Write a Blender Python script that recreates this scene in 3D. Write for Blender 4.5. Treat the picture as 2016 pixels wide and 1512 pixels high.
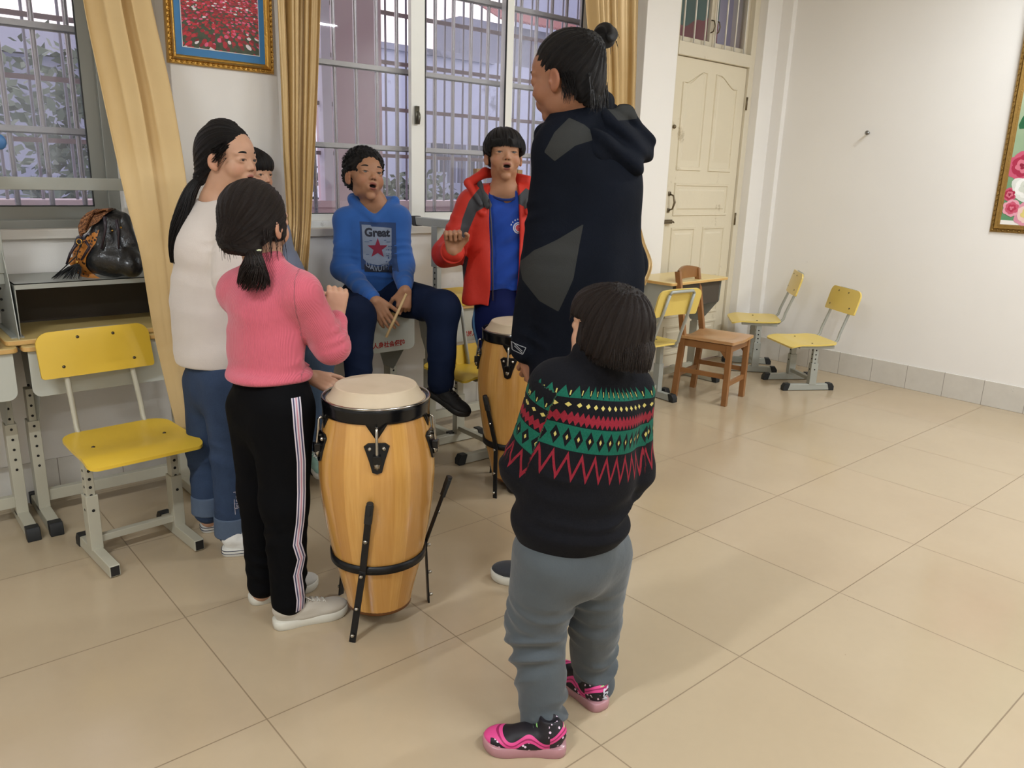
import bpy, bmesh, math, random
import numpy as np
from mathutils import Vector, Matrix, noise
from mathutils.bvhtree import BVHTree
for o in list(bpy.data.objects): bpy.data.objects.remove(o)
SC = bpy.context.scene
COL = SC.collection
# ---------------------------------------------------------------- camera
CAM_LOC = (-0.66577, -2.27428, 1.35828); CAM_ROT = (1.3096, -0.0298, -0.7091); FPX = 1538.07
cd = bpy.data.cameras.new('camera'); cam = bpy.data.objects.new('camera', cd); COL.objects.link(cam)
cam.location = CAM_LOC; cam.rotation_euler = CAM_ROT
cd.sensor_width = 36; cd.lens = FPX * 36 / 2016; cd.clip_start = 0.02; cd.clip_end = 300
SC.camera = cam
# ---------------------------------------------------------------- view and world
SC.view_settings.view_transform = 'Standard'; SC.view_settings.look = 'None'
SC.view_settings.exposure = -0.14; SC.view_settings.gamma = 1; SC.view_settings.use_curve_mapping = False
w = bpy.data.worlds.new('dusk_sky'); SC.world = w; w.use_nodes = True
nt = w.node_tree; bgn = nt.nodes['Background']
tc = nt.nodes.new('ShaderNodeTexCoord'); sep = nt.nodes.new('ShaderNodeSeparateXYZ'); nt.links.new(tc.outputs['Generated'], sep.inputs[0])
cr = nt.nodes.new('ShaderNodeValToRGB'); nt.links.new(sep.outputs[2], cr.inputs[0])
cr.color_ramp.elements[0].position = 0.0; cr.color_ramp.elements[0].color = (0.50, 0.50, 0.66, 1)
cr.color_ramp.elements[1].position = 0.5; cr.color_ramp.elements[1].color = (0.86, 0.80, 0.92, 1)
e = cr.color_ramp.elements.new(0.16); e.color = (0.98, 0.86, 0.88, 1)
nt.links.new(cr.outputs[0], bgn.inputs[0]); bgn.inputs[1].default_value = 2.3
# ---------------------------------------------------------------- lamps (fluorescent tubes under the ceiling)
TUBES = [((3.7, -1.3, 3.05), 0, 64), ((0.9, -2.9, 3.05), 0, 64), ((3.7, -4.1, 3.05), 0, 62), ((-1.9, -1.5, 3.05), 0, 80), ((-1.6, -4.4, 3.05), 0, 50)]
for (lx, ly, lz), ang, pw in TUBES:
    ld = bpy.data.lights.new('tube_light', 'AREA'); ld.shape = 'RECTANGLE'; ld.size = 1.2; ld.size_y = 0.06
    ld.energy = pw; ld.color = (0.88, 0.94, 1.0)
    lo = bpy.data.objects.new('tube_light', ld); COL.objects.link(lo); lo.location = (lx, ly, lz - 0.03); lo.rotation_euler = (0, 0, ang)
# ---------------------------------------------------------------- helpers
R3 = np.array(Matrix.Identity(3)); _e = cam.rotation_euler.to_matrix(); R3 = np.array(_e)
CC = np.array(CAM_LOC)
def P(u, v, d):
    """world point seen at photograph pixel (u,v) at forward distance d"""
    return CC + R3 @ np.array([(u - 1008) / FPX, -(v - 756) / FPX, -1.0]) * d
def PY(u, v, Y):
    r = R3 @ np.array([(u - 1008) / FPX, -(v - 756) / FPX, -1.0]); return CC + r * ((Y - CC[1]) / r[1])
def PX(u, v, X):
    r = R3 @ np.array([(u - 1008) / FPX, -(v - 756) / FPX, -1.0]); return CC + r * ((X - CC[0]) / r[0])
def PZ(u, v, Z):
    r = R3 @ np.array([(u - 1008) / FPX, -(v - 756) / FPX, -1.0]); return CC + r * ((Z - CC[2]) / r[2])
def srgb(*c):
    if len(c) == 1: c = c[0]
    return tuple(((x / 255) / 12.92 if x / 255 <= 0.04045 else ((x / 255 + 0.055) / 1.055) ** 2.4) for x in c[:3]) + (1,)
MATS = {}
def mat(name, col, rough=0.6, metal=0.0, var=0.0, vscale=8.0, bump=0.0, bscale=60.0, spec=0.5, sheen=0.0, dirt=None, trans=0.0):
    """principled material with noise colour variation, optional bump and stains"""
    if name in MATS: return MATS[name]
    m = bpy.data.materials.new(name); m.use_nodes = True; nt = m.node_tree; b = nt.nodes['Principled BSDF']
    if len(col) == 3: col = srgb(col)
    b.inputs['Base Color'].default_value = col; b.inputs['Roughness'].default_value = rough; b.inputs['Metallic'].default_value = metal
    b.inputs['Specular IOR Level'].default_value = spec
    if sheen: b.inputs['Sheen Weight'].default_value = sheen
    if trans: b.inputs['Transmission Weight'].default_value = trans
    tc = nt.nodes.new('ShaderNodeTexCoord')
    if var or dirt:
        n = nt.nodes.new('ShaderNodeTexNoise'); n.inputs['Scale'].default_value = vscale; n.inputs['Detail'].default_value = 6
        nt.links.new(tc.outputs['Object'], n.inputs['Vector'])
        mx = nt.nodes.new('ShaderNodeMix'); mx.data_type = 'RGBA'
        mx.inputs[6].default_value = tuple(c * (1 - var) for c in col[:3]) + (1,); mx.inputs[7].default_value = tuple(min(1, c * (1 + var)) for c in col[:3]) + (1,)
        nt.links.new(n.outputs['Fac'], mx.inputs[0]); out = mx.outputs[2]
        if dirt:
            n2 = nt.nodes.new('ShaderNodeTexNoise'); n2.inputs['Scale'].default_value = dirt[1]; n2.inputs['Detail'].default_value = 8; n2.inputs['Roughness'].default_value = 0.7
            nt.links.new(tc.outputs['Object'], n2.inputs['Vector'])
            rp = nt.nodes.new('ShaderNodeMapRange'); rp.inputs[1].default_value = dirt[2]; rp.inputs[2].default_value = dirt[2] + 0.08
            nt.links.new(n2.outputs['Fac'], rp.inputs[0])
            m2 = nt.nodes.new('ShaderNodeMix'); m2.data_type = 'RGBA'; nt.links.new(rp.outputs[0], m2.inputs[0]); nt.links.new(out, m2.inputs[6])
            m2.inputs[7].default_value = srgb(dirt[0]); out = m2.outputs[2]
        nt.links.new(out, b.inputs['Base Color'])
    if bump:
        n = nt.nodes.new('ShaderNodeTexNoise'); n.inputs['Scale'].default_value = bscale; n.inputs['Detail'].default_value = 4
        nt.links.new(tc.outputs['Object'], n.inputs['Vector'])
        bp = nt.nodes.new('ShaderNodeBump'); bp.inputs['Strength'].default_value = bump; bp.inputs['Distance'].default_value = 0.004
        nt.links.new(n.outputs['Fac'], bp.inputs['Height']); nt.links.new(bp.outputs[0], b.inputs['Normal'])
    MATS[name] = m; return m
class NB:
    """tiny node builder"""
    def __init__(s, m): s.nt = m.node_tree; s.b = s.nt.nodes['Principled BSDF']
    def n(s, t, **k):
        x = s.nt.nodes.new(t)
        for a, v in k.items(): setattr(x, a, v)
        return x
    def link(s, a, b): s.nt.links.new(a, b)
    def m(s, op, a, b=None, c=None):
        x = s.nt.nodes.new('ShaderNodeMath'); x.operation = op
        for i, v in enumerate((a, b, c)):
            if v is None: continue
            if isinstance(v, (int, float)): x.inputs[i].default_value = v
            else: s.nt.links.new(v, x.inputs[i])
        return x.outputs[0]
    def attr(s, name):
        x = s.nt.nodes.new('ShaderNodeAttribute'); x.attribute_name = name; return x.outputs['Fac']
    def mix(s, f, a, b):
        x = s.nt.nodes.new('ShaderNodeMix'); x.data_type = 'RGBA'
        for i, v in ((0, f), (6, a), (7, b)):
            if isinstance(v, (int, float)): x.inputs[i].default_value = v
            elif isinstance(v, tuple): x.inputs[i].default_value = v
            else: s.nt.links.new(v, x.inputs[i])
        return x.outputs[2]
    def noise(s, scale, detail=4, vec=None, rough=0.5):
        x = s.nt.nodes.new('ShaderNodeTexNoise'); x.inputs['Scale'].default_value = scale; x.inputs['Detail'].default_value = detail; x.inputs['Roughness'].default_value = rough
        if vec is None:
            t = s.nt.nodes.new('ShaderNodeTexCoord'); vec = t.outputs['Object']
        s.nt.links.new(vec, x.inputs['Vector']); return x.outputs['Fac']
    def bump(s, h, strength=0.4, dist=0.003):
        x = s.nt.nodes.new('ShaderNodeBump'); x.inputs['Strength'].default_value = strength; x.inputs['Distance'].default_value = dist
        s.nt.links.new(h, x.inputs['Height']); s.nt.links.new(x.outputs[0], s.b.inputs['Normal'])
def newmat(name, rough=0.6, spec=0.5):
    m = bpy.data.materials.new(name); m.use_nodes = True; b = m.node_tree.nodes['Principled BSDF']
    b.inputs['Roughness'].default_value = rough; b.inputs['Specular IOR Level'].default_value = spec; MATS[name] = m
    return m, NB(m)
# ---- object linking / tagging
def tag(o, label=None, cat=None, group=None, kind=None):
    if label: o['label'] = label
    if cat: o['category'] = cat
    if group: o['group'] = group
    if kind: o['kind'] = kind
    return o
def empty(name, loc, rz=0.0, label=None, cat=None, group=None):
    o = bpy.data.objects.new(name, None); o.empty_display_size = 0.05; COL.objects.link(o)
    o.location = loc; o.rotation_euler = (0, 0, rz); tag(o, label, cat, group); return o
def link(name, me, m, parent=None, smooth=False, world=False):
    o = bpy.data.objects.new(name, me); COL.objects.link(o)
    if m is not None:
        for x in (m if isinstance(m, (list, tuple)) else [m]): me.materials.append(x)
    if smooth: me.polygons.foreach_set('use_smooth', [True] * len(me.polygons))
    if parent is not None:
        o.parent = parent
        if world:
            M = Matrix.Identity(4); chain = []; q = parent
            while q: chain.append(q); q = q.parent
            for q in reversed(chain):
                M = M @ q.matrix_parent_inverse @ Matrix.LocRotScale(q.location, q.rotation_euler.to_quaternion(), q.scale)
            o.matrix_parent_inverse = M.inverted()
    return o
def copy_tree(o, parent=None):
    c = o.copy(); COL.objects.link(c); c.parent = parent
    for ch in list(o.children): copy_tree(ch, c)
    return c
class MB:
    """collects boxes, bars, tubes, plates into one mesh"""
    def __init__(s): s.v = []; s.f = []
    def add(s, vs, fs):
        k = len(s.v); s.v += [tuple(map(float, v)) for v in vs]; s.f += [tuple(i + k for i in f) for f in fs]; return s
    def box(s, a, b, M=None):
        (x0, y0, z0), (x1, y1, z1) = a, b
        vs = [(x0, y0, z0), (x1, y0, z0), (x1, y1, z0), (x0, y1, z0), (x0, y0, z1), (x1, y0, z1), (x1, y1, z1), (x0, y1, z1)]
        if M is not None: vs = [M @ Vector(v) for v in vs]
        return s.add(vs, [(0, 3, 2, 1), (4, 5, 6, 7), (0, 1, 5, 4), (1, 2, 6, 5), (2, 3, 7, 6), (3, 0, 4, 7)])
    def bar(s, a, b, wx, wy, up=(0, 0, 1)):
        """rectangular bar from a to b; wx across, wy along 'up'"""
        a = Vector(a); b = Vector(b); d = (b - a).normalized(); u = Vector(up); r = d.cross(u)
        if r.length < 1e-4: r = d.cross(Vector((0, 1, 0)))
        r.normalize(); u = r.cross(d).normalized(); vs = []
        for p in (a, b):
            for sx, sy in ((-1, -1), (1, -1), (1, 1), (-1, 1)): vs.append(p + r * (sx * wx / 2) + u * (sy * wy / 2))
        return s.add(vs, [(0, 3, 2, 1), (4, 5, 6, 7), (0, 1, 5, 4), (1, 2, 6, 5), (2, 3, 7, 6), (3, 0, 4, 7)])
    def tube(s, pts, r, n=10, caps=True, flat=None):
        pts = [Vector(p) for p in pts]; m = len(pts); rs = r if isinstance(r, (list, tuple)) else [r] * m
        vs = []; fs = []; prev = None
        for i, p in enumerate(pts):
            d = (pts[min(i + 1, m - 1)] - pts[max(i - 1, 0)])
            if d.length < 1e-9: d = Vector((0, 0, 1))
            d.normalize()
            if prev is None:
                a = d.cross(Vector((0, 0, 1)))
                if a.length < 1e-3: a = d.cross(Vector((0, 1, 0)))
            else: a = prev - d * prev.dot(d)
            a.normalize(); prev = a; b = d.cross(a)
            for k in range(n):
                t = 2 * math.pi * k / n; vs.append(p + a * (rs[i] * math.cos(t)) + b * (rs[i] * math.sin(t) * (flat or 1)))
        for i in range(m - 1):
            for k in range(n):
                fs.append((i * n + k, i * n + (k + 1) % n, (i + 1) * n + (k + 1) % n, (i + 1) * n + k))
        if caps: fs.append(tuple(range(n - 1, -1, -1))); fs.append(tuple((m - 1) * n + k for k in range(n)))
        return s.add(vs, fs)
    def lathe(s, prof, n=48, c=(0, 0, 0), M=None, a0=0, a1=2 * math.pi):
        vs = []; fs = []; full = abs(a1 - a0 - 2 * math.pi) < 1e-6; nn = n if full else n + 1
        for r, z in prof:
            for k in range(nn):
                t = a0 + (a1 - a0) * k / n; q = Vector((r * math.cos(t), r * math.sin(t), z))
                if M is not None: q = M @ q
                vs.append(q + Vector(c))
        for i in range(len(prof) - 1):
            for k in range(n):
                k2 = (k + 1) % nn
                fs.append((i * nn + k, i * nn + k2, (i + 1) * nn + k2, (i + 1) * nn + k))
        return s.add(vs, fs)
    def ball(s, c, r, n=12, M=None):
        prof = [(max(1e-5, math.sin(math.pi * i / n)), -math.cos(math.pi * i / n)) for i in range(n + 1)]
        rr = r if isinstance(r, (tuple, list)) else (r, r, r)
        MM = Matrix.Diagonal(Vector(rr)).to_4x4()
        if M is not None: MM = M.to_4x4() @ MM
        return s.lathe(prof, n * 2, c, MM)
    def poly(s, pts, t, nrm=(0, 0, 1)):
        """extrude planar polygon by thickness t along nrm"""
        k = len(pts); nv = Vector(nrm) * t; vs = [Vector(p) for p in pts] + [Vector(p) + nv for p in pts]
        return s.add(vs, [tuple(range(k - 1, -1, -1)), tuple(range(k, 2 * k))] + [(i, (i + 1) % k, k + (i + 1) % k, k + i) for i in range(k)])
    def grid(s, rows):
        n = len(rows[0]); vs = [p for r in rows for p in r]
        return s.add(vs, [(i * n + j, i * n + j + 1, (i + 1) * n + j + 1, (i + 1) * n + j) for i in range(len(rows) - 1) for j in range(n - 1)])
    def build(s, name, m, parent=None, smooth=False, bevel=0.0, seg=2, world=False, autosm=None):
        me = bpy.data.meshes.new(name); me.from_pydata(s.v, [], s.f); me.update()
        bm = bmesh.new(); bm.from_mesh(me); bmesh.ops.recalc_face_normals(bm, faces=bm.faces); bm.to_mesh(me); bm.free()
        o = link(name, me, m, parent, smooth, world)
        if bevel:
            md = o.modifiers.new('b', 'BEVEL'); md.width = bevel; md.segments = seg; md.limit_method = 'ANGLE'; md.angle_limit = math.radians(35)
            if not smooth: me.polygons.foreach_set('use_smooth', [True] * len(me.polygons))
            md.harden_normals = True
        if autosm:
            me.polygons.foreach_set('use_smooth', [True] * len(me.polygons))
            me.set_sharp_from_angle(angle=math.radians(autosm))
        return o
def rrect(w, h, r, n=5, cx=0.0, cy=0.0):
    """rounded rectangle outline, list of (x,y)"""
    out = []; rs = r if isinstance(r, (tuple, list)) else (r,) * 4
    for (sx, sy, a0), q in zip(((1, 1, 0), (-1, 1, 90), (-1, -1, 180), (1, -1, 270)), rs):
        for i in range(n + 1):
            a = math.radians(a0 + 90 * i / n); out.append((cx + sx * (w / 2 - q) + q * math.cos(a), cy + sy * (h / 2 - q) + q * math.sin(a)))
    return out
def text_shapes(txt, size, bold=0.0):
    """text as a flat triangulated mesh -> (verts (n,2), faces), centred"""
    cu = bpy.data.curves.new('txt', 'FONT'); cu.body = txt; cu.size = size; cu.align_x = 'CENTER'; cu.align_y = 'CENTER'; cu.offset = bold
    cu.resolution_u = 3
    o = bpy.data.objects.new('txt', cu); COL.objects.link(o); bpy.context.view_layer.update()
    dg = bpy.context.evaluated_depsgraph_get(); me = bpy.data.meshes.new_from_object(o.evaluated_get(dg))
    vs = [(v.co.x, v.co.y) for v in me.vertices]; fs = [tuple(p.vertices) for p in me.polygons]
    bpy.data.objects.remove(o); bpy.data.curves.remove(cu); bpy.data.meshes.remove(me)
    return vs, fs
# ================================================================= ROOM SHELL
WY = 1.25; BX = 4.89; CZ = 3.2; X0 = -4.2; Y0 = -6.2; WT = 0.22
m, nb = newmat('floor_tiles', 0.16, 0.5)
tc = nb.n('ShaderNodeTexCoord'); sp = nb.n('ShaderNodeSeparateXYZ'); nb.link(tc.outputs['Object'], sp.inputs[0])
def joint(out):
    f = nb.m('FRACT', nb.m('ADD', nb.m('DIVIDE', out, 0.6), 100.0)); d = nb.m('ABSOLUTE', nb.m('SUBTRACT', f, 0.5)); return nb.m('GREATER_THAN', d, 0.4968)
jt = nb.m('MAXIMUM', joint(sp.outputs[0]), joint(sp.outputs[1]))
fx = nb.m('FLOOR', nb.m('DIVIDE', sp.outputs[0], 0.6)); fy = nb.m('FLOOR', nb.m('DIVIDE', sp.outputs[1], 0.6))
wn = nb.n('ShaderNodeTexWhiteNoise'); cb = nb.n('ShaderNodeCombineXYZ'); nb.link(fx, cb.inputs[0]); nb.link(fy, cb.inputs[1]); nb.link(cb.outputs[0], wn.inputs['Vector'])
n1 = nb.noise(2.2, 6); n2 = nb.noise(30, 5)
c1 = nb.mix(n1, srgb(172, 152, 124), srgb(189, 170, 141)); c2 = nb.mix(nb.m('MULTIPLY', wn.outputs['Value'], 0.35), c1, srgb(172, 158, 130))
c3 = nb.mix(nb.m('MULTIPLY', n2, 0.18), c2, srgb(196, 174, 144))
sk = nb.noise(55, 2); spk = nb.m('GREATER_THAN', sk, 0.80)
c4 = nb.mix(nb.m('MULTIPLY', jt, 0.66), nb.mix(nb.m('MULTIPLY', spk, 0.6), c3, srgb(120, 100, 76)), srgb(108, 88, 62))
nb.link(c4, nb.b.inputs['Base Color'])
rr = nb.m('ADD', nb.m('MULTIPLY', nb.noise(5, 5), 0.16), 0.10); nb.link(nb.m('MAXIMUM', rr, nb.m('MULTIPLY', jt, 0.7)), nb.b.inputs['Roughness'])
nb.bump(nb.m('ADD', nb.m('MULTIPLY', nb.noise(3.5, 2), 0.5), nb.m('MULTIPLY', jt, -0.3)), 0.06, 0.004)
M_FLOOR = m
def wallmat(name, col, stains=True):
    m, nb = newmat(name, 0.75, 0.25)
    n = nb.noise(1.6, 5); c = nb.mix(n, srgb(*[x - 5 for x in col]), srgb(*[min(255, x + 4) for x in col]))
    if stains:
        s = nb.noise(7, 9, rough=0.75); ge = nb.n('ShaderNodeMapRange'); ge.inputs[1].default_value = 0.66; ge.inputs[2].default_value = 0.8; nb.link(s, ge.inputs[0])
        tc = nb.n('ShaderNodeTexCoord'); sp = nb.n('ShaderNodeSeparateXYZ'); nb.link(tc.outputs['Object'], sp.inputs[0])
        lo = nb.n('ShaderNodeMapRange'); lo.inputs[1].default_value = 1.3; lo.inputs[2].default_value = 0.2; nb.link(sp.outputs[2], lo.inputs[0])
        c = nb.mix(nb.m('MULTIPLY', nb.m('MULTIPLY', ge.outputs[0], lo.outputs[0]), 0.55), c, srgb(140, 132, 122))
    nb.link(c, nb.b.inputs['Base Color']); nb.bump(nb.noise(180, 3), 0.12, 0.002); return m
M_WALL = wallmat('plaster_white', (240, 236, 230)); M_CEIL = wallmat('ceiling_white', (240, 238, 232), False)
M_WALL2 = wallmat('plaster_lower_grey', (222, 216, 206))
MB().box((X0, Y0, -0.1), (5.2, WY + WT, 0)).build('floor', M_FLOOR)['kind'] = 'structure'
MB().box((X0, Y0, CZ), (5.2, WY + WT, CZ + 0.1)).build('ceiling', M_CEIL)['kind'] = 'structure'
MB().box((BX, Y0, 0), (BX + 0.2, WY + 0.3, CZ)).build('wall_back', M_WALL)['kind'] = 'structure'
MB().box((X0 - 0.1, Y0, 0), (X0, WY + 0.3, CZ)).build('wall_left', M_WALL)['kind'] = 'structure'
MB().box((X0, Y0 - 0.1, 0), (5.2, Y0, CZ)).build('wall_front', M_WALL)['kind'] = 'structure'
W1 = (-1.55, 0.27, 1.10, 2.62); W2 = (1.04, 3.06, 1.08, 2.62); DR = (3.70, 4.66, 0.0, 2.90)
wb = MB(); xs = [X0, W1[0], W1[1], W2[0], W2[1], DR[0], DR[1], BX]
def wseg(a, b, z0, z1): wb.box((a, WY, z0), (b, WY + WT, z1))
wseg(X0, W1[0], 0, CZ); wseg(W1[0], W1[1], 0, W1[2]); wseg(W1[0], W1[1], W1[3], CZ); wseg(W1[1], W2[0], 0, CZ)
wseg(W2[0], W2[1], 0, W2[2]); wseg(W2[0], W2[1], W2[3], CZ); wseg(W2[1], DR[0], 0, CZ); wseg(DR[0], DR[1], DR[3], CZ); wseg(DR[1], BX + 0.05, 0, CZ)
wb.build('wall_window', M_WALL)['kind'] = 'structure'
MB().box((0.455, 1.13, 0), (0.905, WY + 0.01, CZ)).build('wall_pillar', M_WALL, bevel=0.004)['kind'] = 'structure'
MB().box((3.335, 1.16, 0), (3.66, WY + 0.01, CZ)).build('wall_pillar', M_WALL, bevel=0.004)['kind'] = 'structure'
cnr = MB().box((4.66, 1.175, 0), (4.87, WY + 0.02, CZ)); cnr.box((4.84, 1.085, 0), (4.9, 1.18, CZ)); cnr.build('wall_corner', M_WALL, bevel=0.005)['kind'] = 'structure'
# baseboards of pale tiles, standing just proud of the wall
def tilemat(name, axis):
    m, nb = newmat(name, 0.3, 0.4); tc = nb.n('ShaderNodeTexCoord'); sp = nb.n('ShaderNodeSeparateXYZ'); nb.link(tc.outputs['Object'], sp.inputs[0])
    f = nb.m('FRACT', nb.m('ADD', nb.m('DIVIDE', sp.outputs[axis], 0.245), 50.35)); g = nb.m('GREATER_THAN', nb.m('ABSOLUTE', nb.m('SUBTRACT', f, 0.5)), 0.493)
    n = nb.noise(9, 7, rough=0.7); c = nb.mix(n, srgb(198, 192, 182), srgb(218, 213, 203)); s = nb.noise(26, 8, rough=0.75)
    c = nb.mix(nb.m('MULTIPLY', nb.m('GREATER_THAN', s, 0.68), 0.5), c, srgb(150, 140, 126))
    nb.link(nb.mix(nb.m('MULTIPLY', g, 0.75), c, srgb(120, 110, 98)), nb.b.inputs['Base Color']); nb.bump(g, 0.3, -0.003); return m
MB().box((BX - 0.008, Y0, 0), (BX + 0.01, 1.085, 0.165)).build('baseboard_back', tilemat('baseboard_tiles_back', 1), bevel=0.002)['kind'] = 'structure'
bb = MB(); TM = tilemat('baseboard_tiles_window', 0)
for a, b, y in ((X0, 0.455, WY), (0.447, 0.913, 1.13), (0.905, 3.335, WY), (3.33, 3.665, 1.16)): bb.box((a, y - 0.008, 0), (b, y + 0.01, 0.17))
bb.build('baseboard_window', TM, bevel=0.002)['kind'] = 'structure'
# ---------------------------------------------------------------- windows
M_ALU = mat('white_aluminium', (238, 238, 232), 0.38, 0.1, 0.04, 4, dirt=((170, 166, 156), 9, 0.68))
M_ALU2 = mat('grey_aluminium', (150, 152, 146), 0.4, 0.35, 0.06, 5)
M_STEEL = mat('stainless_bars', (150, 146, 150), 0.24, 0.9, 0.08, 6)
M_RAIL = mat('painted_rail', (168, 166, 166), 0.45, 0.3, 0.08, 8, dirt=((120, 108, 100), 14, 0.66))
M_GASKET = mat('black_gasket', (40, 44, 44), 0.6)
def glassmat(name, haze, hc=(200, 205, 220)):
    m = bpy.data.materials.new(name); m.use_nodes = True; nt = m.node_tree; nt.nodes.remove(nt.nodes['Principled BSDF']); out = nt.nodes['Material Output']
    t = nt.nodes.new('ShaderNodeBsdfTransparent'); g = nt.nodes.new('ShaderNodeBsdfGlossy'); g.inputs['Roughness'].default_value = 0.02
    d = nt.nodes.new('ShaderNodeBsdfDiffuse'); d.inputs[0].default_value = srgb(hc); ge = nt.nodes.new('ShaderNodeNewGeometry'); dt = nt.nodes.new('ShaderNodeVectorMath'); dt.operation = 'DOT_PRODUCT'; nt.links.new(ge.outputs['Normal'], dt.inputs[0]); nt.links.new(ge.outputs['Incoming'], dt.inputs[1])
    def mth(op, x, y):
        q = nt.nodes.new('ShaderNodeMath'); q.operation = op
        for i, v in enumerate((x, y)):
            if v is None: continue
            if isinstance(v, (int, float)): q.inputs[i].default_value = v
            else: nt.links.new(v, q.inputs[i])
        return q
    fr = mth('ADD', mth('MULTIPLY', mth('POWER', mth('SUBTRACT', 1.0, mth('ABSOLUTE', dt.outputs['Value'], None).outputs[0]).outputs[0], 5.0).outputs[0], .96).outputs[0], .045)
    a = nt.nodes.new('ShaderNodeMixShader'); b = nt.nodes.new('ShaderNodeMixShader'); nt.links.new(fr.outputs[0], a.inputs[0]); nt.links.new(t.outputs[0], a.inputs[1]); nt.links.new(g.outputs[0], a.inputs[2])
    tcx = nt.nodes.new('ShaderNodeTexCoord'); n = nt.nodes.new('ShaderNodeTexNoise'); n.inputs['Scale'].default_value = 2.5; n.inputs['Detail'].default_value = 5; nt.links.new(tcx.outputs['Object'], n.inputs['Vector'])
    mm = nt.nodes.new('ShaderNodeMath'); mm.operation = 'MULTIPLY'; mm.inputs[1].default_value = haze; nt.links.new(n.outputs['Fac'], mm.inputs[0])
    nt.links.new(mm.outputs[0], b.inputs[0]); nt.links.new(a.outputs[0], b.inputs[1]); nt.links.new(d.outputs[0], b.inputs[2]); nt.links.new(b.outputs[0], out.inputs[0]); return m
M_GLASS = glassmat('window_glass', 0.06); M_GLASS2 = glassmat('dusty_window_glass', 0.20)
def sash(par, x0, x1, z0, z1, y, sw, glass, rail=0.045, m=M_ALU):
    b = MB(); d = 0.028
    b.box((x0, y, z0), (x0 + sw[0], y + d, z1)); b.box((x1 - sw[1], y, z0), (x1, y + d, z1))
    b.box((x0 + sw[0], y, z0), (x1 - sw[1], y + d, z0 + rail)); b.box((x0 + sw[0], y, z1 - rail), (x1 - sw[1], y + d, z1))
    s = b.build('sash', m, par, bevel=0.002)
    MB().box((x0 + sw[0] - .004, y + .011, z0 + rail - .004), (x1 - sw[1] + .004, y + .016, z1 - rail + .004)).build('glass_pane', glass, s)
    g = MB(); t = 0.004
    g.box((x0 + sw[0], y - .001, z0 + rail), (x0 + sw[0] + t, y + .01, z1 - rail)); g.box((x1 - sw[1] - t, y - .001, z0 + rail), (x1 - sw[1], y + .01, z1 - rail)); g.box((x0 + sw[0], y - .001, z0 + rail), (x1 - sw[1], y + .01, z0 + rail + t))
    g.build('gasket', M_GASKET, s)
    return s
def window(n, W, gy, bar0, sashes):
    x0, x1, z0, z1 = W
    e = empty('window_%d' % n, (0, 0, 0)); e['kind'] = 'structure'
    f = MB(); t = 0.045; ya, yb = 1.30, 1.40
    f.box((x0, ya, z0), (x0 + t, yb, z1)); f.box((x1 - t, ya, z0), (x1, yb, z1)); f.box((x0 + t, ya - .01, z0), (x1 - t, yb, z0 + 0.035)); f.box((x0 + t, ya, z1 - t), (x1 - t, yb, z1))
    f.build('window_frame', M_ALU if n == 2 else M_ALU2, e, bevel=0.003)
    for s in sashes: sash(e, *s)
    MB().box((x0 - .02, 1.225, z0 - 0.035), (x1 + .02, 1.31, z0 + .002)).build('window_sill', M_WALL2, e, bevel=0.004)
    g = MB(); r = MB(); x = bar0
    while x > x0 + 0.05: x -= 0.121
    x += 0.121
    while x < x1 - 0.01:
        g.tube([(x, gy, z0 + .02), (x, gy, z1 - .02)], 0.0105, 10); x += 0.121
    for z in (1.475, 1.862, 2.275): r.box((x0, gy - .02, z - .014), (x1, gy - .008, z + .014)); r.box((x0, gy - .02, z - .014), (x1, gy + .012, z - .008))
    g.build('grille_bars', M_STEEL, e, autosm=40); r.build('grille_rails', M_RAIL, e, bevel=0.001)
    return e
w1 = window(1, W1, 1.43, 0.045, [(-1.50, -0.62, 1.13, 2.58, 1.345, (.05, .05), M_GLASS2, .05, M_ALU2), (-0.68, 0.235, 1.13, 2.58, 1.312, (.05, .062), M_GLASS2, .055, M_ALU2)])
w2 = window(2, W2, 1.43, 1.338, [(1.085, 1.80, 1.105, 2.58, 1.352, (.045, .05), M_GLASS, .04), (1.715, 2.40, 1.105, 2.58, 1.316, (.085, .05), M_GLASS2, .045), (2.36, 3.02, 1.105, 2.58, 1.352, (.06, .045), M_GLASS2, .045)])
# sash latch on the meeting stile
lt = MB().box((1.735, 1.300, 1.60), (1.755, 1.316, 1.69)); lt.tube([(1.745, 1.30, 1.66), (1.745, 1.285, 1.64), (1.742, 1.288, 1.60)], [0.009, .008, .006], 8); lt.build('window_latch', mat('latch_metal', (120, 118, 108), 0.35, 0.8), w2, smooth=True)
# ---------------------------------------------------------------- door
M_DOOR = mat('cream_door_paint', (224, 213, 188), 0.55, 0, 0.05, 2.5, 0.25, 35, dirt=((190, 176, 148), 5, 0.62))
M_DOORF = mat('cream_frame_paint', (220, 210, 188), 0.55, 0, 0.05, 3, 0.2, 40, dirt=((186, 172, 144), 7, 0.66))
M_BRASS = mat('tarnished_metal', (120, 108, 88), 0.4, 0.85, 0.25, 30)
D0, D1, DT = 3.765, 4.60, 2.165
dr = empty('door_1', (0, 0, 0)); dr['kind'] = 'structure'
f = MB(); yF = WY - 0.012
f.box((DR[0], yF, 0), (D0, WY + .1, DR[3])); f.box((D1, yF, 0), (DR[1], WY + .1, DR[3])); f.box((D0, yF - .004, DT), (D1, WY + .1, DT + .085)); f.box((D0, yF, DR[3] - .06), (D1, WY + .1, DR[3])); f.build('door_frame', M_DOORF, dr, bevel=0.004)
slab = MB().box((D0 + .003, WY + .008, 0.012), (D1 - .003, WY + .048, DT - .003)).build('door_leaf', M_DOOR, dr, bevel=0.003)
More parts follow.
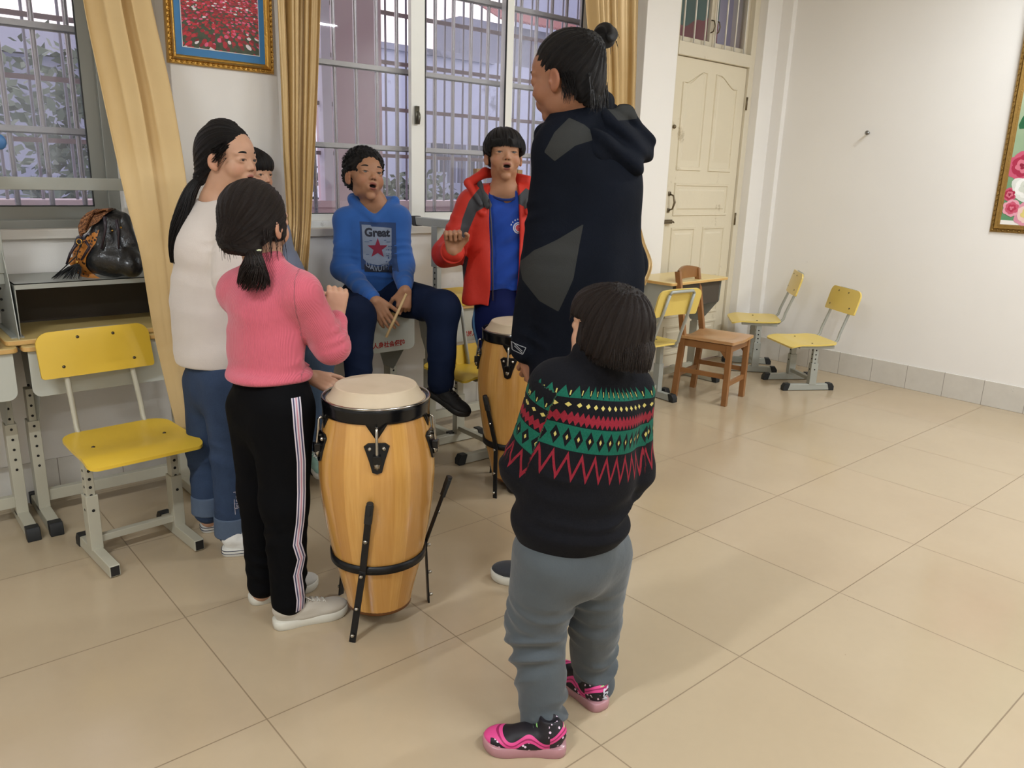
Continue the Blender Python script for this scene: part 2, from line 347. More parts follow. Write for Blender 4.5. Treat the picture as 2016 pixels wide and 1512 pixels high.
def raised(outl, y0, y1, inset):
    """raised door panel: moulding ring and bevelled field"""
    b = MB(); cx = sum(p[0] for p in outl) / len(outl); cz = sum(p[1] for p in outl) / len(outl); n = len(outl)
    def sc(k):
        hw = (max(p[0] for p in outl) - min(p[0] for p in outl)) / 2; hh = (max(p[1] for p in outl) - min(p[1] for p in outl)) / 2
        return [(cx + (p[0] - cx) * (1 - k / hw), cz + (p[1] - cz) * (1 - k / hh)) for p in outl]
    rings = [(0, y0), (0.003, y0 - .009), (0.016, y0 - .007), (0.020, y0 + .004), (0.034, y0 + .004), (0.052, y0 - .006)]
    vs = []
    for k, y in rings: vs += [(x, y, z) for x, z in sc(k)]
    fs = [(i * n + j, i * n + (j + 1) % n, (i + 1) * n + (j + 1) % n, (i + 1) * n + j) for i in range(len(rings) - 1) for j in range(n)] + [tuple((len(rings) - 1) * n + j for j in range(n))]
    return b.add(vs, fs)
zt = PY(1350, 158, WY)[2]; zp = PY(1405, 148, WY)[2] + .01; zb = PY(1395, 338, WY)[2]
mid = (D0 + D1) / 2; pl = D0 + .095; pr = D1 - .095
def archtop(xa, xb, z0, za, zc, flip):
    pts = [(xa, z0), (xb, z0)]; N = 12; top = []
    for i in range(N + 1):
        t = i / N; s = t * t * (3 - 2 * t); s = min(1, max(0, (s - .08) / .84)); z = za + (zc - za) * s; top.append((t, z))
    if not flip: top = [(xa + (xb - xa) * t, z) for t, z in top][::-1]
    else: top = [(xb - (xb - xa) * t, z) for t, z in top]
    return pts + top
for outl in (archtop(pl, mid - .045, zb, zt - .01, zp, False), archtop(mid + .045, pr, zb, zt - .01, zp, True)):
    raised(outl, WY + .008, 0, 0).build('door_panel', M_DOOR, slab, autosm=25)
def rp(xa, xb, z0, z1): raised([(xa, z0), (xb, z0), (xb, z1), (xa, z1)], WY + .008, 0, 0).build('door_panel', M_DOOR, slab, autosm=25)
z1 = PY(1400, 362, WY)[2]; z2 = PY(1400, 424, WY)[2]; rp(pl, pr, z2, z1)
z3 = PY(1360, 447, WY)[2]; rp(pl, mid - .045, 0.62, z3); rp(mid + .045, pr, 0.62, z3)
rp(pl, pr, 0.38, 0.54); rp(pl, mid - .045, 0.10, 0.32); rp(mid + .045, pr, 0.10, 0.32)
h = PY(1327, 398, WY); hd = MB(); hz0, hz1 = h[2] - .055, h[2] + .055; hx = D0 + .045
hd.tube([(hx, WY - .002, hz1), (hx, WY - .03, hz1 - .01), (hx + .006, WY - .042, h[2]), (hx, WY - .03, hz0 + .01), (hx, WY - .002, hz0)], [.006, .006, .0085, .006, .006], 10)
hd.box((hx - .011, WY, hz1 - .012), (hx + .011, WY + .008, hz1 + .016)); hd.box((hx - .011, WY, hz0 - .016), (hx + .011, WY + .008, hz0 + .012)); hd.build('door_handle', M_BRASS, dr, smooth=True)
kb = PY(1331, 250, WY); k = MB().ball((D0 - .012 + .03, WY - .012, kb[2]), .014, 8); k.tube([(D0 + .018, WY - .01, kb[2]), (D0 + .018, WY + .01, kb[2])], .006, 8); k.build('door_knob', M_BRASS, dr, smooth=True)
bo = PY(1322, 436, WY)[2]; k = MB().box((D0 - .035, WY - .020, bo - .014), (D0 + .07, WY - .012, bo + .014)); k.tube([(D0 - .03, WY - .026, bo), (D0 + .075, WY - .026, bo)], .006, 8); k.tube([(D0 + .06, WY - .026, bo), (D0 + .06, WY - .045, bo - .006)], .004, 8); k.build('door_bolt', M_BRASS, dr, bevel=.001)
for v in (205, 430):
    zz = PY(1470, v, WY)[2]; MB().tube([(D1 + .004, WY - .014, zz - .045), (D1 + .004, WY - .014, zz + .045)], .007, 8).build('door_hinge', M_BRASS, dr, smooth=True)
# transom window over the door: two casements with white rods and painted cloth behind
tz0, tz1 = DT + .085, DR[3] - .06; xm = (D0 + D1) / 2
tr = empty('window_3', (0, 0, 0)); tr['kind'] = 'structure'
for a, b_ in ((D0, xm), (xm, D1)):
    s = MB(); t = .035; s.box((a, WY + .03, tz0), (a + t, WY + .06, tz1)); s.box((b_ - t, WY + .03, tz0), (b_, WY + .06, tz1)); s.box((a + t, WY + .03, tz0), (b_ - t, WY + .06, tz0 + .04)); s.box((a + t, WY + .03, tz1 - .04), (b_ - t, WY + .06, tz1))
    so = s.build('sash', M_DOORF, tr, bevel=.003); MB().box((a + t - .003, WY + .043, tz0 + .037), (b_ - t + .003, WY + .047, tz1 - .037)).build('glass_pane', M_GLASS, so)
rb = MB()
for i in range(7):
    x = D0 + .055 + i * .118
    rb.tube([(x, WY + .004, tz0), (x, WY + .004, tz1)], .006, 8)
rb.build('transom_bars', mat('white_rods', (226, 222, 212), 0.5), tr, smooth=True)
for x in (xm - .03, xm + .028):
    z = PY(1410, 52, WY)[2]; MB().tube([(x, WY + .03, z + .04), (x, WY + .008, z + .033), (x + .004, WY + .0, z), (x, WY + .008, z - .033), (x, WY + .03, z - .04)], .0045, 8).build('window_handle', M_BRASS, tr, smooth=True)
m, nb = newmat('painted_cloth_maroon_teal', 0.8); n = nb.noise(2.2, 3); tc = nb.n('ShaderNodeTexCoord'); sp = nb.n('ShaderNodeSeparateXYZ'); nb.link(tc.outputs['Object'], sp.inputs[0])
a = nb.m('GREATER_THAN', nb.m('ADD', sp.outputs[2], nb.m('MULTIPLY', n, .35)), 2.66); b_ = nb.m('GREATER_THAN', sp.outputs[0], 4.52)
nb.link(nb.mix(b_, nb.mix(a, srgb(172, 100, 110), srgb(112, 152, 144)), srgb(196, 194, 206)), nb.b.inputs['Base Color'])
ntl = m.node_tree; tl = ntl.nodes.new('ShaderNodeBsdfTranslucent'); mxs = ntl.nodes.new('ShaderNodeMixShader'); mxs.inputs[0].default_value = .6
ntl.links.new(nb.b.inputs['Base Color'].links[0].from_socket, tl.inputs[0]); ntl.links.new(nb.b.outputs[0], mxs.inputs[1]); ntl.links.new(tl.outputs[0], mxs.inputs[2]); ntl.links.new(mxs.outputs[0], ntl.nodes['Material Output'].inputs[0])
tag(MB().box((D0 - .3, WY + WT + .02, tz0 - .15), (D1 + .3, WY + WT + .023, tz1 + .05)).build('cloth_panel', m), 'maroon and teal cloth hanging behind the small window over the door', 'cloth')
# ---------------------------------------------------------------- light tube housings on the ceiling
for (lx, ly, lz), ang, pw in TUBES:
    e = empty('ceiling_light', (lx, ly, CZ), 0, None, None)
    MB().box((-.64, -.045, -.06), (.64, .045, 0)).build('housing', mat('lamp_white', (235, 235, 230), .5), e, bevel=.006)
    MB().tube([(-.6, 0, -.085), (.6, 0, -.085)], .014, 12).build('tube', mat('tube_glass', (250, 250, 245), .3), e, smooth=True)
    tag(e, 'white ceiling lamp with one bare fluorescent tube', 'ceiling light', 'ceiling lamps')
# switch plate, wall hook, nail marks
c = PY(1272, 380, WY); sw = empty('light_switch', (c[0] + .02, WY, c[2]), 0, 'small white plastic switch plate on the wall beside the door pillar', 'switch')
MB().poly([(x, 0, z) for x, z in rrect(.07, .115, .008)], .009, (0, -1, 0)).build('switch_plate', mat('switch_white', (235, 234, 230), .35), sw, bevel=.001)
MB().box((-.02, -.014, -.005), (.02, -.008, .03)).build('rocker', MATS['switch_white'], sw, bevel=.001)
c = PX(1712, 262, BX); hk = MB(); hk.tube([(BX, c[1] + .008, c[2]), (BX - .035, c[1] + .002, c[2] - .002)], .005, 10); hk.tube([(BX - .001, c[1] + .008, c[2]), (BX - .006, c[1] + .008, c[2])], .011, 12)
hk.ball((BX - .045, c[1] - .004, c[2] - .001), (.011, .016, .016), 8); tag(hk.build('wall_hook', mat('chrome', (150, 150, 150), .2, 1.0), smooth=True), 'round chrome hook screwed into the bare white wall', 'hook')
# ---------------------------------------------------------------- framed pictures
M_GOLD = mat('gilt_frame', (196, 150, 70), 0.32, 0.75, 0.18, 30, 0.5, 120)
M_GOLD2 = mat('antique_gilt_frame', (150, 118, 62), 0.36, 0.75, 0.2, 30, 0.5, 120)
def frame(par, w, h, fw, m, beads=0.02):
    """moulded frame in local x (across) / z (up), facing -y; beads are the rope ornament"""
    prof = [(0, 0), (0, -.018), (.004, -.024), (.35 * fw, -.022), (.5 * fw, -.03), (.7 * fw, -.02), (.85 * fw, -.018), (fw, -.012), (fw, 0)]
    b = MB(); rings = []
    for o_, y in prof: rings.append([(-w / 2 + o_, y, -h / 2 + o_), (w / 2 - o_, y, -h / 2 + o_), (w / 2 - o_, y, h / 2 - o_), (-w / 2 + o_, y, h / 2 - o_)])
    vs = [p for r in rings for p in r]; fs = [(i * 4 + j, i * 4 + (j + 1) % 4, (i + 1) * 4 + (j + 1) % 4, (i + 1) * 4 + j) for i in range(len(rings) - 1) for j in range(4)]
    b.add(vs, fs); fr = b.build('picture_frame', m, par)
    o_ = .25 * fw; q = MB()
    def bead(x, z, dx, dz):
        L = beads * .62; q.tube([(x - dx * L / 2 - dz * .002, -.023, z - dz * L / 2 + dx * .002), (x, -.0275, z), (x + dx * L / 2 + dz * .002, -.023, z + dz * L / 2 - dx * .002)], [.0012, .0042, .0012], 6)
    n = int(w / beads); 
    for i in range(n):
        x = -w / 2 + (i + .5) * w / n; bead(x, -h / 2 + o_, 1, .25); bead(x, h / 2 - o_, 1, .25)
    n = int(h / beads)
    for i in range(n):
        z = -h / 2 + (i + .5) * h / n; bead(-w / 2 + o_, z, .25, 1); bead(w / 2 - o_, z, .25, 1)
    q.build('rope_ornament', m, fr, smooth=True); return fr
pa = PY(334, 122, 1.105); pb = PY(543, 146, 1.105)
pw = pb[0] - pa[0]; ph = .62; zb = (pa[2] + pb[2]) / 2
pic = empty('framed_picture', ((pa[0] + pb[0]) / 2, 1.128, zb + ph / 2), 0, 'gilt framed photograph of red poppies with a blue mat, hung on the white pillar', 'picture')
pic.rotation_euler = (0.03, math.atan2(pa[2] - pb[2], pw), 0)
frame(pic, pw, ph, .036, M_GOLD)
MB().box((-pw / 2 + .03, -.012, -ph / 2 + .03), (pw / 2 - .03, -.004, ph / 2 - .03)).build('mat_board', mat('blue_mat', (58, 124, 178), .5, 0, .08, 6), pic)
iw, ih = pw - .125, ph - .135
MB().box((-iw / 2 - .003, -.0145, -ih / 2 - .003), (iw / 2 + .003, -.012, ih / 2 + .003)).build('white_fillet', mat('fillet_white', (226, 228, 232), .5), pic)
m, nb = newmat('poppy_field_print', 0.35); tc = nb.n('ShaderNodeTexCoord'); sp = nb.n('ShaderNodeSeparateXYZ'); nb.link(tc.outputs['Object'], sp.inputs[0])
zz = nb.m('ADD', nb.m('DIVIDE', sp.outputs[2], ih), .5)          # 0 bottom .. 1 top
per = nb.m('ADD', nb.m('MULTIPLY', zz, 3.2), 1.0)
cb = nb.n('ShaderNodeCombineXYZ'); nb.link(nb.m('MULTIPLY', sp.outputs[0], per), cb.inputs[0]); nb.link(nb.m('MULTIPLY', nb.m('MULTIPLY', zz, zz), 3.2), cb.inputs[1]); nb.link(nb.m('MULTIPLY', zz, .4), cb.inputs[2])
v = nb.n('ShaderNodeTexVoronoi'); v.inputs['Scale'].default_value = 42; nb.link(cb.outputs[0], v.inputs['Vector'])
flower = nb.m('LESS_THAN', v.outputs['Distance'], nb.m('ADD', .48, nb.m('MULTIPLY', zz, .5)))
sc_ = nb.n('ShaderNodeSeparateColor'); nb.link(v.outputs['Color'], sc_.inputs[0])
red = nb.mix(sc_.outputs[0], srgb(120, 16, 28), srgb(206, 42, 56)); red = nb.mix(nb.m('GREATER_THAN', sc_.outputs[1], .86), red, srgb(226, 90, 130)); red = nb.mix(nb.m('GREATER_THAN', sc_.outputs[2], .93), red, srgb(232, 222, 226))
green = nb.mix(nb.noise(60, 5), srgb(30, 34, 26), srgb(80, 92, 62)); body = nb.mix(flower, green, red)
hz = nb.m('ADD', zz, nb.m('MULTIPLY', sp.outputs[0], .35))
tree = nb.mix(nb.noise(90, 4), srgb(22, 26, 44), srgb(52, 58, 84)); sky = nb.mix(nb.noise(12, 3), srgb(96, 112, 176), srgb(150, 156, 206))
c = nb.mix(nb.m('GREATER_THAN', nb.m('ADD', hz, nb.m('MULTIPLY', nb.noise(30, 4), .05)), .74), body, tree)
c = nb.mix(nb.m('GREATER_THAN', nb.m('ADD', hz, nb.m('MULTIPLY', nb.noise(26, 4), .09)), .86), c, sky); nb.link(c, nb.b.inputs['Base Color'])
MB().box((-iw / 2, -.016, -ih / 2), (iw / 2, -.0144, ih / 2)).build('photo_print', m, pic)
# large flower painting at the right edge, on the back wall (faces -x)
c = PX(1946, 456, BX - .02); ww, hh = .78, 1.55; ct = PX(2016, 2, BX - .02)
fl = empty('framed_painting', (BX - .002, c[1] - ww / 2, c[2] + hh / 2), -math.pi / 2, 'tall flower painting of pink and white peonies in an antique gilt frame', 'painting')
fl.rotation_euler = (0.02, 0, -math.pi / 2)
frame(fl, ww, hh, .05, M_GOLD2, .03)
m, nb = newmat('painting_ground', 0.45); tc = nb.n('ShaderNodeTexCoord'); sp = nb.n('ShaderNodeSeparateXYZ'); nb.link(tc.outputs['Object'], sp.inputs[0]); zz = nb.m('ADD', nb.m('MULTIPLY', sp.outputs[2], .9), .35); zz = nb.m('ADD', zz, nb.m('MULTIPLY', nb.noise(5, 4), .4))
nb.link(nb.mix(nb.m('MINIMUM', nb.m('MAXIMUM', zz, 0.0), 1.0), srgb(98, 150, 108), srgb(224, 224, 196)), nb.b.inputs['Base Color'])
MB().box((-ww / 2 + .04, -.012, -hh / 2 + .04), (ww / 2 - .04, -.004, hh / 2 - .04)).build('canvas', m, fl)
def pflower(cx, cz, r, cols, n=7, seed=0, yy=-.0128):
    rnd = random.Random(seed); obs = []
    for ring, (k, rr_, col) in enumerate(zip((1.0, .74, .48, .24), (n, n - 1, n - 2, 3), cols)):
        b = MB()
        for i in range(rr_):
            a = 2 * math.pi * (i + ring * .37 + rnd.random() * .2) / rr_; px, pz = cx + math.cos(a) * r * k * .55, cz + math.sin(a) * r * k * .55; pts = []
            for j in range(14):
                t = 2 * math.pi * j / 14; q = r * k * .5 * (1 + .09 * math.sin(3 * t + i * 2 + rnd.random()))
                pts.append((px + q * math.cos(t), yy - ring * .0007 - i * .00008, pz + q * math.sin(t)))
            b.add(pts, [tuple(range(14))])
        b.build('painted_flower', mat('petal_%d_%d_%d' % col, col, .5, 0, .12, 30), fl)
PK = [(236, 168, 184), (212, 92, 118), (190, 54, 84), (226, 130, 150)]; WH = [(226, 228, 220), (244, 244, 238), (214, 218, 206), (196, 204, 190)]; MG = [(206, 92, 120), (176, 44, 76), (220, 120, 140), (150, 30, 60)]; YL = [(222, 150, 170), (240, 206, 196), (228, 208, 130), (236, 220, 160)]
lx = -ww / 2; bz = -hh / 2
pg = MB()
for i in range(16):
    rnd = random.Random(i + 5); x, z = lx + .07 + rnd.random() * .5, bz + .07 + rnd.random() * .9; a = rnd.random() * 6.3; L = .05 + rnd.random() * .06; W_ = L * .35
    pts = [(x + math.cos(a) * L * math.cos(t) - math.sin(a) * W_ * math.sin(t), -.0125 - i * .00001, z + math.sin(a) * L * math.cos(t) + math.cos(a) * W_ * math.sin(t)) for t in [2 * math.pi * j / 12 for j in range(12)]]; pg.add(pts, [tuple(range(12))])
pg.build('painted_leaves', mat('leaf_green', (36, 104, 66), .5, 0, .3, 20), fl)
for i, (x, z, r, cl) in enumerate([(.12, .40, .085, MG), (.16, .275, .085, WH), (.075, .23, .04, MG), (.19, .12, .075, YL), (.10, .15, .05, PK), (.20, .52, .07, PK), (.16, .66, .05, WH), (.24, .72, .055, PK), (.32, .36, .1, PK), (.34, .2, .09, MG), (.36, .56, .08, WH), (.5, .4, .1, MG), (.5, .2, .09, PK), (.18, 1.0, .07, PK), (.4, .85, .08, PK), (.22, 1.2, .06, WH)]):
    pflower(lx + x, bz + z, r, cl, 7, i, -.0128 - i * .0002)
# ================================================================= OUTSIDE THE WINDOWS
M_PINK = mat('pinkish_render', (196, 172, 178), 0.8, 0, 0.05, 3, dirt=((160, 140, 150), 3, 0.68))
M_PARA = mat('parapet_tiles', (206, 184, 190), 0.6, 0, 0.05, 5)
OY = 2.9
p = MB().box((-3.5, OY, -0.1), (8.5, OY + .16, 1.10)); p.box((-3.5, OY - .03, 1.10), (8.5, OY + .19, 1.145)); tag(p.build('wall_parapet', M_PARA), kind='structure')
tag(MB().box((-3.5, WY + WT, -.12), (8.5, OY + .16, -.02)).build('floor_corridor', mat('corridor_floor', (150, 140, 136), .6, 0, .1, 3)), kind='structure')
tag(MB().box((2.14, OY - .02, 1.1), (2.50, OY + .3, 3.4)).build('wall_column', M_PINK), kind='structure')
tag(MB().box((-3.5, WY + WT, 3.35), (8.5, OY + .3, 3.5)).build('ceiling_corridor', mat('corridor_ceiling', (200, 194, 198), .8)), kind='structure')
M_ORAIL = mat('old_brown_rail', (128, 106, 108), 0.6, 0.2, 0.2, 12); M_OBAR = mat('thin_grey_bar', (150, 150, 162), 0.45, 0.5)
og = empty('window_4', (0, 0, 0)); og['kind'] = 'structure'
r = MB(); q = MB()
for z in (1.47, 1.80, 2.12, 2.45): r.box((-3.5, OY + .03, z - .013), (8.5, OY + .055, z + .013))
x = -3.4
while x < 8.4: q.tube([(x, OY + .06, 1.14), (x, OY + .06, 3.3)], .0085, 8); x += .176
r.build('railing_rails', M_ORAIL, og); q.build('railing_bars', M_OBAR, og, smooth=True)
f = MB().box((2.03, OY - .02, 1.14), (2.10, OY + .05, 3.3)); f.build('railing_post', mat('pale_post', (206, 202, 214), .5), og)
# far building with a red roof
M_CONC = mat('weathered_concrete', (128, 132, 148), 0.9, 0, 0.14, .5, dirt=((86, 90, 104), .9, .60)); M_CONC2 = mat('pale_rendered_wall', (158, 164, 184), 0.9, 0, 0.12, .6, dirt=((112, 116, 130), 1.2, .6))
def bwin(b, e, x, y, z, w, h):
    f = MB().box((x - w / 2, y - .06, z), (x + w / 2, y + .02, z + h)).build('window', mat('far_window_frame', (120, 128, 140), .6), e); MB().box((x - w / 2 + .08, y - .08, z + .08), (x + w / 2 - .08, y - .055, z + h - .08)).build('pane', mat('far_window_pane', (66, 84, 92), .15), f)
eb = empty('apartment_building', (13, 15, -4), 0, 'weathered grey apartment block with a red corrugated roof behind the classroom window', 'building')
lx0, lx1, lz = PY(715, 100, 13.6)[0], PY(1300, 100, 13.6)[0], PY(800, 98, 13.6)[2]; ux0, uz = PY(905, 60, 14.4)[0], PY(950, 40, 14.4)[2]; rx0 = PY(985, 30, 13.9)[0]
MB().box((lx0, 13.6, -8), (lx1, 15.2, lz)).build('lower_block', M_CONC2, eb, world=True)
MB().box((ux0, 14.4, lz - .05), (lx1 + .3, 15.4, uz)).build('upper_block', M_CONC, eb, world=True)
MB().box((lx0 - .1, 13.5, lz - .05), (ux0 + .4, 15.3, lz + .08)).build('roof_slab', M_CONC, eb, world=True)
rf = MB().add([(rx0, 13.9, uz), (lx1 + .5, 13.9, uz), (lx1 + .5, 15.4, uz + .6), (rx0 + .5, 15.4, uz + .6)], [(0, 1, 2, 3)])
for i in range(56): x = rx0 + .05 + i * .12; rf.tube([(x, 13.9, uz + .02), (x + .4 * (1 - i / 56), 15.4, uz + .62)], .035, 6)
rf.build('corrugated_roof', mat('red_roof', (150, 96, 96), .7, 0, .1, 2), eb, world=True)
for i in range(5): bwin(None, eb, ux0 + .7 + i * 1.0, 14.4, lz + .35, .55, .9)
for i in range(3):
    bwin(None, eb, 9.0 + i * 1.7, 13.6, .9, .8, 1.2); bwin(None, eb, 9.0 + i * 1.7, 13.6, -1.8, .8, 1.2)
MB().box((8.2, 12.6, -.05), (15.5, 13.6, .12)).build('balcony_slab', M_CONC, eb, world=True)
M_CL = [(60, 62, 76), (90, 92, 108), (44, 46, 58)]
MB().tube([(9.3, 12.7, 2.0), (13, 12.7, 2.0)], .012, 6).build('washing_line', M_OBAR, eb, world=True)
for i, (x, w_, h_) in enumerate([(10.0, .42, .62), (10.5, .5, .85), (11.05, .4, .7), (11.6, .55, .95)]):
    b = MB().box((x - w_ / 2, 12.68, 2.0 - h_ * .45), (x + w_ / 2, 12.72, 2.0)); b.box((x - w_ / 2, 12.68, 2 - h_), (x - .04, 12.72, 2 - h_ * .45)); b.box((x + .04, 12.68, 2 - h_), (x + w_ / 2, 12.72, 2 - h_ * .45))
    tag(b.build('hanging_trousers', mat('washing_%d' % (i % 3), M_CL[i % 3], .9)), ['short dark', 'grey', 'narrow black', 'long dark'][i] + ' pair of trousers drying on the far balcony line, ' + ['first', 'second', 'third', 'fourth'][i] + ' from the left end', 'trousers', 'washing on the far balcony')
eb2 = empty('apartment_building', (21, 24, -4), 0, 'dark block of flats with teal windows at the right edge of the window view', 'building')
ex = PY(1098, 40, 17.0)[0]
MB().box((ex, 17.0, -8), (ex + 9, 19, 9.5)).build('block', M_CONC2, eb2, world=True)
for i in range(4):
    for j in range(3): bwin(None, eb2, ex + 1.0 + i * 1.9, 17.0, 1.0 + j * 2.5, 1.0, 1.4)
eb3 = empty('apartment_building', (2, 22, -4), 0, 'long grey hillside building with a pale roof seen above the trees in the left window', 'building')
hx = PY(325, 110, 24)[0]; hz_ = PY(100, 112, 24)[2]; hr = PY(100, 50, 27)[2]
MB().box((-8, 24, -8), (hx, 30, hz_)).build('block', M_CONC, eb3, world=True)
MB().add([(-8.5, 23.6, hz_), (hx + .2, 23.6, hz_), (hx + .2, 27, hr), (-8.5, 27, hr)], [(0, 1, 2, 3)]).add([(-8.5, 30.4, hz_), (hx + .2, 30.4, hz_), (hx + .2, 27, hr), (-8.5, 27, hr)], [(0, 1, 2, 3)]).build('roof', mat('slate_roof', (116, 120, 138), .8, 0, .15, 1), eb3, world=True)
# trees
def tree(loc, r, h, n, seed, label, col):
    rnd = random.Random(seed); e = empty('leafy_tree', loc, 0, label, 'tree', 'trees beyond the windows')
    t = MB(); t.tube([(0, 0, 0), (.1, 0, h * .4), (0, .1, h * .7)], [.18, .13, .06], 8)
    for i in range(7):
        a = rnd.random() * 6.28; t.tube([(0.05, 0, h * (.35 + .05 * i)), (math.cos(a) * r * .5, math.sin(a) * r * .5, h * (.55 + .05 * i))], [.06, .02], 6)
    t.build('trunk', mat('bark', (84, 76, 70), .9, 0, .2, 10), e, smooth=True)
    vs = np.zeros((n * 4, 3)); fs = []
    cl = [(rnd.uniform(-.6, .6) * r, rnd.uniform(-.6, .6) * r, h * rnd.uniform(.45, 1.0), r * rnd.uniform(.28, .5)) for _ in range(22)]
    for i in range(n):
        c = cl[rnd.randrange(22)]; d = Vector((rnd.gauss(0, 1), rnd.gauss(0, 1), rnd.gauss(0, 1))).normalized() * c[3] * rnd.uniform(.6, 1.05); p_ = Vector(c[:3]) + d
        a = Vector((rnd.gauss(0, 1), rnd.gauss(0, 1), rnd.gauss(0, .6))).normalized(); b = a.cross(Vector((rnd.gauss(0, 1), rnd.gauss(0, 1), rnd.gauss(0, 1)))).normalized(); s = rnd.uniform(.07, .14)
        vs[i * 4:i * 4 + 4] = [p_ - a * s, p_ - b * s * .5, p_ + a * s, p_ + b * s * .5]; fs.append((i * 4, i * 4 + 1, i * 4 + 2, i * 4 + 3))
    me = bpy.data.meshes.new('foliage'); me.from_pydata(vs.tolist(), [], fs); link('foliage', me, mat('leaves_%d_%d_%d' % col, col, .6, 0, .35, 3), e)
tree((-1.2, 8.2, -3.4), 2.3, 5.6, 7500, 1, 'bushy grey green tree filling the left window view', (70, 84, 70))
tree((2.9, 10.4, -3.4), 2.1, 5.6, 6000, 2, 'pale green loose tree beside the pillar in the left window view', (80, 94, 78))
tree((7.0, 9.6, -4.2), 1.9, 4.9, 6500, 3, 'low bush crowned tree in front of the apartment balcony', (76, 88, 76))
tree((10.6, 9.0, -4.4), 1.7, 5.0, 5500, 4, 'grey green tree behind the boy in the red jacket', (82, 92, 80))
# ================================================================= CURTAINS
m, nb = newmat('gold_satin', 0.34, 0.7); nb.b.inputs['Sheen Weight'].default_value = .3; nb.b.inputs['Metallic'].default_value = .25
n = nb.noise(3, 3); nb.link(nb.mix(n, srgb(166, 132, 76), srgb(198, 166, 108)), nb.b.inputs['Base Color']); nb.bump(nb.noise(400, 2), .1, .0006); M_SATIN = m
m, nb = newmat('matte_gold_lining', 0.62, 0.4); nb.link(nb.mix(nb.noise(4, 4), srgb(204, 172, 118), srgb(220, 192, 142)), nb.b.inputs['Base Color']); nb.bump(nb.noise(14, 4), .3, .006); M_LINING = m
def curtain(name, rows, folds, amp, m, label, N=90, M=70, seed=0, thick=.0022, cat='curtain'):
    """rows: (left point, right point, amplitude scale, fold scale); folds push the cloth toward the room"""
    rnd = random.Random(seed); ph = [rnd.random() * 6.28 for _ in range(6)]
    R = []; K = len(rows)
    for i in range(M + 1):
        t = i / M * (K - 1); k = min(int(t), K - 2); f = t - k; f2 = f
        L = [Vector(rows[min(max(k + o, 0), K - 1)][0]) for o in (-1, 0, 1, 2)]; Q = [Vector(rows[min(max(k + o, 0), K - 1)][1]) for o in (-1, 0, 1, 2)]
        cr_ = lambda A: .5 * ((2 * A[1]) + (A[2] - A[0]) * f + (2 * A[0] - 5 * A[1] + 4 * A[2] - A[3]) * f * f + (3 * A[1] - A[0] - 3 * A[2] + A[3]) * f ** 3)
        a, b = cr_(L), cr_(Q); am = rows[k][2] * (1 - f) + rows[k + 1][2] * f; row = []
        d = (b - a); nrm = Vector((d.y, -d.x, 0)).normalized()
        for j in range(N + 1):
            s = j / N; w_ = s + .035 * math.sin(2 * math.pi * s * 1.3 + ph[0] + i * .03)
            z = math.sin(2 * math.pi * folds * w_ + ph[1]) + .45 * math.sin(2 * math.pi * folds * 2.1 * w_ + ph[2] + i * .02) + .25 * math.sin(2 * math.pi * folds * .5 * w_ + ph[3])
            z = math.copysign(abs(z) ** .8, z); row.append(a + d * s + nrm * (z * amp * am) + d.normalized() * (.25 * amp * am * math.sin(2 * math.pi * folds * 2 * w_ + ph[4])))
        R.append(row)
    o = MB().grid(R).build(name, m, None, smooth=True); md = o.modifiers.new('s', 'SOLIDIFY'); md.thickness = thick; tag(o, label, cat); return o
def cp(u, v, Y): return PY(u, v, Y)
rows = [(PY(150, -190, 1.10), PY(252, -190, 1.10), 1.0), (PY(172, 0, 1.05), PY(288, 0, 1.05), 1.0), (PY(212, 200, .92), PY(333, 200, .92), .85), (PY(250, 390, .80), PY(366, 390, .80), .40), (PY(277, 500, .79), PY(368, 500, .79), .14), (PY(300, 640, .78), PY(380, 640, .77), .06), (PY(322, 740, .77), PY(390, 740, .76), .05), (PY(348, 846, .76), PY(398, 842, .75), .05)]
curtain('window_curtain', rows, 1.9, .030, M_LINING, 'long gold curtain pulled aside across the left window, its flat end hanging low', seed=3)
rows = [(PY(535, -190, 1.06), PY(632, -190, 1.06), 1), (PY(541, 0, 1.05), PY(627, 0, 1.05), 1), (PY(548, 150, 1.04), PY(622, 150, 1.04), .95), (PY(554, 300, 1.02), PY(616, 300, 1.02), .8), (PY(562, 420, 1.0), PY(610, 420, 1.0), .65), (PY(560, 480, .98), PY(606, 480, .98), .7), (PY(548, 550, .96), PY(600, 545, .96), .9)]
curtain('window_curtain', rows, 3.3, .024, M_SATIN, 'gathered gold satin curtain hanging between the poppy picture and the barred window', seed=8)
rows = [(PY(1156, -150, 1.12), PY(1262, -150, 1.12), 1), (PY(1160, 0, 1.12), PY(1259, 0, 1.12), 1), (PY(1170, 120, 1.11), PY(1256, 120, 1.11), 1), (PY(1180, 250, 1.1), PY(1252, 250, 1.1), .9), (PY(1196, 400, 1.08), PY(1256, 400, 1.08), .6), (PY(1205, 470, 1.05), PY(1268, 470, 1.05), .5), (PY(1215, 520, 1.0), PY(1284, 520, 1.0), .8), (PY(1225, 566, .95), PY(1270, 562, .95), .5)]
curtain('window_curtain', rows, 3.2, .024, M_SATIN, 'gold satin curtain at the far end of the barred window, behind the tall adult', seed=5)
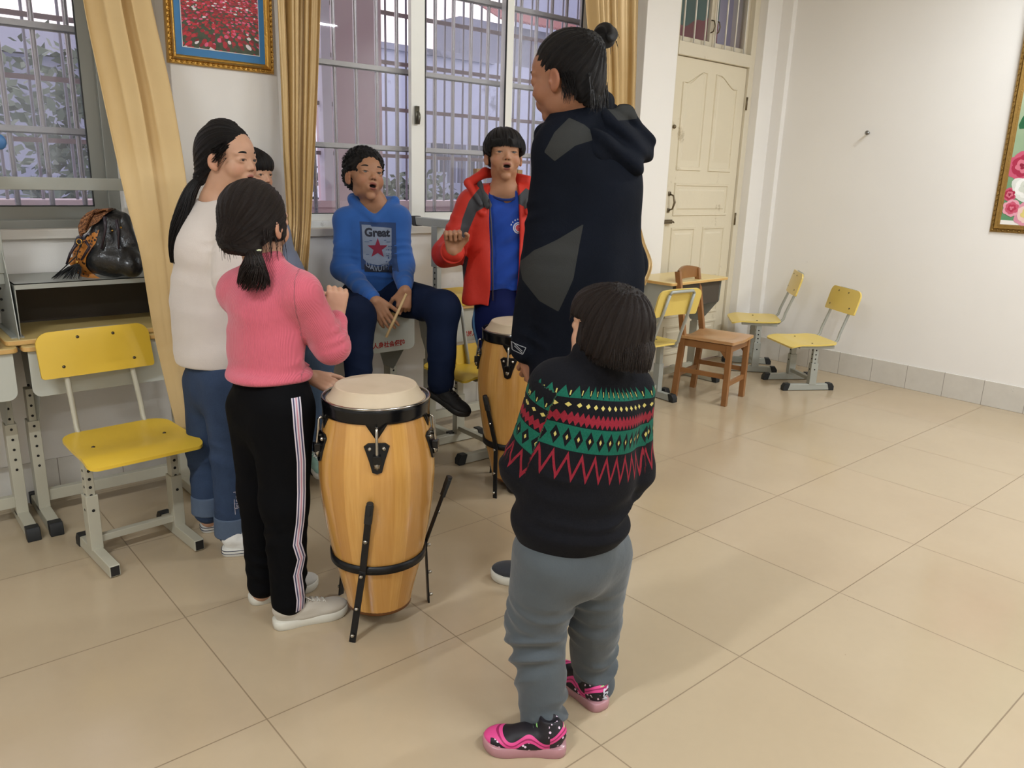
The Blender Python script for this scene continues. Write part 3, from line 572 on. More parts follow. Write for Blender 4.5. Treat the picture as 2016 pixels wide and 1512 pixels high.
# ================================================================= SCHOOL FURNITURE
M_YEL = mat('yellow_plywood', (228, 190, 64), 0.32, 0, 0.07, 5, dirt=((204, 164, 52), 5, .66)); M_YEL2 = mat('pale_yellow_plywood', (226, 198, 104), 0.3, 0, 0.06, 5)
M_PLY = mat('plywood_edge', (176, 128, 56), 0.6, 0, 0.1, 40)
M_PAINT = mat('cream_painted_steel', (186, 182, 164), 0.45, 0.1, 0.06, 8, dirt=((96, 84, 66), 22, .70))
M_GREYM = mat('grey_painted_steel', (168, 170, 162), 0.42, 0.25, 0.06, 7, dirt=((110, 108, 98), 16, .70))
M_CAP = mat('black_rubber', (26, 28, 30), 0.55, 0, .2, 20); M_HOLE = mat('dark_hole', (28, 25, 22), .9); M_SCREW = mat('screw_steel', (92, 84, 70), .35, .9)
M_TOP = mat('pale_desk_laminate', (206, 180, 118), 0.35, 0, 0.06, 4); M_EDGE = mat('honey_wood_edge', (214, 172, 106), 0.4, 0, 0.12, 14)
def plate_mesh(outl, f, t, cell=.015):
    """curved plywood plate: outline polygon (x,y) filled on a grid, height from f(x,y), thickness t"""
    bm = bmesh.new(); vs = [bm.verts.new((x, y, 0)) for x, y in outl]; bm.faces.new(vs)
    xs = [p[0] for p in outl]; ys = [p[1] for p in outl]
    x = min(xs) + cell
    while x < max(xs): bmesh.ops.bisect_plane(bm, geom=bm.verts[:] + bm.edges[:] + bm.faces[:], plane_co=(x, 0, 0), plane_no=(1, 0, 0)); x += cell
    y = min(ys) + cell
    while y < max(ys): bmesh.ops.bisect_plane(bm, geom=bm.verts[:] + bm.edges[:] + bm.faces[:], plane_co=(0, y, 0), plane_no=(0, 1, 0)); y += cell
    for v in bm.verts: v.co.z = f(v.co.x, v.co.y)
    r = bmesh.ops.extrude_face_region(bm, geom=bm.faces[:]); nv = [g for g in r['geom'] if isinstance(g, bmesh.types.BMVert)]
    for v in nv: v.co.z -= t
    bmesh.ops.recalc_face_normals(bm, faces=bm.faces)
    me = bpy.data.meshes.new('plate'); bm.to_mesh(me); bm.free()
    return me
def student_chair(h=.42, m=None, pm=None, bw=.385, openfront=False, label=None, group='yellow student chairs', lean=.09, flat=False):
    m = m or M_YEL; pm = pm or M_PAINT
    e = empty('student_chair', (0, 0, 0), 0, label, 'chair', group)
    sw, sd = .375, .345
    out = rrect(sw, sd, (.06, .06, .03, .03), 6); out = [(x * (1 - .05 * (y / sd)) if not flat else x, y + (.012 * math.cos(x / sw * math.pi) if y > 0 else -.004 * math.cos(x / sw * math.pi))) for x, y in out]
    def fz(x, y):
        s = y / (sd / 2); z = -.012 * math.exp(-((s - .25) / .55) ** 2) * math.cos(x / sw * math.pi * .9)
        if s < -.55: z -= .018 * (-.55 - s) ** 1.6 / .45 ** 1.6
        return z + .006 * max(0, s)
    me = plate_mesh(out, fz, .011); o = link('seat', me, m, e, True); o.location = (0, 0, h); me.set_sharp_from_angle(angle=math.radians(50))
    s = MB()
    for sx in (-1, 1):
        for y in (.01, .11): s.ball((sx * .12, y, h + .0 - .010 * math.cos(.12 / sw * math.pi * .9)), (.0065, .0065, .005), 5)
    s.build('screws', M_SCREW, o, smooth=True, world=True)
    for sx in (-1, 1):
        ft = MB().box((sx * .145 - .0175, -.165, .003), (sx * .145 + .0175, .165, .045)); fo = ft.build('foot', pm, e, bevel=.003)
        for sy in (-1, 1):
            if sy < 0 and openfront: MB().box((sx * .145 - .014, -.1665, .007), (sx * .145 + .014, -.160, .041)).build('tube_opening', M_HOLE, fo)
            else:
                c = MB(); ya = sy * .185; pr = [(-.02, ya - sy * .035, 0), (-.02, ya - sy * .05, .05), (-.02, ya - sy * .015, .05), (-.02, ya, .028), (-.02, ya, 0)]
                c.poly([(sx * .145 - .0205, y, z) for _, y, z in pr], .041, (1, 0, 0)); c.build('foot_cap', M_CAP, fo, bevel=.003)
        po = MB().box((sx * .145 - .02, .0, .04), (sx * .145 + .02, .05, h * .58)); po.box((sx * .145 - .014, .006, h * .5), (sx * .145 + .014, .044, h - .02)); p_ = po.build('post', pm, e, bevel=.002)
        q = MB()
        for k in range(5):
            z = h * .58 - .03 + k * .03 if k > 0 else h * .45; q.tube([(sx * .145, -.001 if z < h * .58 else .005, z), (sx * .145, .004 if z < h * .58 else .008, z)], .0055, 8); 
            q.tube([(sx * (.145 + (.0205 if z < h * .58 else .0145)), .025, z), (sx * (.145 + (.0185 if z < h * .58 else .0125)), .025, z)], .0055, 8)
        q.build('adjusting_holes', M_HOLE, p_)
        MB().box((sx * .145 - .02, -.1, h - .034), (sx * .145 + .02, .15, h - .014)).build('seat_bracket', pm, e, bevel=.002)
        yb = .15; tb = [(sx * .115, -.03, h - .024), (sx * .115, .09, h - .026), (sx * .115, yb + .015, h - .016), (sx * .115, yb + .045, h + .015), (sx * .115, yb + .055, h + .06), (sx * .112, yb + .055 + lean * .55, h + .2), (sx * .105, yb + .055 + lean, h + .33)]
        MB().tube(tb, .0095, 12).build('back_tube', pm, e, smooth=True)
    MB().tube([(-.105, .205 + lean, h + .33), (-.09, .207 + lean, h + .345), (.09, .207 + lean, h + .345), (.105, .205 + lean, h + .33)], .0095, 12).build('back_tube', pm, e, smooth=True)
    MB().box((-.13, .012, .06), (.13, .038, .085)).build('crossbar', pm, e, bevel=.002)
    bh = .165; ob = rrect(bw, bh, (.045, .045, .012, .012), 6)
    me = plate_mesh(ob, lambda x, y: -.016 * (x / (bw / 2)) ** 2, .011, .02); o = link('backrest', me, m, e, True); me.set_sharp_from_angle(angle=math.radians(50))
    o.rotation_euler = (math.pi / 2 - lean / .36, 0, 0); o.location = (0, .176 + lean * .80, h + .278)
    s = MB()
    for x, y in ((-.06, .055), (.06, .055), (-.12, -.045), (.12, -.045)): s.ball((x, y, .0 - .016 * (x / (bw / 2)) ** 2), (.006, .006, .003), 5)
    so = s.build('screws', M_SCREW, o, smooth=True)
    return e
def place(e, x, y, rz, z=0, rx=0, ry=0): e.location = (x, y, z); e.rotation_euler = (rx, ry, rz); return e
place(student_chair(.42, openfront=True, label='yellow student chair facing the room in front of the desk with the leather bag'), .035, .565, math.radians(4))
place(student_chair(.325, M_YEL2, M_GREYM, .36, label='lowest yellow student chair, standing near the back wall'), 4.33, .42, math.radians(-122))
place(student_chair(.385, M_YEL2, M_GREYM, .36, label='yellow student chair seen side on in the corner next to the door'), 4.50, .92, math.radians(-140))
place(student_chair(.385, M_YEL2, M_GREYM, .37, label='yellow student chair with its back to the camera beside the brown wooden chair'), 3.10, .82, math.radians(176))
c = place(student_chair(.44, M_YEL, M_PAINT, .34, label='yellow student chair on the floor behind the second conga'), 1.66, .70, math.radians(-92))
# ---- desks
def red_text(parent, txt, size, loc, depth=.0008):
    vs, fs = text_shapes(txt, size, .001); b = MB().add([(x, 0, z) for x, z in vs], fs); o = b.build('red_lettering', mat('red_print', (176, 40, 36), .5), parent); o.location = loc; return o
def student_desk(H=.725, label=None, plate=True, txt=None, tx=.0, bd=.15, w=.6, group='student desks along the window wall', top=None, pm=None):
    pm = pm or M_PAINT; e = empty('student_desk', (0, 0, 0), 0, label, 'desk', group)
    t = MB().poly([(x, y, H - .02) for x, y in rrect(w, .38, .02)], .02); o = t.build('tabletop', top or M_TOP, e, bevel=.003)
    b = MB().poly([(x, y, H - .017) for x, y in rrect(w + .003, .383, .021)], .013); b.build('wood_edge', M_EDGE, o, world=True)
    x = w / 2 - .055; zb = H - .02 - bd
    bx = MB().box((-x, -.16, zb), (x, .14, zb + .003)); MB().box((-x, -.16, zb), (x, -.157, H - .02)).build('box_back', mat('shade_toned_board', (72, 64, 54), .7, 0, .15, 8), e); bx.box((-x, -.16, zb), (-x + .003, .14, H - .02)); bx.box((x - .003, -.16, zb), (x, .14, H - .02)); bx.box((-x, .137, zb), (x, .14, zb + .02)); bx.build('drawer_box', M_GREYM, e)  # back of the box coloured dark brown to paint in the shade inside it
    if plate:
        p_ = MB().poly([(a, -.172, c_) for a, c_ in rrect(w - .03, .17, (.004, .004, .03, .03), 5, 0, H - .02 - .085)], .004, (0, -1, 0)).build('front_plate', mat('white_plate', (196, 198, 188), .4, 0, .05, 4), e, bevel=.001)
        if txt: red_text(p_, txt, .030, (tx, -.1765, H - .02 - .135))
    for s in (-1, 1):
        br = MB(); X = s * (w / 2 - .045); br.poly([(X - .002, y, z) for y, z in ((-.165, H - .02), (.175, H - .02), (.172, H - .04), (.125, H - .21), (.06, H - .32), (-.03, H - .32), (-.16, H - .16))], .003, (1, 0, 0))
        br.box((X - .02, -.17, H - .024), (X + .02, .15, H - .02)); br.poly([(X, -.17, z) for z in ()], 0) if 0 else None
        br.build('bracket', M_GREYM, e)
        XX = s * (w / 2 - .03)
        po = MB().box((XX - .013, -.0, H - .2), (XX + .013, .05, .35)); po.box((XX - .02, -.006, .03), (XX + .02, .056, .40)); p_ = po.build('post', pm, e, bevel=.002)
        q = MB()
        for k in range(9):
            z = .22 + k * .04; d = .0065 if z < .4 else 0; q.tube([(XX, -.0012 - d, z), (XX, .004 - d, z)], .005, 8)
        q.build('adjusting_holes', M_HOLE, p_)
        fo = MB().box((XX - .02, -.185, .003), (XX + .02, .185, .045)).build('foot', pm, e, bevel=.003)
        for sy in (-1, 1):
            ya = sy * .205; MB().poly([(XX - .0225, y, z) for y, z in ((ya - sy * .035, 0), (ya - sy * .05, .05), (ya - sy * .012, .05), (ya, .03), (ya, 0))], .045, (1, 0, 0)).build('foot_cap', M_CAP, fo, bevel=.003)
    MB().box((-w / 2 + .04, .005, .065), (w / 2 - .04, .035, .11)).build('crossbar', pm, e, bevel=.002)
    return e
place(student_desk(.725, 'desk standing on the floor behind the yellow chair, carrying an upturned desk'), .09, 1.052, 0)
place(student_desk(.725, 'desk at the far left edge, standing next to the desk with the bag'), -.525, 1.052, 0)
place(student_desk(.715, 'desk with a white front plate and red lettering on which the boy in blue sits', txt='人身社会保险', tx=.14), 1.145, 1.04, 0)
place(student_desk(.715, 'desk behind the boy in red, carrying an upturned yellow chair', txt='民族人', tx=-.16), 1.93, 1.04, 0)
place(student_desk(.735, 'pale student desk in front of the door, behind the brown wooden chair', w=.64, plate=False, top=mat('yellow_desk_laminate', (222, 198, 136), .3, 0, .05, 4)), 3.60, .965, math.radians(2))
# upturned desks: open metal box toward the room, legs in the air
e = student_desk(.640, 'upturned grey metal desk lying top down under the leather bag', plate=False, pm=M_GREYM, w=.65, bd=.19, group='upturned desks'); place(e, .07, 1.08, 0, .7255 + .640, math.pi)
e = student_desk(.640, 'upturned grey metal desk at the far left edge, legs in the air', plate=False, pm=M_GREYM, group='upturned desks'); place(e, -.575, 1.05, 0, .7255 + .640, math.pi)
# upturned chair on the desk behind the red jacket, its backrest hanging over the desk front
e = student_chair(.42, M_YEL, M_GREYM, .36, label='upturned yellow student chair on a desk beside the red jacket, feet in the air', lean=.05, flat=True); place(e, 1.80, 1.02, math.radians(0), .715 + .425, math.pi)
# ---- brown wooden chair
M_BRN = mat('varnished_brown_wood', (146, 100, 58), 0.3, 0, 0.25, 7); M_BRN2 = mat('worn_seat_wood', (182, 138, 94), 0.28, 0, 0.18, 6)
def wooden_chair(label, h=.42, group=None, m=M_BRN, m2=M_BRN2, back=True):
    e = empty('wooden_chair', (0, 0, 0), 0, label, 'chair', group); w, d, t = .30, .31, .03
    for sx in (-1, 1):
        MB().bar((sx * w / 2, -d / 2, 0), (sx * w / 2, -d / 2, h - .018), .033, .033, (0, 1, 0)).build('front_leg', m, e, bevel=.002)
        b = MB(); b.bar((sx * w / 2, d / 2 + .03, 0), (sx * w / 2, d / 2, h), .032, .036, (0, 1, 0))
        if back: b.bar((sx * w / 2, d / 2, h - .01), (sx * (w / 2 - .004), d / 2 + .075, h + .40), .030, .034, (0, 1, 0))
        b.build('rear_leg', m, e, bevel=.002)
        MB().box((sx * w / 2 - .009, -d / 2, h * .42), (sx * w / 2 + .009, d / 2 + .02, h * .42 + .03)).build('side_stretcher', m, e, bevel=.002)
        MB().box((sx * w / 2 - .010, -d / 2, h - .062), (sx * w / 2 + .010, d / 2, h - .018)).build('apron', m, e, bevel=.002)
        MB().poly([(sx * w / 2 - .006, y, z) for y, z in ((-d / 2 + .015, h - .06), (-d / 2 + .06, h - .06), (-d / 2 + .015, h - .11))], .012, (1, 0, 0)).build('corner_brace', m, e)
    for y, z in ((-d / 2, h * .3), (d / 2 + .015, h * .34)): MB().box((-w / 2, y - .009, z), (w / 2, y + .009, z + .03)).build('stretcher', m, e, bevel=.002)
    for y in (-d / 2, d / 2): MB().box((-w / 2, y - .01, h - .062), (w / 2, y + .01, h - .018)).build('apron', m, e, bevel=.002)
    def fz(x, y): return -.012 * math.cos(min(1, abs(x) / (w / 2)) * math.pi / 2) ** 2 * (1 if y > -.12 else .6) 
    me = plate_mesh(rrect(w + .05, d + .04, .01, 3, 0, -.012), fz, .018); o = link('seat', me, m2, e, True); o.location = (0, 0, h + .006); me.set_sharp_from_angle(angle=math.radians(40))
    if back:
        for k, (z, hh) in enumerate(((h + .345, .06), (h + .235, .032), (h + .15, .036))):
            yc = d / 2 + .075 * (z + hh / 2 - h) / .40; pts = []
            rows = []
            for i in range(9):
                x = -w / 2 + w * i / 8; y = yc + .022 * math.cos((x / (w / 2)) * math.pi / 2); top = z + hh + (.02 * math.cos((x / (w / 2)) * math.pi / 2) if k == 0 else 0); rows.append([(x, y - .008, z), (x, y - .008, top), (x, y + .008, top), (x, y + .008, z), (x, y - .008, z)])
            b = MB().grid(rows); b.build('top_rail' if k == 0 else 'back_slat', m, e, autosm=35)
    return e
place(wooden_chair('brown wooden chair with slatted back standing alone in front of the door', h=.405), 3.545, .585, math.radians(13))
wc = place(wooden_chair('upturned wooden chair with its square legs sticking up behind the boy in the red jacket', h=.66, back=False, m=mat('light_brown_wood', (158, 122, 80), .5, 0, .15, 8)), 2.235, 1.07, 0, .715 + .672, math.pi)
# ================================================================= CONGAS
m, nb = newmat('conga_staves', 0.2, 0.6); an = nb.attr('ang'); tc = nb.n('ShaderNodeTexCoord'); sp = nb.n('ShaderNodeSeparateXYZ'); nb.link(tc.outputs['Object'], sp.inputs[0])
st = nb.m('FLOOR', nb.m('MULTIPLY', an, 22.0)); wn = nb.n('ShaderNodeTexWhiteNoise'); wn.noise_dimensions = '1D'; nb.link(st, wn.inputs['W'])
cb = nb.n('ShaderNodeCombineXYZ'); nb.link(nb.m('MULTIPLY', an, 14.0), cb.inputs[0]); nb.link(nb.m('MULTIPLY', sp.outputs[2], .8), cb.inputs[1]); nb.link(st, cb.inputs[2])
gr = nb.noise(9, 6, cb.outputs[0], .6); c = nb.mix(gr, srgb(190, 134, 62), srgb(226, 176, 100)); c = nb.mix(nb.m('MULTIPLY', wn.outputs['Value'], .55), c, srgb(170, 112, 46))
sp2 = nb.m('GREATER_THAN', nb.noise(24, 2), .80); c = nb.mix(nb.m('MULTIPLY', sp2, .7), c, srgb(96, 52, 22)); nb.link(c, nb.b.inputs['Base Color']); nb.b.inputs['Coat Weight'].default_value = .4; nb.b.inputs['Coat Roughness'].default_value = .12
M_STAVE = m
M_BLK = mat('black_enamel', (16, 16, 18), 0.22, 0.3); M_BLK2 = mat('black_steel', (26, 26, 28), 0.4, 0.4, .2, 20); M_CHR = mat('chromed_steel', (176, 172, 164), 0.18, 1.0)
m, nb = newmat('hide_drumhead', 0.55, 0.3); nb.link(nb.mix(nb.noise(9, 6), srgb(190, 170, 140), srgb(222, 204, 178)), nb.b.inputs['Base Color']); nb.bump(nb.noise(60, 4), .1, .001); M_HIDE = m
def conga(label, x, y, rot, legs, zb=.05):
    e = empty('conga_drum', (x, y, 0), rot, label, 'drum', 'natural wood congas')
    prof = [(.098, .05), (.113, .12), (.128, .18), (.143, .25), (.157, .33), (.168, .41), (.173, .48), (.172, .54), (.165, .60), (.155, .655), (.147, .70), (.143, .72)]
    b = MB(); n = 88; b.lathe(prof, n); b.lathe([(.085, .056), (.098, .05)], n); o = b.build('shell', M_STAVE, e, smooth=True)
    a = o.data.attributes.new('ang', 'FLOAT', 'POINT'); vals = [(math.atan2(v.co.y, v.co.x) / (2 * math.pi)) % 1.0 for v in o.data.vertices]; a.data.foreach_set('value', vals)
    MB().lathe([(.1, .062), (.1, .050), (.094, .046)], 48).build('bottom_trim', mat('brown_trim', (110, 66, 26), .5), e, smooth=True)
    # counterhoop: black skirt whose lower edge dips at each tuning lug
    rows = []; nl = 5
    def dip(t): 
        k = (t * nl) % 1.0; k = min(k, 1 - k); return .046 * max(0, 1 - k / .15) ** 1.0
    N = 160
    top = []; outm = []; low = []; inn = []
    for i in range(N + 1):
        t = i / N; c_, s_ = math.cos(2 * math.pi * t), math.sin(2 * math.pi * t); d = dip(t)
        rows.append([(c_ * r, s_ * r, z) for r, z in ((.143, .715), (.154, .722), (.158, .718), (.158, .708), (.1565, .685), (.158 if d else .156, .678 - d), (.152, .678 - d), (.150, .70), (.143, .715))])
    MB().grid(rows).build('counterhoop', M_BLK, e, smooth=True)
    MB().lathe([(.1555 + .0035 * math.cos(t), .722 + .0035 * math.sin(t)) for t in [2 * math.pi * k / 10 for k in range(11)]], 96).build('chrome_rim', M_CHR, e, smooth=True)
    MB().lathe([(.0001, .757), (.06, .757), (.116, .7562), (.1195, .754), (.1215, .750), (.135, .727), (.1385, .7235), (.146, .716)], 96).build('drumhead', M_HIDE, e, autosm=28)
    for i in range(nl):
        t = 2 * math.pi * i / nl; M = Matrix.Rotation(t, 4, 'Z')
        lg = empty('tuning_lug', (0, 0, 0)); bpy.data.objects.remove(lg)
        pl_ = MB(); out = [(-.037, .618), (-.024, .628), (.024, .628), (.037, .618), (.022, .575), (.014, .545), (0, .54), (-.014, .545), (-.022, .575)]
        def wr(yy, z, r_=.0): 
            R_ = np.interp(z, [p_[1] for p_ in prof], [p_[0] for p_ in prof]) + r_; a_ = yy / R_; return M @ Vector((R_ * math.cos(a_), R_ * math.sin(a_), z))
        k = len(out); vs = [wr(a_, z_, .001) for a_, z_ in out] + [wr(a_ * .96, z_, .006) for a_, z_ in out]; pl_.add(vs, [tuple(range(k, 2 * k))] + [(j, (j + 1) % k, k + (j + 1) % k, k + j) for j in range(k)])
        R_ = np.interp(.60, [p_[1] for p_ in prof], [p_[0] for p_ in prof]); pl_.box((R_ + .002, -.011, .572), (R_ + .024, .011, .597), M)
        L = pl_.build('tuning_lug', M_BLK, e, bevel=.0015)
        q = MB()
        for sy in (-1, 1): q.ball(tuple(wr(sy * .019, .613, .007)), .0065, 6)
        q.build('lug_screws', M_CHR, L, smooth=True)
        q = MB(); q.tube([M @ Vector(v) for v in ((.157, 0, .668), (.166, 0, .674), (.1715, 0, .668), (.174, 0, .64), (R_ + .014, 0, .60), (R_ + .013, 0, .555))], .0042, 10); q.tube([M @ Vector(v) for v in ((R_ + .013, 0, .574), (R_ + .013, 0, .560))], .0085, 6)
        q.tube([M @ Vector(v) for v in ((R_ + .013, 0, .5735), (R_ + .013, 0, .5705))], .0115, 12); q.build('tuning_hook', M_CHR, L, smooth=True)
    # stand: flat ring with three drilled bars
    R_ = .1425
    MB().lathe([(.1400, .212), (.1455, .212), (.1465, .238), (.1415, .238), (.1400, .212)], 96).build('stand_ring', M_BLK2, e, smooth=True)
    for ang, bot, top in legs:
        t = math.radians(ang) - rot; M = Matrix.Rotation(t, 4, 'Z'); b = MB()
        A = M @ Vector((bot[0], bot[1], .0)); B = M @ Vector((.150, 0, .225)); C_ = M @ Vector((top[0], top[1], top[2])); tn = M @ Vector((1, 0, 0))
        b.bar(A, B, .020, .005, tn); b.bar(B, C_, .020, .005, tn); lg = b.build('stand_leg', M_BLK2, e, bevel=.001)
        d = (C_ - B).normalized(); q = MB(); q.bar(C_ - d * .05, C_ + d * .012, .022, .012, tn); q.tube([C_ - d * .02, C_ + d * .02], .0105, 10); q.build('rubber_tip', M_CAP, lg, bevel=.002)
        q = MB()
        for f_ in (.12, .5, .95): p_ = A.lerp(B, f_); q.tube([p_ + tn * .002, p_ + tn * .012], .0055, 6); q.ball(tuple(p_ + tn * .011), .0058, 5)
        p_ = B.lerp(C_, .5); q.tube([p_ + tn * .002, p_ + tn * .010], .006, 8); q.build('bolts', M_CHR, lg, smooth=True)
    return e
conga('wooden conga drum in front, between the girl in pink and the small child', .487, -.345, math.radians(-121),
      [(-139, (.170, -.03), (.182, .035, .44)), (-20, (.165, .02), (.215, -.02, .43)), (103, (.18, .0), (.20, .0, .43))])
conga('wooden conga drum half hidden behind the adult, in front of the boy in red', 1.525, .205, math.radians(-145),
      [(-165, (.175, .02), (.19, -.03, .44)), (-40, (.17, 0), (.21, 0, .43)), (85, (.18, 0), (.2, 0, .43))])

c_ = PY(-2, 279, .93); tag(MB().ball(tuple(c_), (.022, .014, .026), 10).build('plastic_cap', mat('blue_plastic', (70, 116, 168), .4, 0, .05, 10), smooth=True), 'small blue rounded plastic piece on the frame at the left edge', 'cap')
# ================================================================= IMPLICIT SURFACES (smooth bodies and clothes)
RT = R3[:, 0] * np.array([1, 1, 0]); RT /= np.linalg.norm(RT); AW = np.array([-RT[1], RT[0], 0.0])    # horizontal right / away directions of the room seen from the door
UPV = np.array([0, 0, 1.0])
def A3(v): return np.asarray(v, dtype=np.float64)
def nrm(v): v = A3(v); return v / (np.linalg.norm(v) + 1e-12)
class Cone:
    """tapered capsule; sq=(axis, factor) scales the radius along an axis"""
    def __init__(s, a, b, ra, rb, sq=None):
        s.a, s.b, s.ra, s.rb, s.sq = A3(a), A3(b), ra, rb, sq
        m = max(ra, rb) * (max(1, sq[1]) if sq else 1); s.lo = np.minimum(s.a, s.b) - m; s.hi = np.maximum(s.a, s.b) + m
        if sq: s.n = nrm(sq[0]); s.f = sq[1]
    def __call__(s, p):
        ab = (s.b - s.a).astype(np.float32); pa = p - s.a.astype(np.float32)
        t = np.clip((pa @ ab) / max(1e-9, float(ab @ ab)), 0, 1); d = pa - t[..., None] * ab
        if s.sq: n = s.n.astype(np.float32); d = d + (d @ n)[..., None] * n * (1 / s.f - 1)
        r = s.ra + (s.rb - s.ra) * t; L = np.sqrt((d * d).sum(-1)); out = L - r
        if s.sq: out = out * min(1, s.f) if s.f < 1 else out
        return out
class Ell:
    def __init__(s, c, r, M=None):
        s.c, s.r = A3(c), A3(r); s.M = np.eye(3) if M is None else A3(M); m = max(r); s.lo = s.c - m; s.hi = s.c + m
        if M is not None:
            e = np.abs(s.M) @ s.r; s.lo = s.c - e; s.hi = s.c + e
        else: s.lo = s.c - s.r; s.hi = s.c + s.r
    def __call__(s, p):
        q = (p - s.c.astype(np.float32)) @ s.M.astype(np.float32); r = s.r.astype(np.float32); k0 = np.sqrt(((q / r) ** 2).sum(-1)); k1 = np.sqrt(((q / (r * r)) ** 2).sum(-1)) + 1e-9
        return k0 * (k0 - 1) / k1
class Rbox:
    def __init__(s, c, h, M=None, r=.01):
        s.c, s.h, s.rr = A3(c), A3(h), r; s.M = np.eye(3) if M is None else A3(M); e = np.abs(s.M) @ s.h; s.lo = s.c - e; s.hi = s.c + e
    def __call__(s, p):
        q = np.abs((p - s.c.astype(np.float32)) @ s.M.astype(np.float32)) - (s.h - s.rr).astype(np.float32)
        return np.sqrt((np.maximum(q, 0) ** 2).sum(-1)) + np.minimum(q.max(-1), 0) - s.rr
class Plane:
    """half space removed on the side n points to (used with mode '-')"""
    def __init__(s, c, n, lo=None, hi=None): s.c, s.n = A3(c), nrm(n); s.lo = A3([-99] * 3) if lo is None else A3(lo); s.hi = A3([99] * 3) if hi is None else A3(hi)
    def __call__(s, p): return -((p - s.c.astype(np.float32)) @ s.n.astype(np.float32))
def sdf_mesh(name, prims, h, m, parent=None, disp=None, attrs=None, pad=.012, relax=1, world=True):
    """prims: (shape, k, mode) mode '+' union '-' subtract; surface nets extraction on a grid of cell h"""
    pos = [q for q in prims if q[2] == '+']; lo = np.min([q[0].lo for q in pos], 0) - pad - 2 * h; hi = np.max([q[0].hi for q in pos], 0) + pad + 2 * h
    n = np.ceil((hi - lo) / h).astype(int) + 1; F = np.full(n, 1.0, np.float32)
    ax = [(lo[i] + h * np.arange(n[i])).astype(np.float32) for i in range(3)]
    def window(q, mg):
        i0 = np.clip(np.floor((q.lo - mg - lo) / h).astype(int), 0, n - 1); i1 = np.clip(np.ceil((q.hi + mg - lo) / h).astype(int) + 1, 1, n); return i0, i1
    def pts(i0, i1):
        X, Y, Z = np.meshgrid(ax[0][i0[0]:i1[0]], ax[1][i0[1]:i1[1]], ax[2][i0[2]:i1[2]], indexing='ij'); return np.stack([X, Y, Z], -1)
    for q, k, mode in prims:
        i0, i1 = window(q, k + 4 * h)
        if (i1 <= i0).any(): continue
        sl = tuple(slice(i0[i], i1[i]) for i in range(3)); d = q(pts(i0, i1)); f = F[sl]
        if mode == '+':
            hh = np.clip(.5 + .5 * (f - d) / k, 0, 1); F[sl] = f * (1 - hh) + d * hh - k * hh * (1 - hh)
        else:
            d = -d; hh = np.clip(.5 - .5 * (f - d) / k, 0, 1); F[sl] = f * (1 - hh) + d * hh + k * hh * (1 - hh)
    if disp is not None:
        idx = np.argwhere(np.abs(F) < .03)
        if len(idx): p = lo + idx * h; F[tuple(idx.T)] += disp(p).astype(np.float32)
    S = F < 0; c = S[:-1, :-1, :-1].astype(np.int8)
    cnt = np.zeros(n - 1, np.int8)
    for dx in (0, 1):
        for dy in (0, 1):
            for dz in (0, 1): cnt += S[dx:n[0] - 1 + dx, dy:n[1] - 1 + dy, dz:n[2] - 1 + dz]
    act = (cnt > 0) & (cnt < 8); ci = np.argwhere(act); vid = -np.ones(n - 1, np.int32); vid[act] = np.arange(len(ci))
    acc = np.zeros((len(ci), 3)); num = np.zeros(len(ci)); corners = [(a, b, c_) for a in (0, 1) for b in (0, 1) for c_ in (0, 1)]
    fv = {cc: F[ci[:, 0] + cc[0], ci[:, 1] + cc[1], ci[:, 2] + cc[2]].astype(np.float64) for cc in corners}
    for cc in corners:
        for a in range(3):
            if cc[a] == 0:
                c2 = list(cc); c2[a] = 1; c2 = tuple(c2); f0, f1 = fv[cc], fv[c2]; x = (f0 < 0) != (f1 < 0)
                t = np.where(x, f0 / np.where(x, f0 - f1, 1), 0); p = np.array(cc, float)[None].repeat(len(ci), 0); p[:, a] += t; acc[x] += p[x]; num[x] += 1
    V = lo + (ci + acc / num[:, None]) * h
    faces = []
    for a in range(3):
        b, c_ = (a + 1) % 3, (a + 2) % 3; s0 = [slice(0, n[i] - 1) for i in range(3)]
        A = [slice(1, n[i] - 1) for i in range(3)]; A[a] = slice(0, n[a] - 1); B = list(A); B[a] = slice(1, n[a])
        x0 = S[tuple(A)]; x1 = S[tuple(B)]
        for flip, e in ((False, x0 & ~x1), (True, ~x0 & x1)):
            I = np.argwhere(e)
            if not len(I): continue
            off = np.ones(3, int); off[a] = 0; I = I + off
            q = []
            for db, dc in ((0, 0), (-1, 0), (-1, -1), (0, -1)):
                J = I.copy(); J[:, b] += db; J[:, c_] += dc; q.append(vid[J[:, 0], J[:, 1], J[:, 2]])
            q = np.stack(q, 1); q = q if not flip else q[:, ::-1]; faces.append(q)
    Q = np.concatenate(faces); Q = Q[(Q >= 0).all(1)]
    # keep components bigger than specks is unnecessary; light relaxation keeps the net even
    for _ in range(relax):
        s_ = np.zeros_like(V); k_ = np.zeros(len(V))
        for i in range(4):
            a_, b_ = Q[:, i], Q[:, (i + 1) % 4]; np.add.at(s_, a_, V[b_]); np.add.at(k_, a_, 1); np.add.at(s_, b_, V[a_]); np.add.at(k_, b_, 1)
        V = V * .5 + .5 * s_ / np.maximum(k_, 1)[:, None]
    me = bpy.data.meshes.new(name); me.vertices.add(len(V)); me.vertices.foreach_set('co', V.astype(np.float32).ravel())
    me.loops.add(len(Q) * 4); me.loops.foreach_set('vertex_index', Q.astype(np.int32).ravel()); me.polygons.add(len(Q))
    me.polygons.foreach_set('loop_start', np.arange(0, len(Q) * 4, 4, dtype=np.int32)); me.polygons.foreach_set('loop_total', np.full(len(Q), 4, np.int32)) if bpy.app.version < (4, 0) else None
    me.update(calc_edges=True); me.validate()
    if attrs:
        for nm, val in attrs(V).items():
            at = me.attributes.new(nm, 'FLOAT', 'POINT'); at.data.foreach_set('value', np.asarray(val, np.float32))
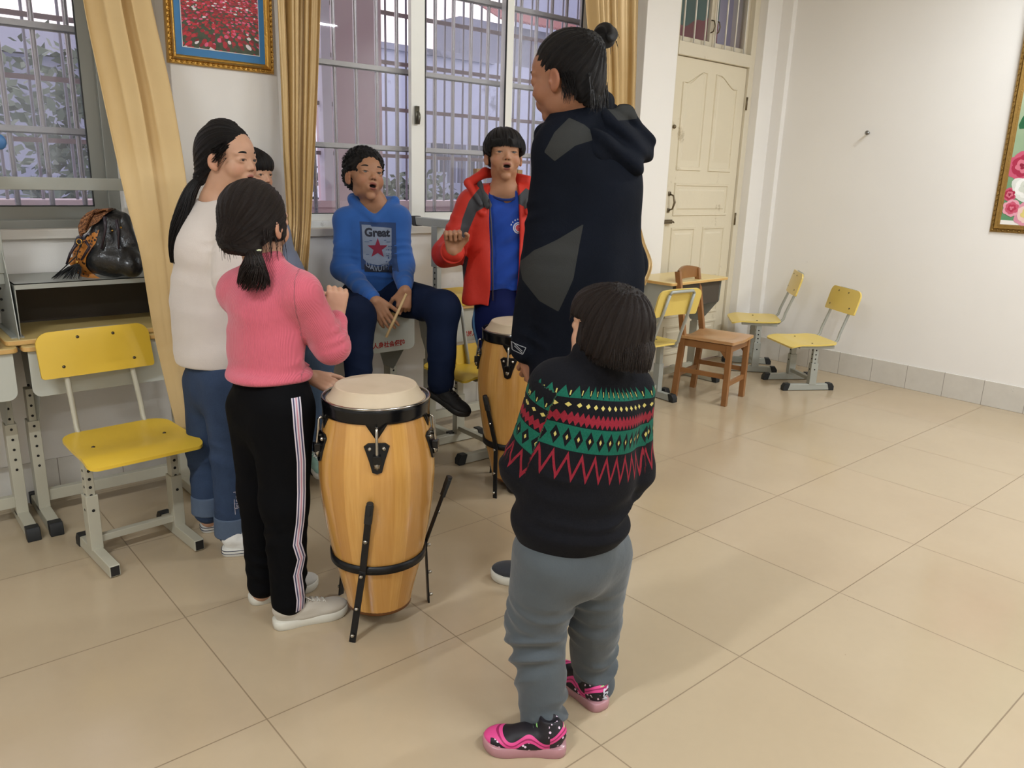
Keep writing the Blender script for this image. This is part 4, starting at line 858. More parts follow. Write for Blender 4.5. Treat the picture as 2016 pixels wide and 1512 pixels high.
    return link(name, me, m, parent, True, world)
def wob(p, f, seed=0.):
    """cheap smooth noise in [-1,1] from warped sines"""
    x, y, z = p[:, 0] * f, p[:, 1] * f, p[:, 2] * f; s = seed
    a = np.sin(x * 1.3 + 2.1 * np.sin(y * .9 + s) + s); b = np.sin(y * 1.7 + 1.7 * np.sin(z * 1.1 + 1.3 * s) + 2 * s); c = np.sin(z * 1.5 + 2.3 * np.sin(x * .8 + .7 * s) + 3 * s)
    return (a * b + b * c + c * a) / 3 + .33 * np.sin(x * 2.3 + y * 1.9 + z * 2.7 + 4 * s)
def fold_field(p, a, b, r, amp, n=5, lo=0.0, hi=1.0, seed=0., tw=2.0):
    """ring folds around the limb a->b between fractions lo..hi"""
    a, b = A3(a), A3(b); ab = b - a; L = np.linalg.norm(ab); u = ab / L; pa = p - a; t = (pa @ u) / L; rad = pa - (pa @ u)[:, None] * u; q = nrm(np.cross(u, [.3, .5, .8])); w_ = np.cross(u, q)
    ang = np.arctan2(rad @ q, rad @ w_); d = np.linalg.norm(rad, axis=1); m_ = np.clip((t - lo) * 8, 0, 1) * np.clip((hi - t) * 8, 0, 1) * np.clip(1 - (d - r) / (r * .9 + 1e-6), 0, 1)
    ph = 2 * np.pi * n * (t - lo) / max(1e-6, hi - lo) + tw * np.sin(ang + seed) + 1.1 * np.sin(2 * ang + 2 * seed) + 1.3 * wob(p, 9, seed)
    k = np.clip(.55 + .55 * np.sin(ang * 1.0 + seed * 1.7 + 5 * t) + .35 * wob(p, 14, seed + 2), 0, 1.2)
    return amp * .8 * m_ * k * (np.abs(np.sin(ph * .5)) ** 1.2 - .35)
# ---------------------------------------------------------------- materials for people
def skinmat(name, base, lip=(150, 84, 78)):
    m, nb = newmat(name, 0.5, 0.35); n = nb.noise(35, 5); c = nb.mix(n, srgb(*[max(0, x - 8) for x in base]), srgb(*[min(255, x + 7) for x in base]))
    c = nb.mix(nb.m('MULTIPLY', nb.attr('blush'), .35), c, srgb(base[0], int(base[1] * .78), int(base[2] * .72)))
    c = nb.mix(nb.attr('lip'), c, srgb(*lip)); c = nb.mix(nb.attr('dark'), c, srgb(30, 18, 16)); nb.link(c, nb.b.inputs['Base Color'])
    nb.b.inputs['Subsurface Weight'].default_value = .12; nb.b.inputs['Subsurface Radius'].default_value = (.02, .008, .004); nb.b.inputs['Subsurface Scale'].default_value = .35
    nb.bump(nb.noise(240, 3), .1, .0006); return m
def hairmat(name, c1=(7, 6, 7), c2=(30, 25, 24), rough=.42):
    m, nb = newmat(name, rough, .28); cb = nb.n('ShaderNodeCombineXYZ'); nb.link(nb.m('MULTIPLY', nb.attr('hu'), 1.0), cb.inputs[0]); nb.link(nb.m('MULTIPLY', nb.attr('hv'), .5), cb.inputs[1])
    n = nb.noise(26, 5, cb.outputs[0], .65); n2 = nb.noise(110, 3, cb.outputs[0]); nb.link(nb.mix(nb.m('MULTIPLY', n, nb.m('ADD', n2, .35)), srgb(*c1), srgb(*c2)), nb.b.inputs['Base Color'])
    nb.bump(nb.m('ADD', n, nb.m('MULTIPLY', n2, .8)), .7, .004); return m
def clothmat(name, col, rough=.85, weave=380, ws=.25, var=.08, crease=.35, cscale=9, sheen=.2):
    if sum(col) < 130: sheen = 0
    m, nb = newmat(name, rough, .25 if sheen else .08); n = nb.noise(6, 5); nb.link(nb.mix(n, srgb(*[max(0, int(x * (1 - var))) for x in col]), srgb(*[min(255, int(x * (1 + var))) for x in col])), nb.b.inputs['Base Color'])
    nb.b.inputs['Sheen Weight'].default_value = sheen; w_ = nb.noise(weave, 2); cr = nb.noise(cscale, 3, None, .55)
    nb.bump(nb.m('ADD', nb.m('MULTIPLY', w_, ws * .12), nb.m('MULTIPLY', cr, crease)), .6, .012); return m
# ---------------------------------------------------------------- heads
class Head:
    def __init__(s, c, fwd, up=(0, 0, 1), H=.225, roll=0.):
        """c: centre of the skull (local (0,0,.55)); fwd: gaze direction of the face"""
        f = nrm(fwd); u = nrm(A3(up) - f * (A3(up) @ f)); r = np.cross(f, u)
        if roll: u, r = u * math.cos(roll) + r * math.sin(roll), r * math.cos(roll) - u * math.sin(roll)
        s.R = np.stack([r, f, u], 1); s.H = H; s.c = A3(c); s.o = s.c - s.R @ (np.array([0, 0, .55]) * H)
    def w(s, x, y, z): return s.o + s.R @ (np.array([x, y, z]) * s.H)
    def loc(s, p): return ((p - s.o) @ s.R) / s.H
    def E(s, c, r, tilt=None):
        M = s.R
        if tilt: M = s.R @ np.array(Matrix.Rotation(tilt[0], 3, tilt[1]))
        return Ell(s.w(*c), np.array(r) * s.H, M)
    def C(s, a, b, ra, rb, sq=None): return Cone(s.w(*a), s.w(*b), ra * s.H, rb * s.H, (s.R @ A3(sq[0]), sq[1]) if sq else None)
    def skin(s, mouth=.0, neck=None, nr=.055, child=0., smile=0., wide=1.0):
        k = .05 * s.H; q = []
        q += [(s.E((0, -.08, .635), (.335 * wide, .42, .36)), k, '+'), (s.E((0, .06, .60), (.29 * wide, .33, .30)), k, '+'), (s.E((0, .10, .40), (.275 * wide, .28, .27)), k, '+'), (s.E((0, .10, .235 - mouth * .03), (.215 * wide, .235, .17)), k, '+'),
              (s.E((0, .235, .075 - mouth * .05), (.095, .085, .075)), k, '+')]
        for x in (-1, 1):
            q += [(s.E((x * .165 * wide, .200, .335), (.118, .130, .130)), k, '+'), (s.E((x * .13, .285, .565), (.11, .055, .04)), k, '+'), (s.E((x * .185 * wide, .02, .21), (.06, .14, .13)), k, '+')]
        for x in (-1, 1): q.append((s.E((x * .142, .415, .475), (.085, .06, .045)), k * .9, '-'))
        for x in (-1, 1): q.append((s.E((x * .142, .285, .478), (.088, .083, .068)), .02 * s.H, '+'))
        q += [(s.C((0, .322, .52), (0, .388, .40), .024, .034), k * .7, '+'), (s.E((0, .392, .362), (.045, .046, .040)), k * .45, '+')]
        for x in (-1, 1): q += [(s.E((x * .050, .372, .345), (.030, .036, .028)), k * .35, '+'), (s.E((x * .027, .400, .322), (.014, .02, .011)), .008 * s.H, '-')]
        m = mouth; zl = .215
        q += [(s.E((0, .305, zl), (.12, .070, .08 + m * .03)), k, '+'), (s.E((0, .354, zl + .026 + m * .012), (.080, .026, .018)), .02 * s.H, '+'), (s.E((0, .346, zl - .022 - m * .040), (.068, .028, .021)), .02 * s.H, '+')]
        if m > 0: q.append((s.E((0, .375, zl - m * .012), (.074, .085, .011 + .027 * m)), .010 * s.H, '-'))
        else: q.append((s.E((0, .405, zl + .004), (.082, .03, .005)), .010 * s.H, '-'))
        for x in (-1, 1): q.append((s.E((x * .142, .385, .474), (.066, .055, .0205)), .008 * s.H, '-'))
        for x in (-1, 1):
            q += [(s.E((x * .345 * wide, -.045, .43), (.030, .085, .125), (x * .32, 'Z')), .02 * s.H, '+'), (s.E((x * .33 * wide, -.02, .34), (.028, .045, .05), (x * .2, 'Z')), .02 * s.H, '+'),
                  (s.E((x * .375 * wide, -.025, .44), (.022, .050, .082), (x * .32, 'Z')), .014 * s.H, '-'), (s.E((x * .345 * wide, .015, .41), (.022, .025, .035)), .012 * s.H, '+')]
        if neck is not None: q.append((Cone(s.w(0, -.09, .28), neck, nr * 1.0, nr * 1.12), .03, '+')); q.append((Cone(s.w(0, .02, .20), A3(neck) + s.R[:, 1] * .01, nr * .75, nr * .9), .03, '+'))
        s.mouth = m; return q
    def attrs(s, V):
        L = s.loc(V); x, y, z = L.T; m = s.mouth; zl = .215
        el = lambda cx, cz, rx, rz: np.clip(1.6 - 1.6 * np.sqrt(((np.abs(x) - cx) / rx) ** 2 + ((z - cz) / rz) ** 2) + .3, 0, 1) * (y > .2)
        lip = np.maximum(np.clip(3 - 3 * np.sqrt((x / .092) ** 2 + ((z - zl - .022 - m * .012) / .036) ** 2), 0, 1), np.clip(3 - 3 * np.sqrt((x / .078) ** 2 + ((z - zl + .026 + m * .042) / .036) ** 2), 0, 1)) * (y > .315)
        inm = np.clip(4 - 4 * np.sqrt((x / .078) ** 2 + ((z - zl + m * .012) / (.015 + .029 * m)) ** 2), 0, 1) * (y > .15) * (y < .366) * (m > 0)
        line = np.clip(3 - 3 * np.sqrt((x / .085) ** 2 + ((z - zl - .004) / .008) ** 2), 0, 1) * (y > .3) * (m == 0) * .6
        lid = np.clip(3 - 3 * np.abs((z - .492 + 3.2 * (np.abs(x) - .142) ** 2) / .009), 0, 1) * (np.abs(np.abs(x) - .142) < .066) * (y > .30) * .75
        nos = np.clip(3 - 3 * np.sqrt(((np.abs(x) - .030) / .020) ** 2 + ((z - .324) / .014) ** 2), 0, 1) * (y > .36) * .8
        blush = np.clip(1 - np.sqrt(((np.abs(x) - .19) / .12) ** 2 + ((z - .34) / .12) ** 2), 0, 1) * (y > .1) + np.clip(1 - np.sqrt((x / .06) ** 2 + ((z - .36) / .06) ** 2), 0, 1) * (y > .3) * .7 + (np.abs(x) > .33) * (np.abs(z - .42) < .14) * .8
        return {'lip': lip * .9, 'dark': np.maximum.reduce([inm, line, lid, nos]), 'blush': np.clip(blush, 0, 1)}
    def features(s, parent, gaze=(0, 1, 0), brow=(22, 16, 15)):
        """eyes and eyebrows as children of the body"""
        for x in (-1, 1):
            r = .072 * s.H; c = s.w(x * .142, .282, .476); me = bpy.data.meshes.new('eye'); bm = bmesh.new(); bmesh.ops.create_uvsphere(bm, u_segments=24, v_segments=16, radius=r); bm.to_mesh(me); bm.free()
            g = s.R @ nrm(gaze); a = [float(np.dot(np.array(v.co) / r, g)) for v in me.vertices]; at = me.attributes.new('gz', 'FLOAT', 'POINT'); at.data.foreach_set('value', a)
            o = link('eye', me, M_EYE, None, True); o.location = c
            par = parent; o.parent = par; o.matrix_parent_inverse = Matrix.Translation(-par.location) if par.rotation_euler.z == 0 else par.matrix_world.inverted()
            b = MB(); pts = []
            for i in range(9):
                t = i / 8; xx = .058 + .165 * t; zz = .572 + .030 * math.sin(t * 2.6) - .012 * t; yy = .362 - 1.9 * (xx - .06) ** 2; pts.append(s.w(x * xx, yy, zz))
            b.tube(pts, [.004 * s.H, .014 * s.H, .017 * s.H, .018 * s.H, .017 * s.H, .015 * s.H, .012 * s.H, .007 * s.H, .002 * s.H], 8); b.build('eyebrow', mat('brow_hair', brow, .8, 0, .3, 60), parent, True, world=True)
m, nb = newmat('eyeball', 0.12, .6); g = nb.attr('gz'); c = nb.mix(nb.m('GREATER_THAN', g, .80), srgb(206, 200, 194), srgb(44, 26, 18)); nb.link(nb.mix(nb.m('GREATER_THAN', g, .965), c, srgb(8, 6, 6)), nb.b.inputs['Base Color']); M_EYE = m
# ---------------------------------------------------------------- hands: five fingers, each three bones
def hand(wrist, fdir, back, thumb_side, L=.16, curl=(.3, .3, .3, .3), tcurl=.4, spread=.12, k=.004, tsp=.7, curl2=None, fsc=1.0):
    """fdir: wrist -> knuckles; back: normal out of the back of the hand; thumb_side: +1/-1 along cross(fdir, back)"""
    f = nrm(fdir); b = nrm(A3(back) - f * (A3(back) @ f)); s = np.cross(f, b) * thumb_side; w0 = A3(wrist); q = []
    pl = L * .50; pw = L * .21
    for i in (-1.0, -.35, .35, 1.0): q.append((Cone(w0 + s * (i * pw * .55) - b * .0, w0 + f * pl * .94 + s * (i * pw * .82), L * .072, L * .064), .010, '+'))
    q.append((Cone(w0 + s * pw * .7 + f * pl * .15, w0 + f * pl * .55 + s * pw * 1.15 - b * L * .03, L * .085, L * .075), .010, '+'))
    tips = []
    for n_, (i, ln, cu) in enumerate(zip((.84, .29, -.27, -.80), (.43, .475, .44, .35), curl)):
        p = w0 + f * pl + s * (i * pw); a = spread * i; d = nrm(f * math.cos(a) + s * math.sin(a)); nb_ = b; ang = 0
        cs = cu if isinstance(cu, (tuple, list)) else (cu * .9, cu * 1.15, cu * .8)
        for j, (fr, rr) in enumerate(zip((.46, .31, .23), (.055, .050, .044))):
            c_ = cs[j]; d, nb_ = nrm(d * math.cos(c_) - nb_ * math.sin(c_)), nrm(nb_ * math.cos(c_) + d * math.sin(c_)); p2 = p + d * ln * L * fr * fsc
            q.append((Cone(p, p2, rr * L, (rr - .005) * L), k if j == 0 else .003, '+')); p = p2
        tips.append(p)
    p = w0 + f * pl * .22 + s * pw * .85; d = nrm(f * math.cos(tsp) + s * math.sin(tsp) - b * .25)
    for j, (ln, rr) in enumerate(zip((.26, .20, .16), (.070, .062, .054))):
        p2 = p + d * ln * L; q.append((Cone(p, p2, rr * L, (rr - .006) * L), .006 if j == 0 else .003, '+')); p = p2; d = nrm(d + (-s * .55 - b * .45) * tcurl)
    return q
# ---------------------------------------------------------------- shoes
def shoe(parent, heel, toe, L, mu, ms, name='shoe', sole_h=.022, ankle=None, W=.36, toecap=None, high=1.0, pitch=0., laces=None, stripes=None, attrs=None, solefn=None, extra=None):
    """upper and sole; heel/toe are ground points under the shoe; returns the upper object"""
    h0 = A3(heel); f = nrm(A3(toe) - h0); s = nrm(np.cross(f, UPV)); u = np.cross(s, f); W = W * L
    X = lambda a, b, c: h0 + f * (a * L) + s * (b * W) + u * c
    M = np.stack([s, f, u], 1); hh = .26 * L * high; q = []; z0 = sole_h
    q += [(Ell(X(.17, 0, z0 + hh * .52), (W * .40, .17 * L, hh * .55), M), .02, '+'), (Ell(X(.42, 0, z0 + hh * .36), (W * .42, .26 * L, hh * .42), M), .02, '+'), (Ell(X(.74, .03, z0 + hh * .15), (W * .46, .25 * L, hh * .34), M), .02, '+'), (Ell(X(.50, 0, z0 + .004), (W * .44, .46 * L, .018), M), .01, '+')]
    a = X(.20, 0, z0 + hh * 1.15) if ankle is None else A3(ankle)
    q.append((Cone(X(.20, 0, z0 + hh * .6), X(.22, 0, z0 + hh * 1.05), W * .34, W * .30), .015, '+'))
    q.append((Ell(X(.20, 0, z0 + hh * 1.45), (W * .25, .13 * L, hh * .42), M), .006, '-'))
    q.append((Plane(X(0, 0, z0 - .004), -u), .004, '-'))
    up = sdf_mesh(name, q, .0035, mu, parent, attrs=(lambda V: attrs(((V - h0) @ f) / L, ((V - h0) @ s) / W, ((V - h0) @ u))) if attrs else None)
    # sole: outline swept with rounded edge
    out = [(0.0, .0), (.01, .22), (.07, .38), (.2, .42), (.38, .40), (.56, .46), (.74, .52), (.88, .44), (.97, .24), (1.0, .02)]; pts = out + [(a_, -b_ * .96) for a_, b_ in out[-2:0:-1]]
    N = len(pts); dense = []
    for i in range(N):
        p0, p1, p2, p3 = [np.array(pts[(i + o) % N]) for o in (-1, 0, 1, 2)]
        for t in (0, .25, .5, .75): dense.append(.5 * ((2 * p1) + (p2 - p0) * t + (2 * p0 - 5 * p1 + 4 * p2 - p3) * t * t + (3 * p1 - p0 - 3 * p2 + p3) * t ** 3))
    b = MB(); lift = lambda a_: .010 * max(0, (a_ - .80) / .2) ** 2
    rings = []
    for z, e in ((.0, -.02), (.002, 0), (sole_h * .5, .006), (sole_h - .001, 0), (sole_h + .002, -.03)):
        ring = []
        for a_, b_ in dense:
            wv = solefn(a_, z / sole_h) if solefn else 0
            ring.append(X(.5 + (a_ - .5) * (1 + e), b_ * (1 + 2 * e) * (1 + wv), z + lift(a_)))
        rings.append(ring)
    K = len(dense); vs = [p for r_ in rings for p in r_]; fs = [(i * K + j, i * K + (j + 1) % K, (i + 1) * K + (j + 1) % K, (i + 1) * K + j) for i in range(len(rings) - 1) for j in range(K)] + [tuple(range(K - 1, -1, -1)), tuple((len(rings) - 1) * K + j for j in range(K))]
    b.add(vs, fs); so = b.build('sole', ms, up, autosm=50, world=True)
    if stripes:
        for zf, mm in stripes:
            q_ = MB(); q_.tube([X(.5 + (a_ - .5) * 1.012, b_ * 1.012, sole_h * zf + lift(a_)) for a_, b_ in dense + dense[:1]], .0013, 6, caps=False); q_.build('sole_stripe', mm, up, True, world=True)
    if laces:
        bv = BVHTree.FromObject(up, bpy.context.evaluated_depsgraph_get()) if False else None
        q_ = MB(); bvt = BVHTree.FromPolygons([v.co[:] for v in up.data.vertices], [p_.vertices[:] for p_ in up.data.polygons])
        def srf(a_, b_):
            o = Vector(X(a_, b_, .25)); hit = bvt.ray_cast(o, -Vector(u)); return (hit[0] + Vector(u) * .0015) if hit[0] else Vector(X(a_, b_, z0 + hh * .6))
        for i in range(5):
            a_ = .36 + i * .075
            for s0, s1 in ((-1, 1), (1, -1)): q_.tube([srf(a_ + .03 * t, (s0 + (s1 - s0) * t) * .17) for t in (0, .25, .5, .75, 1)], .0022, 6)
        c_ = srf(.34, 0); S = Vector(s); Fv = Vector(f); U = Vector(u)
        for sg in (-1, 1):
            q_.tube([c_, c_ + S * sg * .018 + U * .010, c_ + S * sg * .034 + U * .002 - Fv * .004, c_ + S * sg * .022 - U * .004, c_], .002, 6); q_.tube([c_, c_ + S * sg * .012 + Fv * .02 + U * .003, c_ + S * sg * .024 + Fv * .034 - U * .004], .002, 6)
        q_.build('laces', laces, up, True, world=True)
    up['shoe'] = 1; del up['shoe']; return up, X
def strands(name, paths, r0, m, parent, r1=.0004, sides=3, hu=None):
    """many thin tapering hair strands in one mesh"""
    V = []; F = []; U = []; HV = []
    for ip, pts in enumerate(paths):
        pts = [A3(p) for p in pts]; n = len(pts); d0 = nrm(pts[-1] - pts[0]); a = nrm(np.cross(d0, [.31, .52, .79])); b = np.cross(d0, a); k = len(V)
        for i, p in enumerate(pts):
            r = r0 * (1 - i / (n - 1)) ** .6 + r1
            for j in range(sides): t = 2 * math.pi * j / sides; V.append(tuple(p + (a * math.cos(t) + b * math.sin(t)) * r)); U.append(ip * .173 % 7.0); HV.append(i / n)
        for i in range(n - 1):
            for j in range(sides): F.append((k + i * sides + j, k + i * sides + (j + 1) % sides, k + (i + 1) * sides + (j + 1) % sides, k + (i + 1) * sides + j))
    me = bpy.data.meshes.new(name); me.from_pydata(V, [], F); me.update()
    for nm, val in (('hu', U), ('hv', HV)): at = me.attributes.new(nm, 'FLOAT', 'POINT'); at.data.foreach_set('value', val)
    return link(name, me, m, parent, True, True)
def bvh(o):
    return BVHTree.FromPolygons([v.co[:] for v in o.data.vertices], [p.vertices[:] for p in o.data.polygons])
def decal(name, obj, verts2, faces, origin, right, up, m, off=.0012, reach=.25, sub=0, world=True):
    """flat print projected onto a garment: verts2 in metres in the (right,up) frame at origin, thrown along -normal"""
    t = bvh(obj); r, u = nrm(right), nrm(up); n = nrm(np.cross(r, u)); o = A3(origin)
    bm = bmesh.new(); vs = [bm.verts.new((x, y, 0)) for x, y in verts2]
    for f in faces:
        try: bm.faces.new([vs[i] for i in f])
        except ValueError: pass
    if sub:
        xs = [p[0] for p in verts2]; ys = [p[1] for p in verts2]
        for axis, vals in ((0, xs), (1, ys)):
            c = min(vals) + sub
            while c < max(vals):
                co = [0, 0, 0]; no = [0, 0, 0]; co[axis] = c; no[axis] = 1
                bmesh.ops.bisect_plane(bm, geom=bm.verts[:] + bm.edges[:] + bm.faces[:], plane_co=co, plane_no=no); c += sub
    for v in bm.verts:
        s = o + r * v.co.x + u * v.co.y + n * reach; hit = t.ray_cast(Vector(s), Vector(-n), reach * 2.2)
        if hit[0] is not None: v.co = hit[0] + hit[1] * off if hit[1].dot(Vector(n)) > 0 else hit[0] - hit[1] * off
        else: v.co = Vector(o + r * v.co.x + u * v.co.y)
    me = bpy.data.meshes.new(name); bm.to_mesh(me); bm.free(); return link(name, me, m, obj, True, world)
class Fig:
    """a figure standing at ground point p0: J(u,v,o) = joint seen at pixel (u,v), o metres further away than p0"""
    def __init__(s, name, x, y, label):
        s.p0 = A3((x, y, 0)); s.e = empty(name, (x, y, 0), 0, label, 'person')
    def J(s, u, v, o=0.):
        r = R3 @ np.array([(u - 1008) / FPX, -(v - 756) / FPX, -1.0]); t = ((s.p0 - CC) @ AW + o) / (r @ AW); return CC + r * t
def dirv(r, a, z=0.): return nrm(RT * r + AW * a + UPV * z)
# ================================================================= PEOPLE
SK1 = skinmat('skin_light', (196, 152, 124)); SK2 = skinmat('skin_tan', (172, 126, 96), (136, 74, 66)); SK3 = skinmat('skin_warm', (150, 104, 78), (120, 66, 58))
HR = hairmat('black_hair'); HRB = hairmat('dark_brown_hair', (11, 8, 7), (46, 33, 27))
V3 = lambda *a: A3(a)
def limb(pts, rs, k=.02, sq=None): return [(Cone(pts[i], pts[i + 1], rs[i], rs[i + 1], sq), k, '+') for i in range(len(pts) - 1)]
def poly_sd(q, pts):
    """signed distance to a closed polygon, negative inside; q (n,2)"""
    P_ = np.array(pts, float); d = np.full(len(q), 1e9); inside = np.zeros(len(q), bool); N = len(P_)
    for i in range(N):
        a, b = P_[i], P_[(i + 1) % N]; e = b - a; w_ = q - a; t = np.clip((w_ @ e) / (e @ e), 0, 1); d = np.minimum(d, np.linalg.norm(w_ - t[:, None] * e, axis=1))
        c = ((a[1] > q[:, 1]) != (b[1] > q[:, 1])) & (q[:, 0] < (b[0] - a[0]) * (q[:, 1] - a[1]) / (b[1] - a[1] + 1e-12) + a[0]); inside ^= c
    return np.where(inside, -d, d)
def flat2(p): p = np.atleast_2d(p); return np.stack([p @ RT, p[:, 2]], 1)
def pol(F, px, o=0.): return [flat2(F.J(u, v, o))[0] for u, v in px]
def torso(C, hips, waist, chest, nb, sl, sr, f, r, dep=.68, k=.045, sr_=.055):
    """elliptical stack hips->chest and shoulder yoke; r=(hip,waist,chest) half widths"""
    sq = (f, dep); q = [(Cone(hips, waist, r[0], r[1], sq), k, '+'), (Cone(waist, chest, r[1], r[2], sq), k, '+')]
    for s in (sl, sr): q += [(Cone(chest, s + (A3(nb) - s) * .12, r[2] * .72, sr_), k, '+'), (Cone(nb, s, sr_ * .9, sr_), k * .8, '+')]
    return q
def hair_attr(h, tie):
    """strand coordinates: azimuth round the tie direction and distance from it"""
    t = nrm(tie); a = nrm(np.cross(t, [.1, .9, .3])); b = np.cross(t, a)
    def f(V):
        L = h.loc(V) - A3((0, -.08, .6)); z = L @ t; x = L @ a; y = L @ b; az = np.arctan2(y, x); return {'hu': az * 3.0, 'hv': z * 1.2}
    return f
def hair_disp(h, tie, amp=.0028, seed=0.):
    t = nrm(tie); a = nrm(np.cross(t, [.1, .9, .3])); b = np.cross(t, a)
    def f(p):
        L = h.loc(p) - A3((0, -.08, .6)); az = np.arctan2(L @ b, L @ a); z = L @ t; return amp * (np.sin(az * 23 + seed + 2 * np.sin(z * 4)) * .5 + np.sin(az * 51 + 1.7 * seed + 3 * np.sin(z * 5 + az)) * .5)
    return f
WHITE_RUB = mat('white_rubber', (222, 220, 212), .5, 0, .04, 20); NAVY = mat('navy_rubber', (36, 42, 66), .5)
DENIM = None
def denim(name, c1, c2):
    m, nb = newmat(name, .8, .2); n = nb.noise(7, 5, None, .6); n2 = nb.noise(240, 2); nb.link(nb.mix(nb.m('MULTIPLY', nb.m('ADD', n, nb.m('MULTIPLY', n2, .35)), .8), srgb(*c1), srgb(*c2)), nb.b.inputs['Base Color']); nb.bump(nb.m('ADD', nb.m('MULTIPLY', n2, .05), nb.m('MULTIPLY', nb.noise(16, 4), .5)), .7, .010); return m
JEANS = denim('blue_denim', (24, 34, 54), (64, 82, 112)); JEANS2 = denim('light_blue_denim', (46, 62, 88), (94, 114, 140)); CUFF = denim('faded_cuff_denim', (66, 80, 102), (100, 114, 134))
def ring_cuff(F, a, b, r, m, name='cuff', sq=1., h=.003, t=.006):
    """short rolled band around a limb between points a and b"""
    o = sdf_mesh(name, [(Cone(a, b, r, r * 1.02), .004, '+'), (Plane(a, A3(a) - A3(b)), .003, '-'), (Plane(b, A3(b) - A3(a)), .003, '-')], .0035, m, F.e); return o

# ---------------------------------------------------------------- A: girl in the white sweater
F = Fig('person', .30, .42, 'girl in a white sweater and blue jeans with a long black ponytail'); J = F.J
f = dirv(.50, .87); sd = nrm(np.cross(f, UPV)); hd = dirv(.94, -.30, -.02)
nb_, sl, sr = J(424, 398), J(389, 436, .06), J(462, 440, -.07); hip = J(425, 735, .0); wst = J(420, 610); chs = J(418, 480)
H = Head(J(452, 304, -.01), hd, H=.212)
lw, rw = J(408, 590, .22), J(585, 604, -.10)
body = H.skin(mouth=.15, neck=J(430, 392), nr=.047) + torso(F, hip, wst, chs, nb_, sl, sr, f, (.11, .085, .10), sr_=.035) + limb([sr, J(456, 545, -.13), rw], [.035, .03, .022]) + limb([sl, J(392, 560, .16), lw], [.035, .03, .022]) \
    + hand(rw, dirv(.95, .1, -.05), dirv(.1, -.9, .4), -1, .145, (.9, .95, 1, 1.1), .5) + hand(lw, dirv(.7, .6, 0), dirv(.5, -.5, .7), 1, .145, (.5,) * 4) \
    + limb([J(408, 745, .05), J(402, 900, .05), J(411, 1022, .04)], [.06, .045, .030]) + limb([J(448, 745, -.06), J(452, 905, -.05), J(462, 1062, -.05)], [.06, .045, .030])
bo = sdf_mesh('body', body, .003, SK1, F.e, attrs=H.attrs); H.features(bo, gaze=(.1, 1, -.02))
# sweater, loose with ribbed hem
sw = torso(F, J(424, 690), J(418, 600), J(416, 485), nb_ - UPV * .03, sl, sr, f, (.158, .142, .135), .78, .05, .058) + limb([sr, J(455, 548, -.13), J(560, 600, -.11)], [.060, .062, .040], .012) + limb([sl, J(388, 565, .16), lw], [.062, .06, .04], .03)
sw += [(Cone(J(430, 404), J(432, 380), .058, .054), .02, '-'), (Plane(J(424, 714), -UPV), .008, '-')]
WOOLW = clothmat('white_knit', (214, 204, 196), .9, 300, .5, .05, .5, 9, .3)
so = sdf_mesh('sweater', sw, .0045, WOOLW, F.e, disp=lambda p: .004 * wob(p, 11, 1.) + fold_field(p, sr, J(455, 548, -.13), .06, .008, 4, .3, 1.1, 1) + fold_field(p, J(424, 700), J(418, 500), .14, .004, 4, 0, 1, 2))
tr = limb([J(428, 700), J(428, 760)], [.115, .112], .03, (f, .85)) + limb([J(410, 750, .05), J(405, 890, .05), J(410, 1002, .04)], [.086, .062, .054], .03) + limb([J(446, 750, -.06), J(453, 900, -.05), J(456, 1040, -.05)], [.088, .064, .056], .03) + [(Plane(J(410, 1003, .04), -UPV, hi=J(418, 1000, .3) * 0 + 99), .003, '-')] * 0
jo = sdf_mesh('jeans', tr, .004, JEANS, F.e, disp=lambda p: .0022 * wob(p, 17, 2.) + fold_field(p, J(405, 890, .05), J(410, 1002, .04), .06, .006, 5, -.3, .9, 1) + fold_field(p, J(453, 900, -.05), J(456, 1040, -.05), .065, .007, 5, -.4, .8, 2))
ring_cuff(F, J(409, 972, .04), J(411, 1007, .04), .060, CUFF, 'jeans_cuff'); ring_cuff(F, J(456, 1012, -.05), J(458, 1050, -.05), .062, CUFF, 'jeans_cuff')
CANV = clothmat('white_canvas', (226, 224, 218), .7, 200, .3, .03, .1)
def canvas_shoe(F, heel, toe, L, W_=.36, m=None, **k):
    return shoe(F.e, heel, toe, L, m or CANV, WHITE_RUB, W=W_, sole_h=.026, stripes=((.42, NAVY), (.86, NAVY)), laces=mat('white_lace', (232, 230, 224), .7), **k)
h_ = PZ(396, 1046, 0); canvas_shoe(F, h_, h_ + dirv(.75, .5) * .225, .225)
h_ = PZ(438, 1090, 0); canvas_shoe(F, h_, h_ + dirv(.93, .25) * .228, .228)
# hair: cap drawn back to a long ponytail
tie = J(393, 352, -.02)
hc = [(H.E((0, -.10, .665), (.362, .435, .37)), .02, '+'), (H.E((.0, -.25, .52), (.31, .28, .30)), .03, '+'), (Cone(H.w(0, -.35, .42), tie, .05, .022), .03, '+'), (H.E((0, -.10, .99), (.16, .18, .07)), .02, '+'),
      (H.E((0, .40, .40), (.36, .325, .475)), .012, '-'), (H.E((.40, .07, .36), (.17, .145, .21)), .01, '-'), (H.E((-.40, .07, .36), (.17, .145, .21)), .01, '-'), (H.E((0, .0, .08), (.4, .3, .26)), .02, '-')]
ho = sdf_mesh('hair', hc, .003, HR, F.e, disp=hair_disp(H, (0, -.8, -.45), .0026), attrs=hair_attr(H, (0, -.8, -.45)))
pt = [tie, J(378, 372, -.04), J(366, 400, -.05), J(352, 440, -.06), J(345, 480, -.06), J(345, 517, -.05)]
